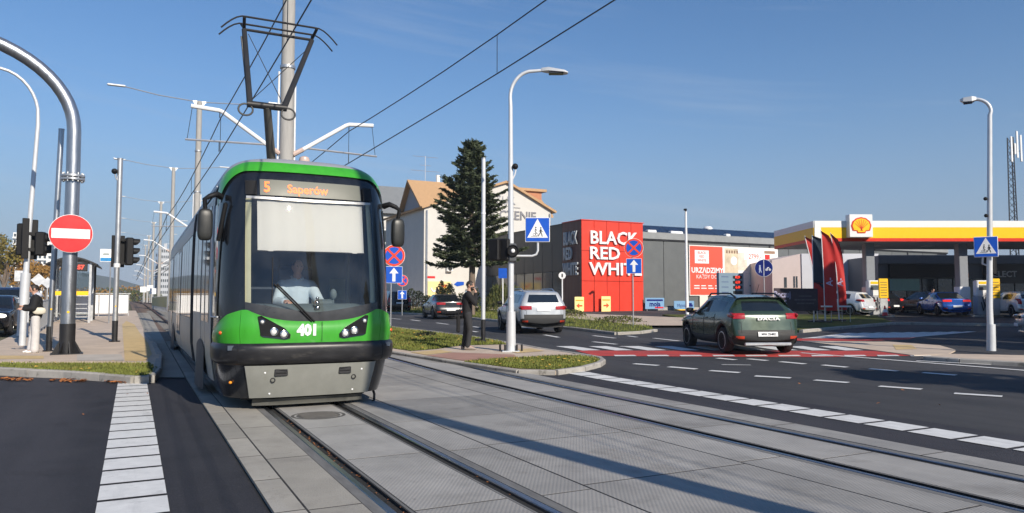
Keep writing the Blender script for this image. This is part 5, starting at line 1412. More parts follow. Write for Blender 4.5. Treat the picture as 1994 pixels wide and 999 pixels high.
# grey roofed house further left
Yg = 84.0
xg = xs(788, Yg); WG = Vector((xs(735, Yg), Yg, 0)); WG.z = gz(WG.x, WG.y)
gh = thing('grey_roofed_house', 'house with a grey slate roof beside the tram mirror', 'building', WG)
wg = xg - WG.x + 6
zt1, zt0 = zpx(360, WG.x, Yg + 5) - WG.z, zpx(412, WG.x, Yg) - WG.z
MB().box(0, wg, 0, 10, -1, zt0).build('wall', render_w, gh)
m_ = MB(); m_.loft([[(x_, -.6, zt0 - .2), (x_, 5, zt1), (x_, 10.6, zt0 - .2)] for x_ in (-.5, wg + .4)], True, True); m_.build('roof', slate, gh)
for i in range(3):
    for j in range(3):
        f = MB().box(.6 + i * 1.9, 1.7 + i * 1.9, -.06, .0, 1.2 + j * 3.0, 2.8 + j * 3.0).build('window', M['white'], gh)
        MB().box(.7 + i * 1.9, 1.6 + i * 1.9, -.08, -.062, 1.3 + j * 3.0, 2.7 + j * 3.0).build('pane', winm, f)
# ------------------------------------------------------------------ filling station (axes follow the camera heading)
YAW = -TH
def Fp(px, D, dz=0.0): return base(px, D, dz)
P0 = base(1590, 46); P0.z = gz(P0.x, P0.y)
S46 = F / 46
st = thing('canopy', 'white, yellow and red filling station canopy with a scallop shell emblem', 'canopy', P0, YAW)
cz1, cz0 = zpx(430, P0.x, P0.y) - P0.z, zpx(470, P0.x, P0.y) - P0.z
CW, CD = 26.0, 7.0
fyel = mat('fascia_yellow', lin(252, 196, 10), 0.35, var=0.03); fred = mat('fascia_red', lin(214, 50, 24), 0.35, var=0.03); fwh = mat('fascia_white', (0.80, 0.80, 0.79), 0.4, var=0.03)
fside = mat('fascia_side', (0.30, 0.12, 0.055), 0.5, var=0.35, scale=1.2)
hh = cz1 - cz0
MB().box(0, CW, .05, CD, cz0 + .1, cz1 - .05).build('deck', M['alu'], st)
MB().bbox(0, CW, 0, .05, cz0 + hh * .68, cz1, .01).build('white_fascia', fwh, st)
MB().box(0, .40, .0, .05, cz0, cz0 + hh * .68).build('white_fascia', fwh, st)
MB().box(.40, CW, -.004, .045, cz0 + hh * .16, cz0 + hh * .68 - .002).build('yellow_fascia', fyel, st)
MB().box(.40, CW, -.002, .045, cz0, cz0 + hh * .16).build('red_fascia', fred, st)
MB().box(-.05, 0, .05, CD, cz0 + hh * .16, cz0 + hh * .68).build('yellow_fascia', fyel, st); MB().box(-.048, 0, .05, CD, cz0, cz0 + hh * .158).build('red_fascia', fred, st)
MB().box(-.055, 0, .05, CD, cz0 + hh * .682, cz1).build('white_fascia', fwh, st)
MB().box(0, CW, .05, CD, cz0 - .02, cz0 + .098).build('ceiling', mat('canopy_ceiling', (0.42, 0.43, 0.44), 0.6, var=0.06), st)
for px in (1712, 1893, 2090):
    x0 = (px - 1590) / S46 * 1.03
    cl = MB().bbox(x0 - .28, x0 + .28, 1.2, 1.75, -.3, cz0, .03).build('column', mat('column_grey', (0.22, 0.24, 0.27), 0.5, var=0.06), st)
    MB().bbox(x0 - .34, x0 + .34, 1.14, 1.81, 1.0, 1.9, .03).build('column_guard', M['white'] if px == 1893 else M['galv'], cl)
for i in range(6): MB().box(1.5 + i * 3.6, 2.1 + i * 3.6, 3.2, 3.8, cz0 - .05, cz0 - .022).build('ceiling_light', M['white'], st)
# emblem box with scallop
ebx0, ebx1 = (1652 - 1590) / S46, (1697 - 1590) / S46
ez1, ez0 = zpx(419, P0.x, P0.y) - P0.z, zpx(463, P0.x, P0.y) - P0.z
em = MB().bbox(ebx0, ebx1, -.45, .1, ez0, ez1, .02).build('emblem_box', fwh, st)
ecx, ecz, er = (ebx0 + ebx1) / 2, (ez0 + ez1) / 2 - .02, (ebx1 - ebx0) * .36
def shell_outline(r, ox, oz):
    pts = [(-.42 * r, -.78 * r), (.42 * r, -.78 * r), (.50 * r, -.55 * r), (.95 * r, -.50 * r)]
    for i in range(29):
        a = R(-12) + R(204) * i / 28
        rr = r * (1.0 + .035 * abs(math.sin(i * math.pi / 4)))
        pts.append((rr * 1.06 * math.cos(a), rr * .92 * math.sin(a) + .02 * r))
    pts += [(-.95 * r, -.50 * r), (-.50 * r, -.55 * r)]
    return [(ox + a, oz + b) for a, b in pts]
MB().prism(shell_outline(er * 1.10, ecx, ecz), -.475, -.452).build('shell_red', fred, em)
MB().prism(shell_outline(er * .94, ecx, ecz), -.490, -.477).build('shell_yellow', fyel, em)
for i in range(-3, 4):
    a = R(90 + i * 22)
    x1_, z1_ = ecx + er * .84 * math.cos(a), ecz + er * .80 * math.sin(a)
    x0_, z0_ = ecx + er * .16 * i / 3, ecz - er * .55
    dx, dz = x1_ - x0_, z1_ - z0_; L = math.hypot(dx, dz); nx, nz = -dz / L * er * .028, dx / L * er * .028
    MB().prism([(x0_ - nx, z0_ - nz), (x1_ - nx, z1_ - nz), (x1_ + nx, z1_ + nz), (x0_ + nx, z0_ + nz)], -.497, -.492).build('shell_rib', fred, em)
# shop behind
P1 = base(1700, 55); shp = thing('station_shop', 'dark glazed station shop under the canopy', 'shop building', P1, YAW)
S55 = F / 55
sx = lambda px: (px - 1700) / S55
sz = lambda py: zpx(py, P1.x, P1.y) - P1.z
shopgrey = mat('shop_wall', (0.15, 0.16, 0.17), 0.6, var=0.08)
MB().box(sx(1712), sx(2200), 0, 9, -.3, sz(498)).build('wall', shopgrey, shp)
MB().bbox(sx(1712), sx(2200), -.12, -.0, sz(514), sz(497), .02).build('fascia', shopgrey, shp)
MB().box(sx(1732), sx(1884), -.2, -.002, sz(541), sz(515)).build('sign_band', mat('band_black', (0.012, 0.012, 0.014), 0.35), shp)
MB().box(sx(1916), sx(2200), -.2, -.002, sz(552), sz(515)).build('sign_band', mat('band_black_', (0.012, 0.012, 0.014), 0.35), shp)
text('SELECT', .62, sx(1952), -.22, sz(534.5), mat('select_letter', (0.5, 0.5, 0.48), 0.5), shp, .02, .012)
MB().box(sx(1878), sx(1886), -.16, -.01, sz(541), sz(532)).build('number_plate', mat('number_orange', lin(230, 120, 40), 0.5), shp)
text('3', .3, sx(1882), -.165, sz(536.5), M['black'], shp, .004, .01)
for i in range(9):
    a = 1736 + i * 30
    f = MB().box(sx(a), sx(a + 29), -.05, -.0, .1, sz(543)).build('glazing', glaz, shp)
    MB().box(sx(a) - .03, sx(a) + .03, -.09, -.052, .0, sz(542)).build('mullion', M['black'], f)
MB().box(sx(1732), sx(1790), -.14, -.06, sz(566), sz(543)).build('poster', mat('pale_green_poster', lin(150, 188, 178), 0.5, var=0.06), shp)
MB().box(sx(1724), sx(1728), -.1, 0, 0, sz(545)).build('trim', M['galv'], shp)
# wash hall left of the shop
P2 = base(1505, 60); wsh = thing('wash_hall', 'low white building with narrow dark windows behind the flags', 'building', P2, YAW)
S60 = F / 60
wx = lambda px: (px - 1505) / S60
wz = lambda py: zpx(py, P2.x, P2.y) - P2.z
wpink = mat('pinkish_render', (0.56, 0.47, 0.45), 0.9, var=0.05, scale=1); wblue = mat('pale_grey_render', (0.55, 0.56, 0.60), 0.9, var=0.04, scale=1)
m_ = MB(); m_.prism([(wx(1505), -.4), (wx(1562), -.4), (wx(1562), wz(494)), (wx(1505), wz(507))], 0, 8); m_.build('wall', wpink, wsh)
m_ = MB(); m_.box(wx(1562) + .004, wx(1712), -.1, 8, -.4, wz(494)); m_.build('wall', wblue, wsh)
for a, b, c, d in ((1528, 1533, 540, 560), (1546, 1549, 538, 560), (1551, 1554, 538, 560)): MB().box(wx(a), wx(b), -.03, -.002, wz(d), wz(c)).build('window', winm, wsh)
for a, b, c in ((1652, 1663, 538), (1674, 1684, 532), (1698, 1709, 538)):
    MB().box(wx(a), wx(b), -.13, -.102, wz(600), wz(c)).build('window', winm, wsh)
MB().bbox(wx(1675), wx(1683), -.18, -.132, wz(538), wz(530), .02).build('plate', M['signyellow'], wsh)
# dark banner on the fence, flags, table
t, w, z0, z1 = board('dark_banner', 'dark purple-brown advertising banner on the fence before the white building', 1507, 1592, 561, 606, 'banner', G(1550, 632).y, face=mat('banner_dark', (0.045, 0.032, 0.042), 0.5, var=0.45, scale=1.6), th=.04)
bt_ = mat('banner_lilac', (0.34, 0.33, 0.48), 0.6)
text('Poczuj', .42, -w * .64, -.006, z0 + (z1 - z0) * .72, bt_, t, .002, .01); text('moc', .42, -w * .70, -.006, z0 + (z1 - z0) * .42, bt_, t, .002, .01)
for a, b, c_ in ((-.1, .9, .46), (.0, .8, .30), (.1, .7, .62)):
    MB().box(w * a, w * b, -.006, -.002, z0 + (z1 - z0) * c_, z0 + (z1 - z0) * (c_ + .07)).build('print_patch', mat('banner_greyprint', (0.12, 0.10, 0.11), 0.6, var=.4, scale=3), t)
fr_ = mat('flag_red', lin(190, 40, 36), 0.7, var=0.08, scale=2); fb_ = mat('flag_navy', lin(24, 44, 62), 0.7, var=0.1, scale=2)
purp = mat('flag_lettering', (0.60, 0.50, 0.66), 0.7)
def flag(px, D, label, w, h, m, m2=None, lean=0.0, yaw=0.0, z0=.55, txt=None):
    p = base(px, D, .1)
    t = thing('feather_flag', label, 'flag', p, facing(p) + yaw, 'feather flags at the filling station')
    n_ = 16
    def edge(b):  # x of the free edge
        return w * (1 if b < .68 else math.sqrt(max(0, 1 - ((b - .68) / .32) ** 2)))
    m_ = MB(); m_.grid(lambda a, b: Vector((lean * b * b * h + a * edge(b), .06 * math.sin(a * 5 + b * 6) * a, z0 + b * h)), 6, n_)
    m_.grid(lambda a, b: Vector((lean * b * b * h + a * edge(b), .012 + .06 * math.sin(a * 5 + b * 6) * a, z0 + b * h)), 6, n_, True)
    m_.build('cloth', m, t, 60)
    if m2:
        m_ = MB(); m_.grid(lambda a, b: Vector((lean * b * b * h + a * edge(b), -.008 + .06 * math.sin(a * 5 + b * 6) * a, z0 + b * h)), 6, 6)
        m_.v = [(x_, y_, z0 + (z_ - z0) * .25) for x_, y_, z_ in m_.v]; m_.build('lower_cloth', m2, t, 60)
    MB().tube([(0, .006, 0), (lean * .25 * h, .006, z0 + h * .5), (lean * h, .006, z0 + h + .03)], .022, 6).build('pole', M['whitesteel'], t, 40)
    m_ = MB(); m_.bbox(-.3, .3, -.3, .3, -.02, .05, .01); m_.build('foot', M['black'], t)
    if txt: text(txt, .42, lean * .3 * h + w * .5, -.10, z0 + h * .36, purp, t, .004, .008, rot=R(-90))
    return t
flag(1592, 38.0, 'red feather flag behind the navy one, leftmost at the station', .6, 3.8, fr_, lean=-.14, txt='A-')
flag(1585, 37.0, 'navy feather flag with a red foot, leaning left', .8, 3.1, fb_, fr_, lean=.0, z0=1.2)
flag(1606, 36.5, 'broad red feather flag in the middle with pale lettering', .56, 3.95, fr_, lean=-.02, txt='A-')
flag(1634, 38.0, 'narrow red feather flag with a navy edge, rightmost', .36, 3.95, fr_, lean=-.08, txt='A-')
flag(1633, 38.6, 'navy feather flag behind the rightmost red one', .36, 3.9, fb_, lean=-.05)
p = base(1624, 36.6, .1)
t = thing('trestle_table', 'white trestle table with thin legs below the flags', 'table', p, YAW)
MB().bbox(-.55, .75, -.25, .25, .72, .80, .01).build('tabletop', M['white'], t)
for x_ in (-.5, -.05, .3, .7): MB().cyl((x_, -.2 if x_ != -.05 else .2, 0), (x_, -.2 if x_ != -.05 else .2, .72), .015, n=6).build('leg', M['alu'], t)
# pumps
def pump(px, D, label, yel):
    p = base(px, D, .12)
    t = thing('fuel_pump', label, 'fuel pump', p, YAW, 'fuel pumps')
    MB().bbox(-.42, .42, -.25, .25, 0, 1.15, .03).build('cabinet', mat('pump_grey', (0.40, 0.41, 0.43), 0.45), t)
    hd = MB().bbox(-.40, .40, -.22, .22, 1.16, 2.15, .05).build('display_head', M['white'], t)
    MB().box(-.28, .28, -.235, -.222, 1.55, 1.85).build('screen', mat('pump_screen', (0.10, 0.12, 0.13), 0.2), hd)
    MB().box(-.28, .28, -.235, -.222, 1.92, 2.08).build('label', M['signyellow'], hd)
    for k in range(3):
        m_ = MB(); m_.tube([(.30 - .2 * k, -.26, 1.1), (.36 - .2 * k, -.34, .6), (.30 - .2 * k, -.32, .25), (.2 - .2 * k, -.28, .8)], .025, 6); m_.build('hose', M['rubber'], t, 40)
    if yel: 
        p2 = base(px + yel, D - 1.0, .12); t2 = thing('yellow_bin', 'tall yellow notice board on a post beside the ' + label.split(',')[0], 'notice board', p2, YAW)
        MB().bbox(-.28, .28, -.06, .06, 1.05, 2.25, .02).build('panel', M['signyellow'], t2); m_ = MB(); m_.bbox(-.24, .24, -.05, .05, 0, 1.04, .02); m_.build('stand', M['galv'], t2)
        for k in range(6): MB().box(-.2, .2, -.066, -.061, 1.2 + k * .16, 1.25 + k * .16).build('print_line', mat('print_olive', (0.2, 0.14, 0.02), 0.6), t2)
    MB().box(-1.0, 1.0, -.5, .5, -.14, .0).build('island', M['kerb'], t)
pump(1702, 46.5, 'left fuel pump, between the flags and the column', 19)
pump(1912, 46.5, 'right fuel pump, behind the lamp post', 27)
p = base(1723, 44.2, .12); t = thing('traffic_cone', 'small red and white cone at the foot of the canopy column', 'cone', p)
MB().lathe([(.16, .03), (.03, .62)], 14).build('cone', M['signred'], t, 40); MB().lathe([(.125, .22), (.088, .40)], 14, Matrix.Scale(1.03, 4)).build('white_ring', M['white'], t, 40); MB().box(-.2, .2, -.2, .2, 0, .04).build('foot', M['black'], t)
# phone mast
p = base(1981, 92); t = thing('phone_mast', 'tall dark lattice phone mast with white antennas at the right edge', 'mast', p)
hm = zpx(268, p.x, p.y) - p.z
m_ = MB()
for a in range(3):
    an = a * 2.094 + .3
    m_.tube([(.6 * math.cos(an), .6 * math.sin(an), 0), (.35 * math.cos(an), .35 * math.sin(an), hm)], .07, 5)
for i in range(26):
    z_ = hm * i / 26
    for a in range(3):
        a0, a1 = a * 2.094 + .3, (a + 1) * 2.094 + .3
        r0, r1 = .6 - .25 * i / 26, .6 - .25 * (i + 1) / 26
        m_.tube([(r0 * math.cos(a0), r0 * math.sin(a0), z_), (r1 * math.cos(a1), r1 * math.sin(a1), z_ + hm / 26)], .035, 4)
m_.build('lattice', M['black'], t)
for x_, z_, h_ in ((-.65, hm - 3.2, 3.2), (.6, hm - 2.6, 3.4), (1.4, hm - 3.0, 3.4), (.1, hm - 2.2, 1.4)):
    MB().bbox(x_ - .16, x_ + .16, -.5, -.35, z_, z_ + h_, .03).build('antenna', M['white'], t)
    MB().tube([(x_, -.35, z_ + h_ * .4), (x_ * .4, 0, z_ + h_ * .4)], .05, 5).build('antenna_bracket', M['black'], t)
# ------------------------------------------------------------------ left side: shelter, screens, railing, far blocks
p = base(138, 34.5, PH); t = thing('tram_shelter', 'tram stop shelter with a dark curved roof and a red time display', 'shelter', p, 0)
S35 = F / 34.5
zz = lambda py: zpx(py, p.x, p.y) - p.z
rz_, w2 = zz(514), 1.05
m_ = MB(); arc = [(-w2 + 2 * w2 * i / 14, .34 * math.sin(math.pi * i / 14)) for i in range(15)]
m_.loft([[(x_, y_, rz_ + a_) for x_, a_ in arc] + [(x_, y_, rz_ + a_ - .07) for x_, a_ in arc[::-1]] for y_ in (-.2, 4.6)], True, True); m_.build('roof', M['black'], t, 40)
for x_, y_ in ((-.75, 0), (.75, 0), (-.75, 2.2), (.75, 2.2), (-.75, 4.4), (.75, 4.4)):
    MB().box(x_ - .05, x_ + .05, y_ - .05, y_ + .05, 0, rz_ + .08).build('column', M['black'] if (x_ > 0 and y_ > 4) else M['galv'], t)
gm = clear_glass('shelter_glass', (0.82, 0.86, 0.86), 0.03, 0.05)
for y_ in (.1, 2.3): MB().box(-.76, -.74, y_, y_ + 2.0, .25, rz_ - .2).build('glass_panel', gm, t)
MB().box(-.69, .69, 4.38, 4.40, .25, rz_ - .2).build('glass_panel', gm, t)
MB().box(-.69, .69, 0.0, .03, zz(575), zz(567)).build('yellow_strip', M['signyellow'], t)
MB().box(-.69, .69, 4.36, 4.375, zz(612), zz(576)).build('white_panel', M['white'], t)
db_ = MB().bbox(-.1, .62, -.12, .1, zz(528), zz(512), .02).build('time_display', M['black'], t)
text('8:57', .26, .26, -.125, zz(520.5), led, db_, .002, .012)
MB().bbox(-.6, -.35, 3.0, 4.0, .42, .48, .02).build('bench', M['galv'], t)
for k in range(4): MB().box(.1, .66, .02, .05, .25 + .2 * k, .29 + .2 * k).build('rail', M['galv'], t)
# white screen fence beyond the shelter
p = base(152, 43.0, PH)
t = thing('screen_fence', 'white panel fence across the far end of the tram platform', 'fence', p, facing(p))
S43 = F / 43
for a, b in ((150, 187), (188, 220), (221, 239)):
    MB().bbox((a - 152) / S43, (b - 152) / S43 - .03, 0, .05, zpx(611, p.x, p.y) - p.z, zpx(574, p.x, p.y) - p.z, .01).build('panel', M['white'], t)
for a in (149.5, 187.5, 220.5, 239.5):
    MB().box((a - 152) / S43 - .03, (a - 152) / S43 + .0, -.02, .07, 0, zpx(570, p.x, p.y) - p.z).build('post', M['galv'], t)
MB().box(-.1, 2.7, .0, .05, zpx(572, p.x, p.y) - p.z, zpx(570.5, p.x, p.y) - p.z).build('top_rail', M['galv'], t)
# stop sign plate
p = base(203, 34, PH); t = thing('tram_stop_sign', 'white and blue tram stop plate on a thin pole above the platform', 'sign', p, facing(p))
zq = lambda py: zpx(py, p.x, p.y) - p.z
MB().cyl((.20, .03, 0), (.20, .03, zq(484)), .03, n=8).build('pole', M['galv'], t, 40)
MB().bbox(-.24, .24, -.02, .0, zq(510), zq(485), .01).build('plate', M['signwhite'], t)
MB().box(-.22, .22, -.026, -.0205, zq(508.5), zq(502)).build('blue_band', mat('stop_blue', lin(20, 130, 190), 0.4), t)
m_ = MB(); m_.prism([(-.14, zq(497)), (.14, zq(497)), (.11, zq(493)), (-.10, zq(493))], -.026, -.0205); m_.build('tram_symbol', mat('symbol_grey', (0.3, 0.34, 0.33), 0.5), t)
# railing
a_, b_ = G(70, 652, PH), G(112, 622, PH)
L = (b_ - a_).length; ang = math.atan2(b_.y - a_.y, b_.x - a_.x)
t = thing('railing', 'grey picket railing along the outer edge of the tram platform', 'railing', a_, ang)
for z in (.12, 1.12):
    MB().tube([(0, 0, z), (L, 0, z + (b_.z - a_.z))], .025, 6).build('rail', M['galv'], t, 40)
n = int(L / .14)
for i in range(n + 1):
    q = L * i / n; dzz = (b_.z - a_.z) * i / n
    thick = i % 12 == 0
    MB().cyl((q, 0, dzz - (0 if thick else -.12)), (q, 0, dzz + 1.12), .035 if thick else .021, n=6).build('post' if thick else 'picket', M['galv'], t)
p = base(46, 24.5, PH); t = thing('utility_cabinet', 'narrow pale grey cabinet beside the waiting person', 'cabinet', p, .1)
MB().bbox(-.16, .16, -.14, .14, 0, 1.22, .02).build('body', M['greypaint'], t); MB().bbox(-.18, .18, -.16, .16, 1.22, 1.28, .015).build('lid', M['greypaint'], t)
MB().box(-.12, .12, -.152, -.142, .2, 1.1).build('door', M['galv'], t)
# far blocks
def block(nm, label, px0, px1, py_top, D, dep, m, floors, bays, balcony=True):
    p = base((px0 + px1) / 2, D); p.z = gz(p.x, p.y)
    w = (px1 - px0) / (F / D); h = zpx(py_top, p.x, p.y) - p.z
    t = thing(nm, label, 'apartment block', p, facing(p))
    MB().box(-w / 2, w / 2, 0, dep, -1, h).build('wall', m, t)
    fh = h / floors
    for j in range(floors):
        for i in range(bays):
            x0 = -w / 2 + w * (i + .18) / bays
            MB().box(x0, x0 + w / bays * .55, -.12, .0, fh * (j + .35), fh * (j + .8)).build('window', winm, t)
        if balcony: MB().box(-w / 2 - .2, w / 2 - w * .4, -1.2, -.13, fh * (j + .02), fh * (j + .3)).build('balcony', M['white'], t)
    MB().box(-w * .2, w * .2, 1, dep - 1, h, h + 2).build('roof_house', m, t)
    return t
block('apartment_tower', 'tall white apartment tower with balconies far off at the left', 22, 42, 453, 330, 14, M['white'], 11, 3)
block('apartment_tower', 'pale apartment tower partly hidden behind the no-entry sign', 72, 96, 462, 360, 14, M['white'], 11, 3)
block('office_block', 'far blue-grey glazed block right of the masts, beside the tram', 301, 314, 492, 300, 20, mat('far_glass_blue', (0.16, 0.22, 0.32), 0.3, var=0.2, scale=.2), 8, 4, False)
block('office_block', 'far pale block with dark windows just left of the tram', 312, 326, 484, 280, 20, mat('far_pale', (0.45, 0.47, 0.50), 0.7, var=0.1, scale=.2), 9, 4, False)
# far hills
hm_ = MB(); N = 60
def hill(i, r):
    a = R(-40) + R(110) * i / N
    return (r * math.sin(a), r * math.cos(a), 0)
top = []
vs_ = []
for i in range(N + 1):
    a = hill(i, 1050); b = hill(i, 1350)
    hgt = 13 + 5 * math.sin(i * .43 + 1) + 3 * math.sin(i * 1.3) + 32 * math.exp(-((i - 19.5) / 3.2) ** 2)
    vs_ += [(a[0], a[1], -1), (b[0], b[1], hgt), (b[0] * 1.1, b[1] * 1.1, -1)]
fs_ = []
for i in range(N):
    for k in (0, 1): fs_.append((i * 3 + k, i * 3 + k + 1, (i + 1) * 3 + k + 1, (i + 1) * 3 + k))
hm_.add(vs_, fs_); hm_.build('hills', mat('wooded_hills', (0.06, 0.075, 0.05), 0.95, var=0.3, scale=0.01), None, 60, kind='structure')
# small far signs
for px, D, zc, s_, lab in ((38, 70, 3.0, .5, 'square sign back on a pole left of the lamp post'), (73, 62, 2.5, .40, 'diamond sign back between the lamp post and the gantry pole'), (91, 66, 2.3, .36, 'small diamond sign back next to the slim post'), (278, 130, 2.4, .5, 'small white sign beside the far track, left of the masts'), (291, 110, 2.3, .42, 'small white and orange sign beside the far track'), (297, 90, 1.6, .35, 'low white plate by the yellow barrier')):
    p = base(px, D); t = thing('far_sign', lab, 'road sign', p, facing(p))
    MB().cyl((0, 0, 0), (0, 0, zc), .05, n=6).build('pole', M['galv'], t)
    MB().box(-s_, s_, -.06, -.02, -s_, s_, Matrix.Translation((0, 0, zc)) @ Matrix.Rotation(R(45) if 'diamond' in lab else 0, 4, 'Y')).build('plate', M['alu'] if 'back' in lab else M['signwhite'], t)
a_, b_ = base(296, 66), base(328, 45)
L = (b_ - a_).length; ang = math.atan2(b_.y - a_.y, b_.x - a_.x)
t = thing('yellow_barrier', 'low yellow barrier fence along the far track, left of the tram', 'barrier', a_, ang)
for i in range(int(L / 1.5)): MB().box(i * 1.5, i * 1.5 + 1.42, -.02, .02, .3, 1.0).build('panel', mat('barrier_yellow', (0.55, 0.45, 0.14), 0.6) if i == 0 else bpy.data.materials['barrier_yellow'], t)
for i in range(int(L / 1.5) + 1): MB().cyl((i * 1.5 - .04, 0, 0), (i * 1.5 - .04, 0, 1.05), .035, n=6).build('post', M['galv'], t)
# ------------------------------------------------------------------ vehicles (local: +Y forward, X right, Z up)
def carpaint(name, c, rough=0.25):
    return mat(name, c, rough, metal=0.25, var=0.05, scale=2, coat=0.7)
tyre_m = mat('tyre', (0.016, 0.016, 0.017), 0.85, var=0.2, scale=10)
alloy = mat('alloy', (0.55, 0.56, 0.57), 0.3, metal=0.8, var=0.05)
alloyd = mat('dark_alloy', (0.05, 0.05, 0.055), 0.35, metal=0.6, var=0.05)
cladm = mat('bumper_cladding', (0.022, 0.023, 0.024), 0.65, var=0.15, scale=5)
glassc = mat('car_glass', (0.010, 0.014, 0.018), 0.04, var=0, spec=0.9)
tailred = mat('tail_light_red', (0.35, 0.012, 0.012), 0.15, var=0.2, scale=20, coat=0.6)
tailon = mat('tail_light_lit', (0.6, 0.02, 0.015), 0.15, var=0.2, scale=20, coat=0.5, emit=(1, .05, .03), es=.5)
clearl = mat('clear_lamp', (0.55, 0.56, 0.58), 0.08, var=0.1, coat=0.6)
litlamp = mat('headlamp_lit', (0.9, 0.9, 0.85), 0.2, var=0, emit=(1, .95, .8), es=3)
amber = mat('indicator_lit', (0.9, 0.35, 0.05), 0.2, var=0, emit=(1, .4, .05), es=1.2)
platew = mat('number_plate_white', (0.78, 0.79, 0.80), 0.4, var=0.04, scale=12)
BODY, CLAD, SGL, WSH, RGL, LOWR = range(6)
def car_body(L, W, H, r, yf, yr, zb, belt, hood, kind, roofx=None):
    """returns mesh after subdivision; material index = part"""
    hw = W / 2; y0 = L / 2; y1 = -L / 2
    RA = r + .055
    secs = []   # each: list of 10 (x, y, z)
    def S(y, zl, za, zm, zbt, wr, zre, zt, w=1.0, dy=(0, 0, 0, 0, 0, 0, 0, 0, 0, 0), arch=False):
        k1x = hw - .24 if arch else hw * .80
        k1z = zl if arch else zb
        q = [(0, y, zb), (k1x * w, y, k1z), ((hw - .025) * w, y, zl), (hw * w, y, za), (hw * w, y, zm), (hw * .965 * w, y, zbt), (wr + .05, y, zre - .075), (wr, y, zre), (wr * .86, y, zt - .006), (0, y, zt)]
        secs.append([(a, b + d, c) for (a, b, c), d in zip(q, dy)])
    zs, zc, zm = zb + .09, zb + .20, belt - .22
    def hoodS(y, w, zt, zl=zs, za=zc, arch=False, zmm=None):
        q = zt - .06
        S(y, zl, za, min(zmm or zm, q - .1), q, hw * .80 * w, zt - .012, zt + .015, w, arch=arch)
        secs[-1][6] = (hw * .88 * w, y, zt - .03)
    # front
    nose = hood - .12
    w0 = .84
    secs.append([(0, y0 - .10, zb), (hw * .55, y0 - .12, zb), (hw * .74, y0 - .16, zb + .03), (hw * .76, y0 - .15, zb + .08), (hw * .74, y0 - .13, zb + .12), (hw * .70, y0 - .11, zb + .16), (hw * .6, y0 - .08, zb + .18), (hw * .5, y0 - .06, zb + .19), (hw * .4, y0 - .05, zb + .2), (0, y0 - .03, zb + .2)])
    secs.append([(0, y0 - .14, zb), (hw * .6, y0 - .16, zb), (hw * .84, y0 - .24, zb + .05), (hw * .87, y0 - .22, zb + .18), (hw * .86, y0 - .20, zb + .28), (hw * .82, y0 - .15, zb + .36), (hw * .74, y0 - .09, zb + .38), (hw * .62, y0 - .05, zb + .40), (hw * .5, y0 - .03, zb + .41), (0, y0, zb + .42)])
    secs.append([(0, y0 - .2, zb), (hw * .66, y0 - .22, zb), (hw * .92, y0 - .36, zs), (hw * .95, y0 - .34, zc), (hw * .95, y0 - .32, zb + .36), (hw * .90, y0 - .27, nose - .12), (hw * .82, y0 - .18, nose - .06), (hw * .74, y0 - .14, nose - .03), (hw * .6, y0 - .10, nose - .01), (0, y0 - .06, nose)])
    ya = yf + RA
    hoodS(min(ya + .05, y0 - .38), .975, hood - .07)
    hoodS(yf + RA * .96, .985, hood - .05, r + .28 * RA, r + .42 * RA, True)
    hoodS(yf + RA * .62, .99, hood - .04, r + .86 * RA, r + 1.02 * RA, True)
    hoodS(yf, 1.0, hood - .01, r + 1.06 * RA, r + 1.26 * RA, True, r + 1.34 * RA)
    hoodS(yf - RA * .62, 1.0, hood, r + .86 * RA, r + 1.02 * RA, True)
    ycowl = yf - RA * .9
    hoodS(yf - RA * .96, 1.0, hood + .02, r + .28 * RA, r + .42 * RA, True)
    yap = ycowl - (.78 if kind != 'suv' else .70)     # roof front
    wr = roofx or hw * .70
    S(ycowl - .14, zs, zc, zm, belt - .03, hw * .80, belt + .06, belt + .09)
    secs[-1][6] = (hw * .90, ycowl - .14, belt + .0)
    iw = len(secs) - 1
    S(yap, zs, zc, zm, belt, wr, H - .06, H - .02)
    ib = yap - .38
    S(ib + .045, zs, zc, zm, belt + .005, wr, H - .03, H)
    S(ib - .045, zs, zc, zm, belt + .01, wr, H - .03, H)
    yC = {'suv': yr - .10, 'hatch': yr + .12, 'sedan': yr + .28}[kind]
    # rear door and arch
    if yr + RA * .96 + .05 < ib - .1: S(yr + RA * 1.04, zs, zc, zm, belt + .02, wr, H - .03, H)
    top = lambda y: H - .03 - (.05 if kind == 'suv' else .11) * max(0, (ib - y) / 1.6) ** 2
    arches = [(.96, .28, .42), (.62, .86, 1.02), (0, 1.06, 1.26), (-.62, .86, 1.02), (-.96, .28, .42)]
    if kind in ('suv', 'hatch'):
        yt = y1 + (.30 if kind == 'suv' else .56)      # roof trailing edge
        for a, zl, za in arches:
            y = yr + RA * a
            if y > yt + .12:
                S(y, r + zl * RA, r + za * RA, max(zm, r + 1.34 * RA) if a == 0 else zm, belt + .03 + (.03 if y < yC else 0), wr * (.99 if y < yC else 1), top(y), top(y) + .03, arch=True)
                ymark = y
            else:
                q = (y - yt) / (y1 + .12 - yt) if y < yt else 0
                S(y, r + zl * RA, r + za * RA, zm, belt + .05, wr * .97, top(yt), top(yt) + .03, arch=True, w=1 - .01 * max(q, 0))
        # E: roof lip; E2 glass top; F2 glass bottom; F; G; H
        yl = secs[-1][5][1]
        zr1 = top(yt)
        ytg = y1 + (.10 if kind == 'suv' else .13)                                # tailgate face at belt
        def tail(ys_, xs_, zs_): secs.append([(x, y, z) for x, y, z in zip(xs_, ys_, zs_)])
        ysd = min(yl - .05, yt + .05)
        kt, kb = (.97, .90) if kind == 'suv' else (.90, .86)
        base_z = [zb, zb, zs, zc, zm, belt + .05]
        xs0 = [0, hw * .78, hw * .965, hw * .985, hw * .985, hw * .95]
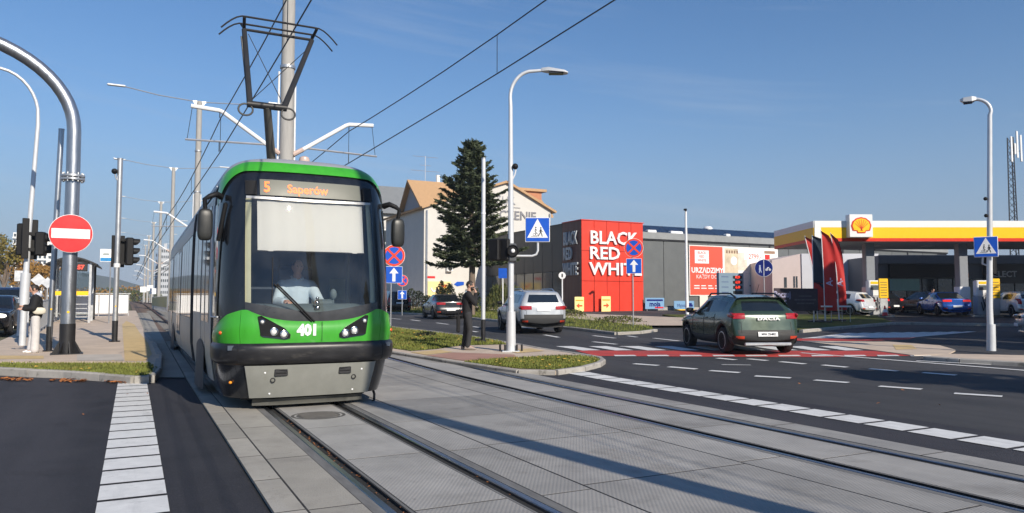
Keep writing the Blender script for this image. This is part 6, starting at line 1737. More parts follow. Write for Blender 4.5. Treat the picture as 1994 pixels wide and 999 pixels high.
        tail([ysd] * 5 + [ysd - .02] + [yt + .06, yt + .04, yt + .01, yt - .02], xs0 + [wr * kt + .05, wr * kt, wr * kt * .88, 0], base_z + [zr1 - .09, zr1 - .01, zr1 + .015, zr1 + .02])
        tail([ysd - .03] * 5 + [ysd - .06] + [yt + .03, yt + .01, yt - .02, yt - .05], xs0 + [wr * kt + .055, wr * kt * 1.02, wr * kt * .95, 0], base_z + [zr1 - .11, zr1 - .05, zr1 - .035, zr1 - .035])
        zg = belt + .05
        tail([ysd - .08] * 4 + [ysd - .10] + [ysd - .13] + [ytg + .07, ytg + .05, ytg + .03, ytg], [0, hw * .78, hw * .95, hw * .97, hw * .97, hw * .935, hw * kb, hw * (kb - .035), hw * (kb - .085), 0], [zb, zb, zs, zc, zm, belt + .0, zg + .0, zg - .02, zg - .02, zg - .02])
        tail([ysd - .11] * 4 + [ysd - .14] + [ysd - .17] + [ytg + .05, ytg + .03, ytg + .0, ytg - .04], [0, hw * .78, hw * .94, hw * .96, hw * .965, hw * .94, hw * .90, hw * .85, hw * .76, 0], [zb, zb, zs, zc, zm - .02, belt - .06, zg - .07, zg - .07, zg - .08, zg - .08])
        zbu = zb + (.44 if kind == 'suv' else .36)
        tail([ysd - .16] * 4 + [y1 + .20] + [y1 + .15] + [y1 + .10, y1 + .07, y1 + .05, y1 + .02], [0, hw * .78, hw * .93, hw * .95, hw * .955, hw * .93, hw * .89, hw * .83, hw * .74, 0], [zb, zb, zs, zc, zm - .10, zbu + .06, zbu + .03, zbu, zbu, zbu])
        tail([y1 + .26] * 3 + [y1 + .22, y1 + .17, y1 + .11, y1 + .07, y1 + .04, y1 + .02, y1 - .01], [0, hw * .78, hw * .92, hw * .945, hw * .95, hw * .925, hw * .88, hw * .82, hw * .72, 0], [zb, zb, zs, zc, zb + .32, zbu - .10, zbu - .07, zbu - .07, zbu - .07, zbu - .07])
        tail([y1 + .26] * 3 + [y1 + .22, y1 + .18, y1 + .13, y1 + .09, y1 + .06, y1 + .04, y1 + .02], [0, hw * .76, hw * .90, hw * .92, hw * .92, hw * .90, hw * .86, hw * .80, hw * .70, 0], [zb, zb, zb + .05, zb + .10, zb + .12, zb + .13, zb + .13, zb + .13, zb + .13, zb + .13])
        nt_ = 7
    else:
        ytr = yr - .18                               # foot of the rear window / boot front edge
        yt = yr + .62
        S(yt + .0, zs, zc, zm, belt + .02, wr, H - .05, H - .02) if yt > yr + RA else None
        done = False
        zd = belt + .07
        for a, zl, za in arches:
            y = yr + RA * a
            if y > ytr + .05:
                t = min(1, max(0, (yt - y) / (yt - ytr)))
                zz_ = (H - .05) * (1 - t) + zd * t
                S(y, r + zl * RA, r + za * RA, max(zm, r + 1.34 * RA) if a == 0 else zm, belt + .02, wr + (hw * .80 - wr) * t, zz_, zz_ + .02, arch=True)
            else:
                S(y, r + zl * RA, r + za * RA, zm, belt - .0, hw * .78, zd - .01, zd + .0, arch=True)
                secs[-1][6] = (hw * .88, y, zd - .03)
        iend = len(secs)
        yl = secs[-1][0][1]
        def tail(ys_, xs_, zs_): secs.append([(x, y, z) for x, y, z in zip(xs_, ys_, zs_)])
        ye = y1 + .10
        tail([min(yl - .08, ye + .1)] * 5 + [ye + .08, ye + .05, ye + .03, ye + .01, ye - .03], [0, hw * .78, hw * .95, hw * .965, hw * .965, hw * .93, hw * .86, hw * .78, hw * .70, 0], [zb, zb, zs, zc, zm, belt - .03, zd - .03, zd, zd + .01, zd + .015])
        tail([ye + .1] * 4 + [ye + .08, ye + .05, ye + .02, ye, ye - .02, ye - .06], [0, hw * .78, hw * .94, hw * .955, hw * .955, hw * .92, hw * .86, hw * .78, hw * .70, 0], [zb, zb, zs, zc, zm - .04, belt - .10, zd - .10, zd - .07, zd - .05, zd - .05])
        zbu = zb + .44
        tail([ye + .1] * 4 + [ye + .07, ye + .04, ye + .01, ye - .01, ye - .03, ye - .06], [0, hw * .78, hw * .93, hw * .95, hw * .95, hw * .92, hw * .87, hw * .8, hw * .7, 0], [zb, zb, zs, zc, zb + .34, zbu + .04, zbu + .02, zbu, zbu, zbu])
        tail([ye + .1] * 3 + [ye + .07, ye + .04, ye + .0, ye - .04, ye - .07, ye - .09, ye - .11], [0, hw * .78, hw * .92, hw * .94, hw * .945, hw * .92, hw * .87, hw * .8, hw * .7, 0], [zb, zb, zs, zc - .02, zb + .26, zbu - .08, zbu - .06, zbu - .06, zbu - .06, zbu - .06])
        tail([ye + .1] * 3 + [ye + .08, ye + .06, ye + .03, ye + .0, ye - .03, ye - .05, ye - .07], [0, hw * .76, hw * .90, hw * .91, hw * .91, hw * .89, hw * .85, hw * .78, hw * .68, 0], [zb, zb, zb + .04, zb + .08, zb + .10, zb + .11, zb + .11, zb + .11, zb + .11, zb + .11])
        nt_ = 5
    ns = len(secs); K = 10
    # faces with tags
    vs_, fs_, tg_ = [], [], []
    idx = {}
    for i, s in enumerate(secs):
        for k, (x, y, z) in enumerate(s):
            idx[i, k, 1] = len(vs_); vs_.append((max(x, 0), y, z))
            if k in (0, K - 1): idx[i, k, -1] = idx[i, k, 1]
            else: idx[i, k, -1] = len(vs_); vs_.append((-x, y, z))
    iR = ns - nt_
    ymid = lambda i: (secs[i][5][1] + secs[i + 1][5][1]) / 2
    for i in range(ns - 1):
        for k in range(K - 1):
            t = BODY
            if k in (0, 1): t = LOWR
            if k == 2: t = CLAD
            if i >= iw and i < iR and k == 5:
                if kind == 'sedan': okk = secs[i + 1][5][1] > yr + .0
                else: okk = secs[i + 1][5][1] > yC - .32
                if i == iw + 2: t = CLAD
                elif okk: t = SGL
            if i == iw and k in (7, 8): t = WSH
            if kind == 'sedan' and k in (7, 8) and i < iR and secs[i][9][2] > belt + .12 and secs[i + 1][9][2] < H - .06 and i > iw + 3: t = RGL
            if kind != 'sedan' and i == iR + 1 and k == 8: t = RGL
            if kind != 'sedan' and i in (iR + 5,) and k >= 2: t = CLAD
            if kind != 'sedan' and i == iR + 4 and k >= 7: t = CLAD
            if i == ns - 2 and k >= 2 and kind == 'sedan': t = CLAD
            if i == 0: t = CLAD
            for s in (1, -1):
                q = [idx[i, k, s], idx[i + 1, k, s], idx[i + 1, k + 1, s], idx[i, k + 1, s]]
                q = list(dict.fromkeys(q))
                if len(q) < 3: continue
                fs_.append(tuple(q if s > 0 else q[::-1])); tg_.append(t)
    for i, rev in ((0, True), (ns - 1, False)):
        ring = [idx[i, k, 1] for k in range(K)] + [idx[i, k, -1] for k in range(K - 2, 0, -1)]
        for k in range(K - 1):
            q = list(dict.fromkeys([idx[i, k, 1], idx[i, k, -1], idx[i, k + 1, -1], idx[i, k + 1, 1]]))
            if len(q) >= 3: fs_.append(tuple(q if not rev else q[::-1])); tg_.append(CLAD)
    me = bpy.data.meshes.new('body')
    me.from_pydata(vs_, [], fs_)
    for _ in range(6): me.materials.append(None)
    me.polygons.foreach_set('material_index', tg_)
    bm = bmesh.new(); bm.from_mesh(me); bmesh.ops.recalc_face_normals(bm, faces=bm.faces[:]); bm.to_mesh(me); bm.free()
    return evaluated(me, ('SUBSURF', dict(levels=2, render_levels=2)))
def split_mesh(me, name, tags, material, parent, lift=0.0, islands=False):
    vs_, fs_, mp_ = [], [], {}
    nr = [v.normal.copy() for v in me.vertices]
    for p in me.polygons:
        if p.material_index in tags:
            f = []
            for vi in p.vertices:
                if vi not in mp_: mp_[vi] = len(vs_); vs_.append(tuple(me.vertices[vi].co + nr[vi] * lift))
                f.append(mp_[vi])
            fs_.append(tuple(f))
    if not fs_: return None
    if islands:
        par = list(range(len(vs_)))
        def root(i):
            while par[i] != i: par[i] = par[par[i]]; i = par[i]
            return i
        for f in fs_:
            for i in f[1:]: par[root(i)] = root(f[0])
        gr = {}
        for f in fs_: gr.setdefault(root(f[0]), []).append(f)
        for fl in gr.values():
            ix = {}; m_ = MB()
            for f in fl:
                for i in f:
                    if i not in ix: ix[i] = len(m_.v); m_.v.append(vs_[i])
                m_.f.append(tuple(ix[i] for i in f)); m_.m.append(0)
            m_.build(name, material, parent, 55)
        return None
    m_ = MB(); m_.v, m_.f, m_.m = vs_, fs_, [0] * len(fs_)
    return m_.build(name, material, parent, 55)
def wheel(parent, x, y, r, w, s, spokes=5, rimm=None):
    Mt = Matrix.Translation((x, y, r)) @ Matrix.Rotation(R(90) * s, 4, 'Y')
    m_ = MB(); m_.lathe([(r * .66, -w / 2), (r * .93, -w / 2), (r, -w * .36), (r, w * .36), (r * .93, w / 2), (r * .66, w / 2)], 28, Mt)
    t = m_.build('wheel', tyre_m, parent, 40)
    m_ = MB(); m_.lathe([(r * .68, w * .50), (r * .66, w * .50), (r * .60, w * .38), (r * .58, w * .1), (.001, w * .08)], 28, Mt); m_.build('rim_dish', alloyd, t, 40)
    m_ = MB(); m_.lathe([(r * .15, w * .2), (r * .15, w * .44), (r * .1, w * .47), (.001, w * .47)], 14, Mt)
    for k in range(spokes):
        a = 2 * math.pi * k / spokes
        Ms = Mt @ Matrix.Rotation(a, 4, 'Z')
        m_.add([(r * .1, -r * .10, w * .40), (r * .1, r * .10, w * .40), (r * .64, r * .15, w * .48), (r * .64, r * .02, w * .48), (r * .64, -r * .02, w * .48), (r * .64, -r * .15, w * .48), (r * .3, 0, w * .36)], [(0, 6, 4, 5), (0, 1, 6), (1, 2, 3, 6)], Ms)
    m_.lathe([(r * .69, w * .42), (r * .69, w * .50), (r * .64, w * .51), (r * .63, w * .42)], 28, Mt)
    m_.build('rim', rimm or alloy, t, 40)
    return t
def car(name, label, cat, loc, heading, L, W, H, r, yf, yr, zb, belt, hood, kind, paint, tail='hatch', plate=None, rails=None, lit=False, group='cars on the road', clad=None, rimm=None, tailm=None, badge=None):
    t = thing(name, label, cat, loc, -heading, group)
    me = car_body(L, W, H, r, yf, yr, zb, belt, hood, kind)
    split_mesh(me, 'body', (BODY,) if clad else (BODY, CLAD), paint, t)
    if clad: split_mesh(me, 'cladding', (CLAD,), cladm, t)
    split_mesh(me, 'underbody', (LOWR,), M['black'], t)
    split_mesh(me, 'side_window', (SGL,), glassc, t, .003, True)
    split_mesh(me, 'windscreen', (WSH,), glassc, t, .003)
    split_mesh(me, 'rear_window', (RGL,), glassc, t, .003)
    hw = W / 2; y1 = -L / 2; y0 = L / 2; RA_ = r + .055
    for y in (yf, yr):
        for s in (-1, 1): wheel(t, s * (hw - .115), y, r, .215, s, rimm=rimm)
    tm = tailm or tailred
    # surface probe for lamps: nearest body vertex helper
    def rear_y(x, z):
        best = min((v.co for v in me.vertices if v.co.y < yr), key=lambda c: (c.x - x) ** 2 * 1.0 + (c.z - z) ** 2 + (0 if c.y < yr - .1 else 9))
        return best.y
    def rpatch(x0, x1, z0, z1, m_, nm, par, lift=.012, nx=6, nz=4, skew=0.0):
        """patch wrapped on the rear of the body"""
        from mathutils.bvhtree import BVHTree
        g = MB()
        def fn(a, b):
            x = x0 + (x1 - x0) * a; z = z0 + (z1 - z0) * b + skew * a
            h = bvh.ray_cast(Vector((x, y1 - 1.5, z)), Vector((0, 1, 0)))
            if h[0] is None or h[0].y > y1 + 1.2:
                return Vector((x, yl[0], z))
            yl[0] = h[0].y - lift
            return Vector((x, h[0].y - lift, z))
        yl = [y1]
        g.grid(fn, nx, nz, x1 < x0)
        return g.build(nm, m_, par, 60)
    from mathutils.bvhtree import BVHTree
    bvh = BVHTree.FromPolygons([v.co for v in me.vertices], [tuple(p.vertices) for p in me.polygons])
    zt = belt + .02
    def lamp_block(x0, x1, z0, z1, nm, m_, ylen=.30, bulge=.02):
        # lamp that wraps round the rear corner: rear patch plus side patch
        o = rpatch(x0, x1, z0, z1, m_, nm, t, bulge, 8, 5)
        return o
    if tail == 'hatch':
        for s in (-1, 1):
            lamp_block(s * hw * .60, s * hw * .93, zt - .14, zt + .00, 'tail_light', tm)
            m_ = MB(); m_.ell((s * hw * .925, y1 + .30, zt - .06), (.05, .22, .075), 12, 8); m_.build('tail_light', tm, t, 60)
    elif tail == 'suv':
        for s in (-1, 1):
            lamp_block(s * hw * .50, s * hw * .93, zt - .20, zt - .06, 'tail_light', tm)
            m_ = MB(); m_.ell((s * hw * .93, y1 + .27, zt - .12), (.05, .22, .07), 12, 8); m_.build('tail_light', tm, t, 60)
    elif tail == 'wide':
        for s in (-1, 1):
            lamp_block(s * hw * .36, s * hw * .90, zt - .15, zt - .02, 'tail_light', tm)
    elif tail == 'tall':
        for s in (-1, 1): lamp_block(s * hw * .70, s * hw * .92, zt - .26, zt + .06, 'tail_light', tm)
    for s in (-1, 1):
        rpatch(s * hw * .66, s * hw * .88, zb + .20, zb + .27, mat('reflector_red', (0.5, 0.05, 0.02), 0.3, var=0), 'rear_reflector', t, .012, 4, 2)
    zpl = {'hatch': zb + .32, 'suv': belt - .18, 'wide': zb + .36, 'tall': belt - .3}[tail]
    pl = rpatch(-.26, .26, zpl - .057, zpl + .057, platew, 'number_plate', t, .03, 4, 2)
    if plate:
        yy = min(v.co.y for v in pl.data.vertices)
        text(plate, .085, 0.01, yy - .004, zpl, M['black'], pl, .002, .001)
    # shut lines of doors and tailgate
    def seam(pts, d, nm):
        o_ = []
        for a, b in pts:
            org = Vector((-d * 3, a, b)) if d else Vector((a, y1 - 1.5, b))
            h = bvh.ray_cast(org, Vector((d, 0, 0)) if d else Vector((0, 1, 0)))
            if h[0] is not None: o_.append(h[0] + h[1] * .001)
        if len(o_) > 3: MB().tube(o_, .007, 5).build(nm, M['black'], t, 60)
    for d in (1, -1):
        for ya_ in (yf - .52, yf - 1.36, yr + RA_ + .10):
            seam([(ya_, zb + .22 + (belt - zb - .24) * k / 8) for k in range(9)], d, 'door_seam')
        seam([(yf - .5 + (yr + RA_ + .12 - yf + .5) * k / 12, zb + .22) for k in range(13)], d, 'sill_seam')
    zs0 = zb + (.36 if tail != 'suv' else .46)
    seam([(-hw * .78, belt - .22 + 0 * k) for k in (0,)] + [(-hw * .72 + .0, belt - .2 - (belt - .2 - zs0) * k / 5) for k in range(6)] + [(-hw * .68 + hw * 1.36 * k / 12, zs0 - .0) for k in range(13)] + [(hw * .72, zs0 + (belt - .2 - zs0) * k / 5) for k in range(6)], 0, 'tailgate_seam')
    # front lamps, grille
    for s in (-1, 1):
        m_ = MB(); m_.ell((s * hw * .70, y0 - .17, hood - .22), (hw * .22, .13, .075), 14, 8); m_.build('headlight', litlamp if lit else clearl, t, 60)
    m_ = MB(); m_.bbox(-hw * .45, hw * .45, y0 - .10, y0 - .015, hood - .30, hood - .18, .02); m_.build('grille', M['black'], t)
    m_ = MB(); m_.bbox(-.26, .26, y0 - .02, y0 + .012, zb + .20, zb + .31, .006); m_.build('number_plate', platew, t)
    # mirrors
    ym = yf - .60
    for s in (-1, 1):
        m_ = MB(); m_.ell((s * (hw + .10), ym, belt + .07), (.11, .07, .075), 12, 8, e=.7); m_.tube([(s * hw * .93, ym - .02, belt), (s * (hw + .06), ym, belt + .04)], .02, 6); m_.build('wing_mirror', paint if not clad else M['blackplastic'], t, 60)
    # door handles
    for s in (-1, 1):
        for y in (yf - 1.55, yr + .62):
            m_ = MB(); m_.bbox(s * hw * .985 - .012, s * hw * .985 + .012, y - .09, y + .09, belt - .13, belt - .10, .006); m_.build('door_handle', paint, t)
    if rails:
        for s in (-1, 1):
            m_ = MB(); x = s * W / 2 * .66
            m_.tube([(x, yf - 1.05, H - .04), (x, yf - 1.2, H + .035), (x, yr + .1, H + .02), (x, yr - .22, H - .09)], .024, 6); m_.build('roof_rail', rails, t, 40)
    return t, rpatch, me
# green crossover turning at the crossing (largest car)
heading = R(20)
p = base(1429, 20.9)
g, rp, me = car('crossover_car', 'dark green crossover car with black roof rails driving over the red crossing', 'car', p, heading, 4.10, 1.85, 1.54, .335, 1.30, -1.30, .20, 1.03, 1.0, 'hatch', carpaint('olive_green_paint', (0.032, 0.058, 0.038)), 'hatch', 'WH 25402', M['black'], clad=True, rimm=alloy)
from mathutils.bvhtree import BVHTree
bv = BVHTree.FromPolygons([v.co for v in me.vertices], [tuple(q.vertices) for q in me.polygons])
hit = lambda z: bv.ray_cast(Vector((.0, -4, z)), Vector((0, 1, 0)))[0].y
sl_ = math.atan2(hit(.95) - hit(.87), .08)
text('DACIA', .105, .05, hit(.905) - .042, .905, M['white'], g, .008, .004, sx=1.7, spacing=1.15, tilt=Matrix.Rotation(-sl_, 4, 'X'))
m_ = MB(); m_.tube([(0.1, -1.2, 1.54), (.12, -1.35, 1.80)], .006, 5); m_.build('aerial', M['black'], g)
m_ = MB(); m_.bbox(-.62, .62, -2.075, -2.00, .235, .31, .015); m_.build('skid_plate', M['alu'], g)
# silver SUV
p = base(1030, 30.2)
car('suv', 'silver grey SUV with dark windows driving away on the carriageway', 'car', p, R(14), 4.70, 1.88, 1.67, .36, 1.42, -1.37, .22, 1.08, 1.05, 'suv', carpaint('silver_paint', (0.38, 0.40, 0.42)), 'suv', None, M['alu'], clad=True)
# black coupe-like hatch
p = base(862, 44.0)
car('dark_car', 'black low saloon car driving away, left of the standing man', 'car', p, R(9), 4.45, 1.80, 1.42, .32, 1.34, -1.30, .17, .94, .92, 'sedan', carpaint('black_paint', (0.022, 0.022, 0.025)), 'wide', None)
# black estate further away behind the sign
p = base(767, 56.0)
car('dark_car', 'far black estate car behind the no-stopping sign, right of the tram', 'car', p, R(7), 4.6, 1.82, 1.62, .33, 1.36, -1.34, .2, 1.0, 1.0, 'suv', carpaint('black_paint_far', (0.018, 0.018, 0.020)), 'tall', None)
# dark blue car facing, far left, with another one at the picture edge
p = base(21, 34)
car('blue_van', 'dark blue car with lit headlights facing the camera at far left', 'car', p, R(184), 4.5, 1.78, 1.80, .32, 1.40, -1.3, .2, 1.08, 1.02, 'suv', carpaint('dark_blue_paint', (0.020, 0.035, 0.085)), 'tall', None, lit=True)
p = base(-14, 28.5)
car('dark_car', 'black car cut off by the left edge of the picture', 'car', p, R(183), 4.4, 1.8, 1.48, .32, 1.34, -1.30, .18, .95, .93, 'hatch', carpaint('black_paint_edge', (0.014, 0.014, 0.016)), 'hatch', None, lit=True)
# filling station cars
fd = TH
p = base(1835, 47.5, .1)
car('blue_car', 'bright blue saloon car refuelling under the canopy', 'car', p, fd + R(8), 4.4, 1.78, 1.44, .31, 1.32, -1.3, .18, .95, .93, 'sedan', carpaint('bright_blue_paint', (0.02, 0.10, 0.42)), 'wide', None, group='cars at the filling station', tailm=tailon)
p = base(1800, 51.0, .1)
car('dark_car', 'dark car in shade left of the bright blue one under the canopy', 'car', p, fd + R(-12), 4.3, 1.76, 1.46, .31, 1.3, -1.28, .18, .95, .93, 'hatch', carpaint('dark_navy_paint', (0.015, 0.018, 0.032)), 'hatch', None, group='cars at the filling station')
p = base(1975, 45.5, .1)
car('white_car', 'white hatchback standing at the right-hand pump', 'car', p, fd + R(6), 4.1, 1.75, 1.48, .31, 1.3, -1.25, .18, .95, .93, 'hatch', carpaint('white_paint_car', (0.74, 0.74, 0.74)), 'tall', None, group='cars at the filling station')
p = base(1632, 47, .1)
car('white_car', 'white car parked behind the feather flags', 'car', p, fd + R(-35), 4.3, 1.78, 1.5, .31, 1.3, -1.28, .18, .95, .95, 'hatch', carpaint('white_paint_parked', (0.66, 0.68, 0.70)), 'hatch', None, group='cars at the filling station')
p = base(1690, 50.5, .1)
car('dark_car', 'black car with a red tail light between the white car and the left pump', 'car', p, fd + R(-25), 4.4, 1.78, 1.46, .31, 1.3, -1.28, .18, .95, .95, 'hatch', carpaint('black_paint_pump', (0.012, 0.012, 0.014)), 'hatch', None, group='cars at the filling station', tailm=tailon)
p = base(2125, 26.0, .0)
car('silver_car', 'silver car cut off by the right edge of the picture', 'car', p, R(-40), 4.5, 1.8, 1.5, .32, 1.34, -1.30, .18, .98, .95, 'hatch', carpaint('silver_paint_edge', (0.50, 0.50, 0.51)), 'hatch', None)
# ------------------------------------------------------------------ people
LAT = [Vector((0, 1, 0))]
def skin_mesh(pts, edges, radii, sub=2, root=0):
    """tapered limbs between joints, fused into one skin by the voxel step in merge(); a radius may be (lateral, depth)"""
    m_ = MB()
    rr = [r if isinstance(r, tuple) else (r, r) for r in radii]
    for i, j in edges:
        A, B = Vector(pts[i]), Vector(pts[j])
        t = (B - A)
        if t.length < 1e-5: continue
        t.normalize()
        u = LAT[0] - t * LAT[0].dot(t)
        u = u.normalized() if u.length > .15 else t.orthogonal().normalized()
        w = t.cross(u)
        ring = lambda c, r: [tuple(c + u * math.cos(q) * r[0] + w * math.sin(q) * r[1]) for q in [k * math.pi / 8 for k in range(16)]]
        rings = []
        for sgn, c, r in ((-1, A, rr[i]), (1, B, rr[j])):
            m = min(r)
            cap = [(c + t * sgn * m * math.sin(f), tuple(x * math.cos(f) for x in r)) for f in (0, .5, 1.0, 1.4)]
            rings += cap[::-1] if sgn < 0 else cap
        m_.loft([ring(c, r) for c, r in rings], True, True)
    return m_
def merge(meshes, voxel=None):
    m_ = MB()
    for me in meshes:
        if isinstance(me, MB): m_.add(me.v, me.f)
        else: m_.add([v.co for v in me.vertices], [tuple(p.vertices) for p in me.polygons])
    me = bpy.data.meshes.new('merged'); me.from_pydata(m_.v, [], m_.f)
    if voxel: me = evaluated(me, ('REMESH', dict(mode='VOXEL', voxel_size=voxel, use_smooth_shade=True)), ('SMOOTH', dict(factor=.5, iterations=4)))
    return me
def place(me, name, m, parent, label=None):
    me.materials.clear(); me.materials.append(m)
    me.polygons.foreach_set('material_index', [0] * len(me.polygons))
    me.polygons.foreach_set('use_smooth', [True] * len(me.polygons))
    return link(name, me, parent, label)
def head_mesh(c, Rm, k=1.0):
    """head facing -Y before rotation Rm; c = head centre"""
    m_ = MB()
    n, q = 28, 20
    def f(a, b):
        th, ph = 2 * math.pi * a, math.pi * b
        x, y, z = math.sin(ph) * math.sin(th), -math.sin(ph) * math.cos(th), -math.cos(ph)
        w = .076 * (1 - .20 * max(0, -z - .1) ** 1.2); d = .098
        X, Y, Z = x * w, y * d + .006, z * .118
        fr = max(0, -y)
        if z < -.2: Y -= .012 * fr * min(1, (-z - .2) * 2)
        Y -= .026 * math.exp(-((x / .16) ** 2 + ((z + .12) / .16) ** 2)) * (fr > .3)          # nose
        Y -= .012 * math.exp(-((x / .13) ** 2 + ((z - .06) / .18) ** 2)) * (fr > .3)
        for s in (-1, 1): Y += .011 * math.exp(-(((x - s * .38) / .18) ** 2 + ((z - .05) / .11) ** 2)) * (fr > .3)   # eye sockets
        Y -= .006 * math.exp(-((x / .34) ** 2 + ((z + .46) / .07) ** 2)) * (fr > .3)         # lips
        return Vector((X * k, Y * k, Z * k))
    m_.grid(f, n, q, True)
    for s in (-1, 1): m_.ell((s * .078 * k, .008, -.005), (.012 * k, .022 * k, .034 * k), 8, 6)
    m_.v = [tuple(Vector(c) + Rm @ Vector(v)) for v in m_.v]
    return m_
def hand(wrist, d, up, k=1.0, curl=.5, side=1):
    """palm and five fingers as one mesh; d = pointing direction, up = back of the hand, side = thumb side sign"""
    d = Vector(d).normalized(); up = (Vector(up) - d * Vector(up).dot(d)).normalized(); sd = d.cross(up) * side
    w = Vector(wrist)
    ms = []
    pal = MB()
    rings = []
    for t, a, b in ((-.02, .026, .02), (.02, .034, .018), (.06, .042, .016), (.09, .041, .014)):
        rings.append([tuple(w + d * t * k + sd * math.cos(q) * a * k + up * math.sin(q) * b * k) for q in [i * math.pi / 5 for i in range(10)]])
    pal.loft(rings, True, True)
    ms.append(pal)
    for i, (o, L) in enumerate(((.030, .070), (.010, .080), (-.011, .074), (-.030, .058))):
        p0 = w + d * .085 * k + sd * o * k
        f = MB(); a = curl * (1 + .12 * i)
        p, dirn = p0, d.copy(); path = [p - d * .02 * k]
        path.append(p)
        for seg in (.45, .32, .23):
            dirn = (dirn * math.cos(a) - up * math.sin(a)).normalized() if True else dirn
            p = p + dirn * L * seg * k; path.append(p)
            up2 = up
        f.tube(path, [.0095 * k, .0095 * k, .009 * k, .0082 * k, .006 * k], 8); ms.append(f)
    f = MB(); b0 = w + d * .025 * k + sd * .03 * k
    f.tube([b0, b0 + (d * .5 + sd * .8 - up * .2).normalized() * .035 * k, b0 + (d * .5 + sd * .8 - up * .2).normalized() * .035 * k + (d * .9 + sd * .2 - up * .3).normalized() * .035 * k], [.013 * k, .011 * k, .008 * k], 8); ms.append(f)
    return ms
def V(*a): return Vector(a)
# --- man smoking, standing in profile towards +x (image right); local x = image right, y away from the camera
p = G(912, 680.5, IH)
man = thing('person', 'bearded man in black jacket and dark trousers standing with one hand at his mouth', 'person', p, facing(p))
pel, ch, nk, hd = V(-.02, 0, .98), V(-.03, 0, 1.36), V(.0, 0, 1.53), V(.045, 0, 1.70)
shL, shR = V(-.02, .19, 1.45), V(-.0, -.19, 1.45)
elR, wrR = V(.17, -.24, 1.22), V(.19, -.06, 1.53)      # near arm: hand at the mouth
elL, wrL = V(-.10, .25, 1.17), V(-.05, .23, .93)
hpR, knR, anR, toR = V(-.02, -.09, .94), V(.04, -.10, .51), V(-.03, -.10, .09), V(.15, -.12, .04)
hpL, knL, anL, toL = V(-.02, .09, .94), V(-.06, .10, .50), V(-.13, .11, .09), V(.04, .13, .04)
pts = [pel, V(-.03, 0, 1.15), ch, nk, V(.03, 0, 1.60), shR, elR, wrR, shL, elL, wrL, hpR, knR, anR, toR, hpL, knL, anL, toL]
edg = [(0, 1), (1, 2), (2, 3), (3, 4), (2, 5), (5, 6), (6, 7), (2, 8), (8, 9), (9, 10), (0, 11), (11, 12), (12, 13), (13, 14), (0, 15), (15, 16), (16, 17), (17, 18)]
rad = [(.15, .11), (.14, .105), (.16, .115), .062, .058, .065, .045, .032, .065, .045, .032, .085, .06, .036, .020, .085, .06, .036, .020]
bd = skin_mesh(pts, edg, rad)
Rm = Matrix.Rotation(R(72), 3, 'Z') @ Matrix.Rotation(R(8), 3, 'X')
bodyparts = [bd, head_mesh(hd, Rm)] + hand(wrR, (-.35, .15, .9), (.9, -.2, .3), curl=.75, side=1) + hand(wrL, (.12, 0, -1), (-.2, 1, 0), curl=.45, side=1)
place(merge(bodyparts, .0105), 'body', M['skin'], man)
def jk(pts, edg, rad, nm, m, par, vox=.014, extra=()):
    return place(merge([skin_mesh(pts, edg, rad)] + list(extra), vox), nm, m, par)
jk([V(-.03, 0, .90), V(-.035, 0, 1.15), V(-.035, 0, 1.35), V(-.01, 0, 1.49), shR, elR, V(.19, -.10, 1.46), shL, elL, V(-.055, .23, .98)], [(0, 1), (1, 2), (2, 3), (2, 4), (4, 5), (5, 6), (2, 7), (7, 8), (8, 9)], [(.185, .135), (.175, .135), (.195, .145), (.10, .085), .092, .072, .055, .092, .072, .058], 'jacket', M['jacket'], man)
jk([pel - V(0, 0, .02), hpR, knR, V(-.02, -.10, .10), hpL, knL, V(-.12, .11, .10)], [(0, 1), (1, 2), (2, 3), (0, 4), (4, 5), (5, 6)], [(.165, .125), .105, .080, .068, .105, .080, .068], 'trousers', M['trouser'], man)
for an, to in ((anR, toR), (anL, toL)):
    m_ = MB(); m_.loft([[(x, y, z) for x, y, z in r_] for r_ in [[(an.x - .07 + (to.x - an.x + .13) * t, an.y + w_ * math.cos(a), .002 + h_ * (math.sin(a) * .5 + .5)) for a in [i * math.pi / 5 for i in range(10)]] for t, w_, h_ in ((0, .03, .08), (.1, .042, .11), (.4, .045, .10), (.7, .048, .07), (.93, .04, .05), (1, .02, .03))]], True, True)
    m_.build('shoe', M['shoe'], man, 60)
hr = MB()
for b_ in range(1):
    hr.grid(lambda a, b: V(math.sin(math.pi * b * .56) * math.sin(2 * math.pi * a) * .083, -math.sin(math.pi * b * .56) * math.cos(2 * math.pi * a) * .105 + .016, math.cos(math.pi * b * .56) * .126 + (.03 * max(0, -(-math.cos(2 * math.pi * a))) if b > .85 else 0)), 24, 10)
hr.v = [tuple(hd + Rm @ Vector(v)) for v in hr.v]; hr.build('hair', M['hair'], man, 60)
brd = MB(); brd.ell((0, -.062, -.075), (.062, .052, .066), 14, 10); brd.v = [tuple(hd + Rm @ Vector(v)) for v in brd.v]; brd.build('beard', M['hair'], man, 60)
for s in (-1, 1):
    e = MB(); e.ell((s * .030, -.083, .008), (.011, .009, .008), 8, 6); e.v = [tuple(hd + Rm @ Vector(v)) for v in e.v]; e.build('eye', M['black'], man, 60)
cl = MB(); cl.tube([V(-.075, -.03, 1.53), V(-.02, -.085, 1.50), V(.06, -.04, 1.46), V(.06, .04, 1.46), V(-.02, .085, 1.50), V(-.075, .03, 1.53)], .022, 8); cl.build('collar', M['shirt'], man, 60)
MB().cyl(wrR + V(-.03, .02, .10), wrR + V(.03, -.02, .125), .005, n=6).build('cigarette', M['white'], man)
bg = MB(); bg.bbox(-.32, -.22, -.08, .08, .45, .92, .03); bg.tube([(-.27, 0, .9), (-.2, .02, 1.2), (-.06, -.1, 1.50)], .012, 5); bgt = bg.build('shoulder_bag', M['jacket'], None, 40)
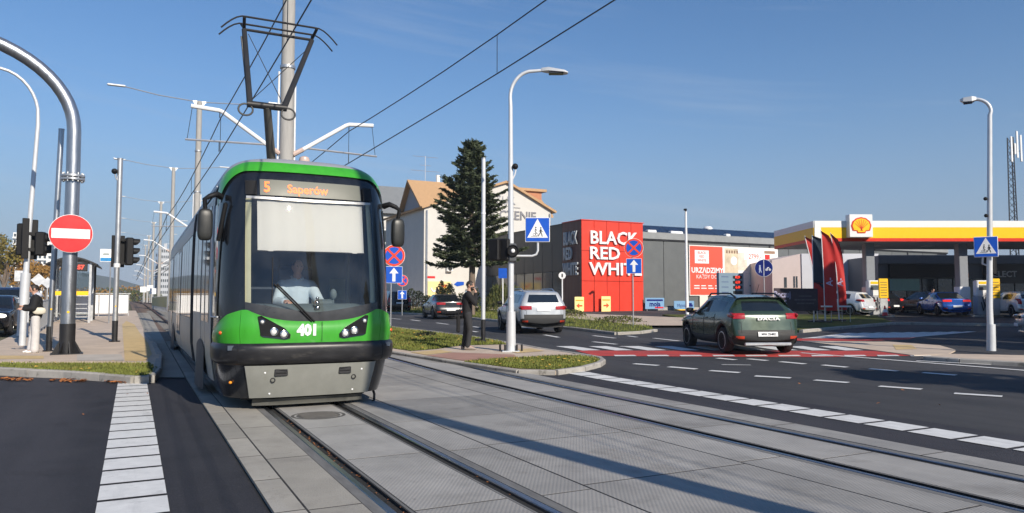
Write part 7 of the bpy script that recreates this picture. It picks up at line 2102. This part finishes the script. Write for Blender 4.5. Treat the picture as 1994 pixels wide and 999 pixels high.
bgt.location = p; bgt.rotation_euler = (0, 0, facing(p)); bgt['label'] = 'black bag hanging low behind the bearded man'; bgt['category'] = 'bag'
# --- person at the left, profile towards -x
p = G(64, 687, PH)
wom = thing('person', 'person in black hooded jacket and wide pale trousers looking at a phone on the platform', 'person', p, facing(p))
hd = V(-.035, 0, 1.55)
pel = V(.03, 0, .92)
shR, shL = V(.03, -.16, 1.33), V(.0, .16, 1.33)
elR, wrR = V(-.03, -.21, 1.08), V(-.25, -.14, 1.07)
elL, wrL = V(-.06, .20, 1.10), V(-.25, .08, 1.13)
pts = [pel, V(.035, 0, 1.08), V(.03, 0, 1.25), V(.0, 0, 1.40), V(-.02, 0, 1.46), shR, elR, wrR, shL, elL, wrL, V(.03, -.08, .88), V(.03, -.09, .47), V(.02, -.09, .08), V(-.10, -.10, .04), V(.03, .08, .88), V(-.02, .09, .47), V(-.05, .09, .08), V(-.17, .10, .04)]
rad = [(.14, .10), (.125, .095), (.14, .10), .052, .05, .055, .040, .029, .055, .040, .029, .08, .055, .034, .020, .08, .055, .034, .020]
Rm = Matrix.Rotation(R(-78), 3, 'Z') @ Matrix.Rotation(R(24), 3, 'X')
place(merge([skin_mesh(pts, edg, rad), head_mesh(hd, Rm, .95)] + hand(wrR, (-1, .25, .15), (0, -.6, .8), .9, .7, -1) + hand(wrL, (-1, -.2, .1), (0, .6, .8), .9, .6, 1), .0105), 'body', M['skin'], wom)
jk([V(.03, 0, .92), V(.035, 0, 1.06), V(.03, 0, 1.26), V(.02, 0, 1.38), shR, elR, V(-.20, -.155, 1.07), shL, elL, V(-.20, .10, 1.12)], [(0, 1), (1, 2), (2, 3), (2, 4), (4, 5), (5, 6), (2, 7), (7, 8), (8, 9)], [(.175, .145), (.17, .14), (.175, .14), (.095, .08), .088, .078, .058, .088, .076, .058], 'jacket', M['jacket'], wom)
jk([pel - V(0, 0, .02), V(.03, -.08, .86), V(.04, -.09, .47), V(.03, -.09, .08), V(.03, .08, .86), V(-.01, .09, .47), V(-.04, .09, .08)], [(0, 1), (1, 2), (2, 3), (0, 4), (4, 5), (5, 6)], [(.155, .12), .10, .088, .098, .10, .084, .094], 'trousers', M['lightcloth'], wom)
m_ = MB(); m_.ell((.06, 0, 1.40), (.10, .115, .075), 16, 10); m_.build('hood', M['hood'], wom, 60)
for x_, y_ in ((.02, -.09), (-.05, .09)):
    m_ = MB(); m_.loft([[(x_ + .08 - .25 * t, y_ + w_ * math.cos(a), .002 + h_ * (math.sin(a) * .5 + .5)) for a in [i * math.pi / 5 for i in range(10)]] for t, w_, h_ in ((0, .03, .07), (.2, .042, .09), (.6, .045, .07), (.95, .03, .04))], True, True); m_.build('shoe', M['white'], wom, 60)
hr = MB(); hr.grid(lambda a, b: V(math.sin(math.pi * b * .58) * math.sin(2 * math.pi * a) * .081, -math.sin(math.pi * b * .58) * math.cos(2 * math.pi * a) * .103 + .020, math.cos(math.pi * b * .58) * .122), 24, 10)
hr.ell((0, .085, .0), (.055, .05, .085), 12, 8)
hr.v = [tuple(hd + Rm @ (Vector(v) * .97)) for v in hr.v]; hr.build('hair', M['hair'], wom, 60)
for s in (-1, 1):
    e = MB(); e.ell((s * .029, -.079, .008), (.010, .009, .008), 8, 6); e.v = [tuple(hd + Rm @ Vector(v)) for v in e.v]; e.build('eye', M['black'], wom, 60)
bgm = MB(); bgm.ell((.10, -.19, 1.02), (.14, .05, .085), 18, 12, e=.7)
bgt = bgm.build('shoulder_bag', M['bagcream'], None, 60); bgt.location = p; bgt.rotation_euler = (0, 0, facing(p)); bgt['label'] = 'cream shoulder bag worn by the person looking at a phone'; bgt['category'] = 'bag'
st_ = MB(); st_.tube([(.20, -.19, 1.06), (.10, -.18, 1.25), (.02, -.12, 1.43), (-.02, .05, 1.43), (.05, .15, 1.2)], .011, 6); st_.build('strap', M['jacket'], bgt, 40)
ph = MB(); ph.bbox(-.39, -.31, -.035, -.02, 1.06, 1.21, .006); pho = ph.build('phone', M['black'], None); pho.location = p; pho.rotation_euler = (0, 0, facing(p)); pho['label'] = 'dark phone held up by the person at the far left'; pho['category'] = 'phone'
LAT[0] = Vector((1, 0, 0))
# --- tram driver seated behind the windscreen
D0_ = V(TX - .05, TY + 1.02, .03)
drv = thing('person', 'tram driver in a light blue shirt sitting behind the windscreen', 'person', D0_)
hd = V(0, -.04, 1.93)
pts = [V(0, .08, 1.16), V(0, .06, 1.36), V(0, .04, 1.60), V(0, 0, 1.76), V(0, -.02, 1.82), V(-.20, .03, 1.66), V(-.30, -.14, 1.42), V(-.20, -.42, 1.42), V(.20, .03, 1.66), V(.30, -.14, 1.42), V(.20, -.42, 1.42), V(-.10, .05, 1.14), V(-.13, -.38, 1.14), V(-.13, -.42, .92), V(.10, .05, 1.14), V(.13, -.38, 1.14), V(.13, -.42, .92)]
edg2 = [(0, 1), (1, 2), (2, 3), (3, 4), (2, 5), (5, 6), (6, 7), (2, 8), (8, 9), (9, 10), (0, 11), (11, 12), (12, 13), (0, 14), (14, 15), (15, 16)]
rad2 = [(.16, .12), (.15, .12), (.17, .12), .062, .058, .065, .05, .034, .065, .05, .034, .09, .065, .05, .09, .065, .05]
Rm = Matrix.Rotation(R(6), 3, 'Z')
place(merge([skin_mesh(pts, edg2, rad2), head_mesh(hd, Rm)] + hand(pts[7], (.15, -1, -.1), (0, -.1, 1), 1, .5, 1) + hand(pts[10], (-.15, -1, -.1), (0, -.1, 1), 1, .5, -1), .0105), 'body', M['skin'], drv)
jk([pts[0], pts[1], pts[2], V(0, .01, 1.72), pts[5], pts[6], V(-.23, -.33, 1.42), pts[8], pts[9], V(.23, -.33, 1.42)], [(0, 1), (1, 2), (2, 3), (2, 4), (4, 5), (5, 6), (2, 7), (7, 8), (8, 9)], [(.19, .15), (.185, .15), (.20, .14), (.10, .08), .09, .075, .055, .09, .075, .055], 'shirt', M['shirt'], drv)
jk([pts[0], pts[11], pts[12], pts[13], pts[14], pts[15], pts[16]], [(0, 1), (1, 2), (2, 3), (0, 4), (4, 5), (5, 6)], [.16, .11, .09, .08, .11, .09, .08], 'trousers', M['trouser'], drv)
cl = MB(); cl.tube([(-.07, .05, 1.79), (-.08, -.03, 1.765), (-.03, -.10, 1.74)], .018, 6); cl.tube([(.07, .05, 1.79), (.08, -.03, 1.765), (.03, -.10, 1.74)], .018, 6); cl.build('collar', M['shirt'], drv, 60, kind='stuff')
hr = MB(); hr.grid(lambda a, b: V(math.sin(math.pi * b * .45) * math.sin(2 * math.pi * a) * .080, -math.sin(math.pi * b * .45) * math.cos(2 * math.pi * a) * .100 + .014, math.cos(math.pi * b * .45) * .122), 24, 10)
hr.v = [tuple(hd + Rm @ Vector(v)) for v in hr.v]; hr.build('hair', M['hair'], drv, 60)
for s in (-1, 1):
    e = MB(); e.ell((s * .030, -.083, .008), (.011, .009, .008), 8, 6); e.v = [tuple(hd + Rm @ Vector(v)) for v in e.v]; e.build('eye', M['black'], drv, 60)
# attendant bending beside the dark car at the pump
p = base(1812, 48.5, .1)
att = thing('person', 'person in dark blue and white standing bent beside the cars under the canopy', 'person', p, YAW + .4)
pts = [V(0, 0, .9), V(0, -.05, 1.08), V(-.06, -.14, 1.28), V(-.10, -.22, 1.40), V(-.12, -.26, 1.46), V(-.24, -.14, 1.30), V(-.30, -.28, 1.06), V(-.22, -.44, .98), V(.12, -.16, 1.30), V(.17, -.32, 1.06), V(.05, -.46, .98), V(-.09, 0, .88), V(-.1, -.04, .48), V(-.1, .03, .08), V(-.1, -.1, .04), V(.09, 0, .88), V(.1, .0, .48), V(.1, .06, .08), V(.1, -.07, .04)]
rad = [(.15, .11), (.14, .105), (.16, .115), .062, .058, .065, .045, .032, .065, .045, .032, .085, .06, .042, .035, .085, .06, .042, .035]
hd = V(-.15, -.33, 1.54); Rm = Matrix.Rotation(R(20), 3, 'X')
place(merge([skin_mesh(pts, edg, rad), head_mesh(hd, Rm)] + hand(pts[7], (.3, -1, -.3), (0, 0, 1), 1, .6, 1) + hand(pts[10], (-.3, -1, -.3), (0, 0, 1), 1, .6, -1), .0115), 'body', M['skin'], att)
jk([pts[0], pts[1], pts[2], V(-.09, -.20, 1.37), pts[5], pts[6], V(-.24, -.38, 1.01), pts[8], pts[9], V(.09, -.41, 1.0)], [(0, 1), (1, 2), (2, 3), (2, 4), (4, 5), (5, 6), (2, 7), (7, 8), (8, 9)], [(.18, .14), (.17, .135), (.185, .14), .08, .09, .075, .06, .09, .075, .06], 'jacket', mat('blue_workwear', (0.03, 0.06, 0.22), 0.85, var=.15), att)
jk([pts[0], pts[11], pts[12], V(-.1, .02, .12), pts[15], pts[16], V(.1, .05, .12)], [(0, 1), (1, 2), (2, 3), (0, 4), (4, 5), (5, 6)], [.14, .11, .085, .075, .11, .085, .075], 'trousers', M['trouser'], att)
m_ = MB(); m_.ell((-.20, -.30, 1.24), (.17, .13, .15), 12, 8); m_.build('white_cloth', M['white'], att, 60)
hr = MB(); hr.grid(lambda a, b: V(math.sin(math.pi * b * .55) * math.sin(2 * math.pi * a) * .082, -math.sin(math.pi * b * .55) * math.cos(2 * math.pi * a) * .103 + .016, math.cos(math.pi * b * .55) * .124), 20, 8)
hr.v = [tuple(hd + Rm @ Vector(v)) for v in hr.v]; hr.build('hair', M['hair'], att, 60)
# ------------------------------------------------------------------ trees, bushes, grass, fallen leaves
def foliage(name, cols, rough=0.75):
    m = bpy.data.materials.new(name); m.use_nodes = True
    nt = m.node_tree; b = nt.nodes['Principled BSDF']; b.inputs['Roughness'].default_value = rough; b.inputs['Specular IOR Level'].default_value = .25
    tcn = nt.nodes.new('ShaderNodeTexCoord'); n = nt.nodes.new('ShaderNodeTexNoise'); n.inputs['Scale'].default_value = 3.2; n.inputs['Detail'].default_value = 8; n.inputs['Roughness'].default_value = .8
    r = nt.nodes.new('ShaderNodeValToRGB')
    while len(r.color_ramp.elements) < len(cols): r.color_ramp.elements.new(.5)
    for i, (e, c) in enumerate(zip(r.color_ramp.elements, cols)): e.position = .32 + .36 * i / (len(cols) - 1); e.color = tuple(c) + (1,)
    nt.links.new(tcn.outputs['Object'], n.inputs['Vector']); nt.links.new(n.outputs['Fac'], r.inputs['Fac']); nt.links.new(r.outputs['Color'], b.inputs['Base Color'])
    return m
F_sp = foliage('spruce_needles', [(0.028, 0.042, 0.024), (0.068, 0.088, 0.046), (0.13, 0.14, 0.075)])
F_or = foliage('autumn_foliage', [(0.16, 0.11, 0.03), (0.30, 0.16, 0.035), (0.42, 0.20, 0.04)])
F_gr = foliage('green_foliage', [(0.045, 0.065, 0.02), (0.09, 0.105, 0.03), (0.16, 0.14, 0.04)])
F_ye = foliage('yellow_green_foliage', [(0.08, 0.08, 0.02), (0.19, 0.15, 0.03), (0.32, 0.21, 0.04)])
F_dk = foliage('dark_foliage', [(0.012, 0.018, 0.010), (0.028, 0.038, 0.018), (0.05, 0.06, 0.025)])
barkm = mat('bark', (0.17, 0.13, 0.10), 0.9, var=0.3, scale=6, bump=.6, bscale=14, stretch=(2, 2, .6))
rnd = random.Random(11)
def leafcard(m_, c, n, u, s, asp=.5):
    """small leaf of two triangles bent along the middle"""
    w = n.cross(u).normalized()
    a = c - u * s; b = c + u * s
    m_.add([a, c + w * s * asp + n * s * .15, b, c - w * s * asp + n * s * .15], [(0, 1, 2), (0, 2, 3)])
def rv(): 
    while True:
        v = Vector((rnd.uniform(-1, 1), rnd.uniform(-1, 1), rnd.uniform(-1, 1)))
        if .05 < v.length < 1: return v.normalized()
def spruce(label, loc, H, R0, base_h):
    t = thing('spruce_tree', label, 'tree', loc)
    m_ = MB(); m_.tube([(0, 0, -.2), (.05, 0, H * .3), (0, .03, H * .7), (0, 0, H)], [.24, .19, .10, .02], 10); m_.build('trunk', barkm, t, 60)
    cr_ = MB(); br_ = MB()
    z = base_h
    while z < H - .15:
        q = (z - base_h) / (H - base_h)
        L0 = R0 * (1 - q) ** .82 * (0.62 + .38 * min(1, q * 5 + .35)) + .12
        nb = 7 if q < .7 else 5
        off = rnd.uniform(0, 6)
        for k in range(nb):
            a = off + 2 * math.pi * k / nb + rnd.uniform(-.25, .25)
            L = L0 * (rnd.uniform(.50, .95) if rnd.random() < .72 else rnd.uniform(.95, 1.22))
            up = .12 + .5 * q; dr = rnd.uniform(-.10, .05)
            pts = []
            for i in range(7):
                s = i / 6
                pts.append(Vector((math.cos(a) * L * s, math.sin(a) * L * s, z + L * (up * s * .6 - .55 * (1 - q) * s + .42 * s * s * (1 - .4 * q) + dr * s))))
            br_.tube(pts, [.035 * (1 - i / 7) + .006 for i in range(7)], 4, False)
            nt_ = int(15 + 32 * L)
            for j in range(nt_):
                s = rnd.uniform(.12, 1.0) ** .8
                i = min(int(s * 6), 5); f = s * 6 - i
                c = pts[i].lerp(pts[i + 1], f)
                dirn = (pts[i + 1] - pts[i]).normalized()
                sd = dirn.cross(Vector((0, 0, 1))).normalized() * rnd.choice((-1, 1))
                tl = (.16 + .42 * L / R0 * (1.05 - s)) * rnd.uniform(.6, 1.2) + .08
                td = (dirn * .75 + sd * .75 + Vector((0, 0, rnd.uniform(-.45, .12)))).normalized()
                for w in range(5):
                    cc = c + td * tl * w / 4 + rv() * .05
                    leafcard(cr_, cc, rv(), (td + rv() * .55).normalized(), rnd.uniform(.08, .15), .34)
        z += (.26 if q < .75 else .20) * rnd.uniform(.8, 1.2)
    for j in range(30): leafcard(cr_, Vector((rnd.uniform(-.05, .05), rnd.uniform(-.05, .05), H - rnd.uniform(-.1, .5))), rv(), (Vector((0, 0, 1)) + rv() * .5).normalized(), .09, .3)
    br_.build('branches', barkm, t, kind='stuff')
    cr_.build('crown', F_sp, t)
    return t
p = base(918, 47, .1)
Hs = zpx(272, p.x, p.y) - p.z
spruce('tall dark green spruce in front of the white gabled house', p, Hs, 3.25, zpx(505, p.x, p.y) - p.z)
def tree(nm, label, loc, H, cw, trunk_h, m, n=1400, ls=.14, clumps=16, group=None, sy=1.0, cat='tree'):
    t = thing(nm, label, cat, loc, 0, group)
    tr = MB(); tr.tube([(0, 0, -.2), (.03, .0, trunk_h * .6), (0, .05, trunk_h + (H - trunk_h) * .5)], [max(.06, H * .025), H * .02, H * .006], 8)
    cs = []
    for i in range(clumps):
        v = rv(); q = rnd.uniform(.35, .95)
        c = Vector((v.x * cw * q, v.y * cw * q * sy, trunk_h + (H - trunk_h) * (.5 + .5 * v.z * q)))
        cs.append((c, rnd.uniform(.26, .42) * cw))
        if i < 9: tr.tube([(0, 0, trunk_h * rnd.uniform(.6, 1.1)), tuple(c * .6 + Vector((0, 0, trunk_h * .4))), tuple(c)], [H * .012, H * .007, .01], 5, False)
    tr.build('trunk', barkm, t, 60)
    m_ = MB()
    for i in range(n):
        c, r = rnd.choice(cs)
        v = rv() * r * rnd.uniform(.35, 1.08) ** .6
        leafcard(m_, c + v, (v.normalized() + rv() * .8).normalized(), rv(), ls * rnd.uniform(.6, 1.3), .6)
    m_.build('crown', m, t)
    return t
def bush(label, loc, w, d, h, m, n=900, ls=.08, nm='bush', group=None, rz=0, blades=False):
    t = thing(nm, label, 'bush', loc, rz, group)
    m_ = MB()
    bumps = [(rnd.uniform(-1, 1), rnd.uniform(.65, 1.1)) for _ in range(9)]
    for i in range(n):
        x = rnd.uniform(-1, 1)
        top = max(b * math.exp(-((x - a) / .35) ** 2) for a, b in bumps) * .5 + .5
        z = rnd.uniform(0.02, 1) ** .7 * h * top * math.sqrt(max(0.02, 1 - abs(x) ** 3))
        y = rnd.uniform(-1, 1) * d * math.sqrt(max(.05, 1 - (z / h) ** 2))
        if blades: leafcard(m_, Vector((x * w, y, z)), rv(), (Vector((0, 0, 1)) + rv() * .5).normalized(), ls * 2.2 * rnd.uniform(.6, 1.3), .14)
        else: leafcard(m_, Vector((x * w, y, z)), rv(), rv(), ls * rnd.uniform(.6, 1.3), .6)
    st_ = MB()
    for i in range(7): st_.tube([(w * rnd.uniform(-.6, .6), 0, -.05), (w * rnd.uniform(-.8, .8), rnd.uniform(-d, d) * .5, h * .6)], [.03, .01], 4, False)
    st_.build('stems', barkm, t, kind='stuff')
    m_.build('leaves', m, t)
    return t
# left street trees
for px, D, H, cw, th_, m, lab in ((6, 95, 9.6, 2.4, 2.4, F_ye, 'green and yellow tree at the far left edge'), (-20, 110, 10.5, 2.8, 3.0, F_gr, 'green tree just outside the left edge'), (28, 105, 7.4, 2.6, 2.2, F_or, 'orange-brown tree left of the lamp post'), (62, 115, 7.0, 2.7, 2.2, F_or, 'orange autumn tree between the lamp post and the gantry pole'), (88, 135, 7.6, 2.6, 2.6, F_or, 'brown autumn tree behind the slim post at left'), (105, 170, 7.0, 3.2, 2.4, F_or, 'far reddish tree behind the tram shelter'),):
    tree('autumn_tree', lab, base(px, D), H, cw, th_, m, 1500, .20, 16, 'trees along the left street')
# far bushes and tree belts on the horizon
for i, (px, D, w, h, m) in enumerate(((170, 230, 9, 4.5, F_or), (215, 240, 8, 5.0, F_gr), (245, 250, 7, 5.5, F_or), (275, 240, 7, 4.0, F_gr), (130, 210, 8, 4, F_or))):
    bush(('far brown bushes behind the tram shelter', 'far green bushes beyond the white screen fence', 'far brown bushes left of the far track', 'far green bushes right of the far track', 'far reddish bushes left of the shelter')[i], base(px, D), w, 3, h, m, 700, .35)
# bushes on the right-hand verge and before the buildings
bush('black-green round bush above the dark saloon car', base(868, 57, .1), .78, .6, 2.35, F_dk, 1800, .08)
bush('dark clipped hedge beside the house at left of the dark car', base(808, 60, .1), 1.5, .7, 1.7, F_dk, 1600, .08)
bush('tall ornamental grass before the glazed shop front', base(985, 54, .1), 1.7, .6, 2.0, F_gr, 1300, .10, 'ornamental_grass', blades=True)
bush('green bush behind the standing man', base(912, 52, .1), .9, .6, 1.9, F_gr, 1000, .09)
bush('low shrubs along the glazed shop front', base(1040, 56, .1), 1.6, .5, 1.0, F_gr, 900, .08)
bush('low scrub at the foot of the red wall', base(1110, 45, .1), .9, .4, .45, F_gr, 500, .06)
bush('dry scrub at the corner of the verge below the red wall', base(1205, 36, .1), 1.3, .5, .32, F_gr, 600, .05)
bush('small bush in the grass island right of the tram', base(828, 25.5, IH), .38, .25, .16, F_dk, 260, .035)
# trees beyond the right edge of the picture; their shade falls on the station forecourt
for x_, y_, H_, cw_, lab in ((24.6, 7.0, 7.5, 2.0, 'small tree, first of the row outside the right edge'), (28, 8.0, 12, 3.2, 'second tree of the row outside the right edge'), (32.5, 9.0, 13, 3.4, 'third tree of the row outside the right edge'), (37, 8.4, 13, 3.6, 'fourth tree of the row outside the right edge'), (42, 9.6, 13.4, 3.6, 'fifth tree of the row outside the right edge'), (47, 9.2, 13, 3.6, 'sixth tree of the row outside the right edge'), (52, 10, 13, 3.6, 'seventh tree of the row outside the right edge'), (57, 9, 13, 3.6, 'last tree of the row outside the right edge'), (15.4, -3.0, 8.2, 1.9, 'street tree by the road behind the camera, out of the picture')):
    tree('roadside_tree', lab, (x_, y_, gz(x_, y_)), H_, cw_, H_ * .22, F_gr, 2600, .42 if H_ > 10 else .22, 26, 'trees beyond the right edge')
# grass blades on the verges (uncountable) and fallen leaves
def inside(x, y, poly):
    c = False; n = len(poly)
    for i in range(n):
        x0, y0 = poly[i][:2]; x1, y1 = poly[i - 1][:2]
        if (y0 > y) != (y1 > y) and x < (x1 - x0) * (y - y0) / (y1 - y0) + x0: c = not c
    return c
def sward(name, poly, dz, n, h, far=60):
    m_ = MB(); xs_ = [p[0] for p in poly]; ys_ = [p[1] for p in poly]
    k = 0; tries = 0
    while k < n and tries < n * 30:
        tries += 1
        x, y = rnd.uniform(min(xs_), max(xs_)), rnd.uniform(min(ys_), max(ys_))
        if not inside(x, y, poly): continue
        d_ = depth(x, y)
        if d_ > far or not (-.75 < (x * CT - y * ST) / d_ < .75): continue
        if rnd.random() > (16 / d_) ** 1.2: continue
        k += 1
        hh_ = h * rnd.uniform(.4, 1.2); a = rnd.uniform(0, 6.28); w = .006 + .0004 * d_
        z = gz(x, y) + dz; l = rnd.uniform(-.5, .5) * hh_
        m_.add([(x - w * math.cos(a), y - w * math.sin(a), z), (x + w * math.cos(a), y + w * math.sin(a), z), (x + l, y + l * .7, z + hh_)], [(0, 1, 2)])
    return m_.build(name, M['blade'], None, kind='stuff')
sward('grass', grs, PH - .015, 5000, .05)
ig1 = GP([(903, 704), (1010, 717), (1080, 719), (1132, 712), (1160, 705), (1168, 700), (1160, 695.5), (1130, 692), (1085, 692), (1010, 696), (940, 700)], IH)
ig2 = GP([(700, 664), (758, 677), (800, 683), (850, 679), (900, 672), (985, 670), (975, 665), (925, 657), (860, 649), (800, 642), (752, 636), (700, 630)], IH)
sward('grass', ig1, IH - .004, 6000, .045); sward('grass', ig2, IH - .004, 14000, .07)
fv = GP([(600, 605), (760, 607), (850, 611), (950, 620), (1110, 636), (1200, 646), (1275, 641), (1262, 634), (1180, 622), (1110, 612), (1000, 602), (860, 598), (600, 596)], 0.1)
sward('grass', fv, .1, 6000, .12, 80)
def litter(name, poly, dz, n, m, s=.045):
    m_ = MB(); xs_ = [p[0] for p in poly]; ys_ = [p[1] for p in poly]; k = 0; tr_ = 0
    while k < n and tr_ < 20000:
        tr_ += 1
        x, y = rnd.uniform(min(xs_), max(xs_)), rnd.uniform(min(ys_), max(ys_))
        if not inside(x, y, poly): continue
        k += 1
        a = rnd.uniform(0, 6.28)
        leafcard(m_, Vector((x, y, gz(x, y) + dz + rnd.uniform(.008, .03))), (Vector((0, 0, 1)) + rv() * .35).normalized(), Vector((math.cos(a), math.sin(a), rnd.uniform(-.2, .4))).normalized(), s * rnd.uniform(.6, 1.3), .6)
    return m_.build(name, m, None, kind='stuff')
litter('fallen_leaves', ig1, IH + .02, 60, M['leaf_y']); litter('fallen_leaves', ig2, IH + .03, 160, M['leaf_y']); litter('fallen_leaves', ig2, IH + .03, 70, M['leaf_o']); litter('fallen_leaves', grs, PH + .02, 30, M['leaf_y'])
for a, b in ((0, 62), (95, 170), (205, 245)):
    q = GP([(a, 738 + a * .02), (b, 738 + b * .02), (b, 744 + b * .02), (a, 742 + a * .02)])
    litter('fallen_leaves', q, .01, 70, M['leaf_o'], .05)
litter('fallen_leaves', GP([(1900, 701), (1994, 707), (1994, 714), (1900, 706)]), .02, 120, M['leaf_o'], .05)
litter('fallen_leaves', GP([(1100, 714), (1170, 704), (1172, 709), (1110, 719)]), .02, 40, M['leaf_y'], .04)
litter('fallen_leaves', [(-2.5, 4), (.5, 4), (.5, 15), (-2.5, 15)], .01, 6, M['leaf_o'], .022)
litter('fallen_leaves', [(8, 5), (14, 5), (14, 12), (8, 12)], .01, 8, M['leaf_o'], .04)

for i_, x_ in ((0, RAILS[0]), (1, RAILS[1])):
    s_ = 1 if i_ == 0 else -1
    a_, b_ = sorted((x_ + s_ * .04, x_ + s_ * .10))
    litter('rail_debris', [(a_, 3.5), (b_, 3.5), (b_, 10), (a_, 10)], .002, 90 if i_ == 0 else 15, M['leaf_o'], .012)
# ------------------------------------------------------------------ thin autumn haze: far things pale towards blue
hm2 = bpy.data.materials.new('haze'); hm2.use_nodes = True
nt = hm2.node_tree; nt.nodes.remove(nt.nodes['Principled BSDF'])
pv = nt.nodes.new('ShaderNodeVolumePrincipled')
pv.inputs['Color'].default_value = (0.72, 0.82, 0.95, 1)
pv.inputs['Density'].default_value = 0.00035
pv.inputs['Anisotropy'].default_value = 0.0
nt.links.new(pv.outputs[0], nt.nodes['Material Output'].inputs['Volume'])
MB().box(-1600, 1700, -900, 1620, -2.0, 62).build('haze', hm2, None, kind='stuff')
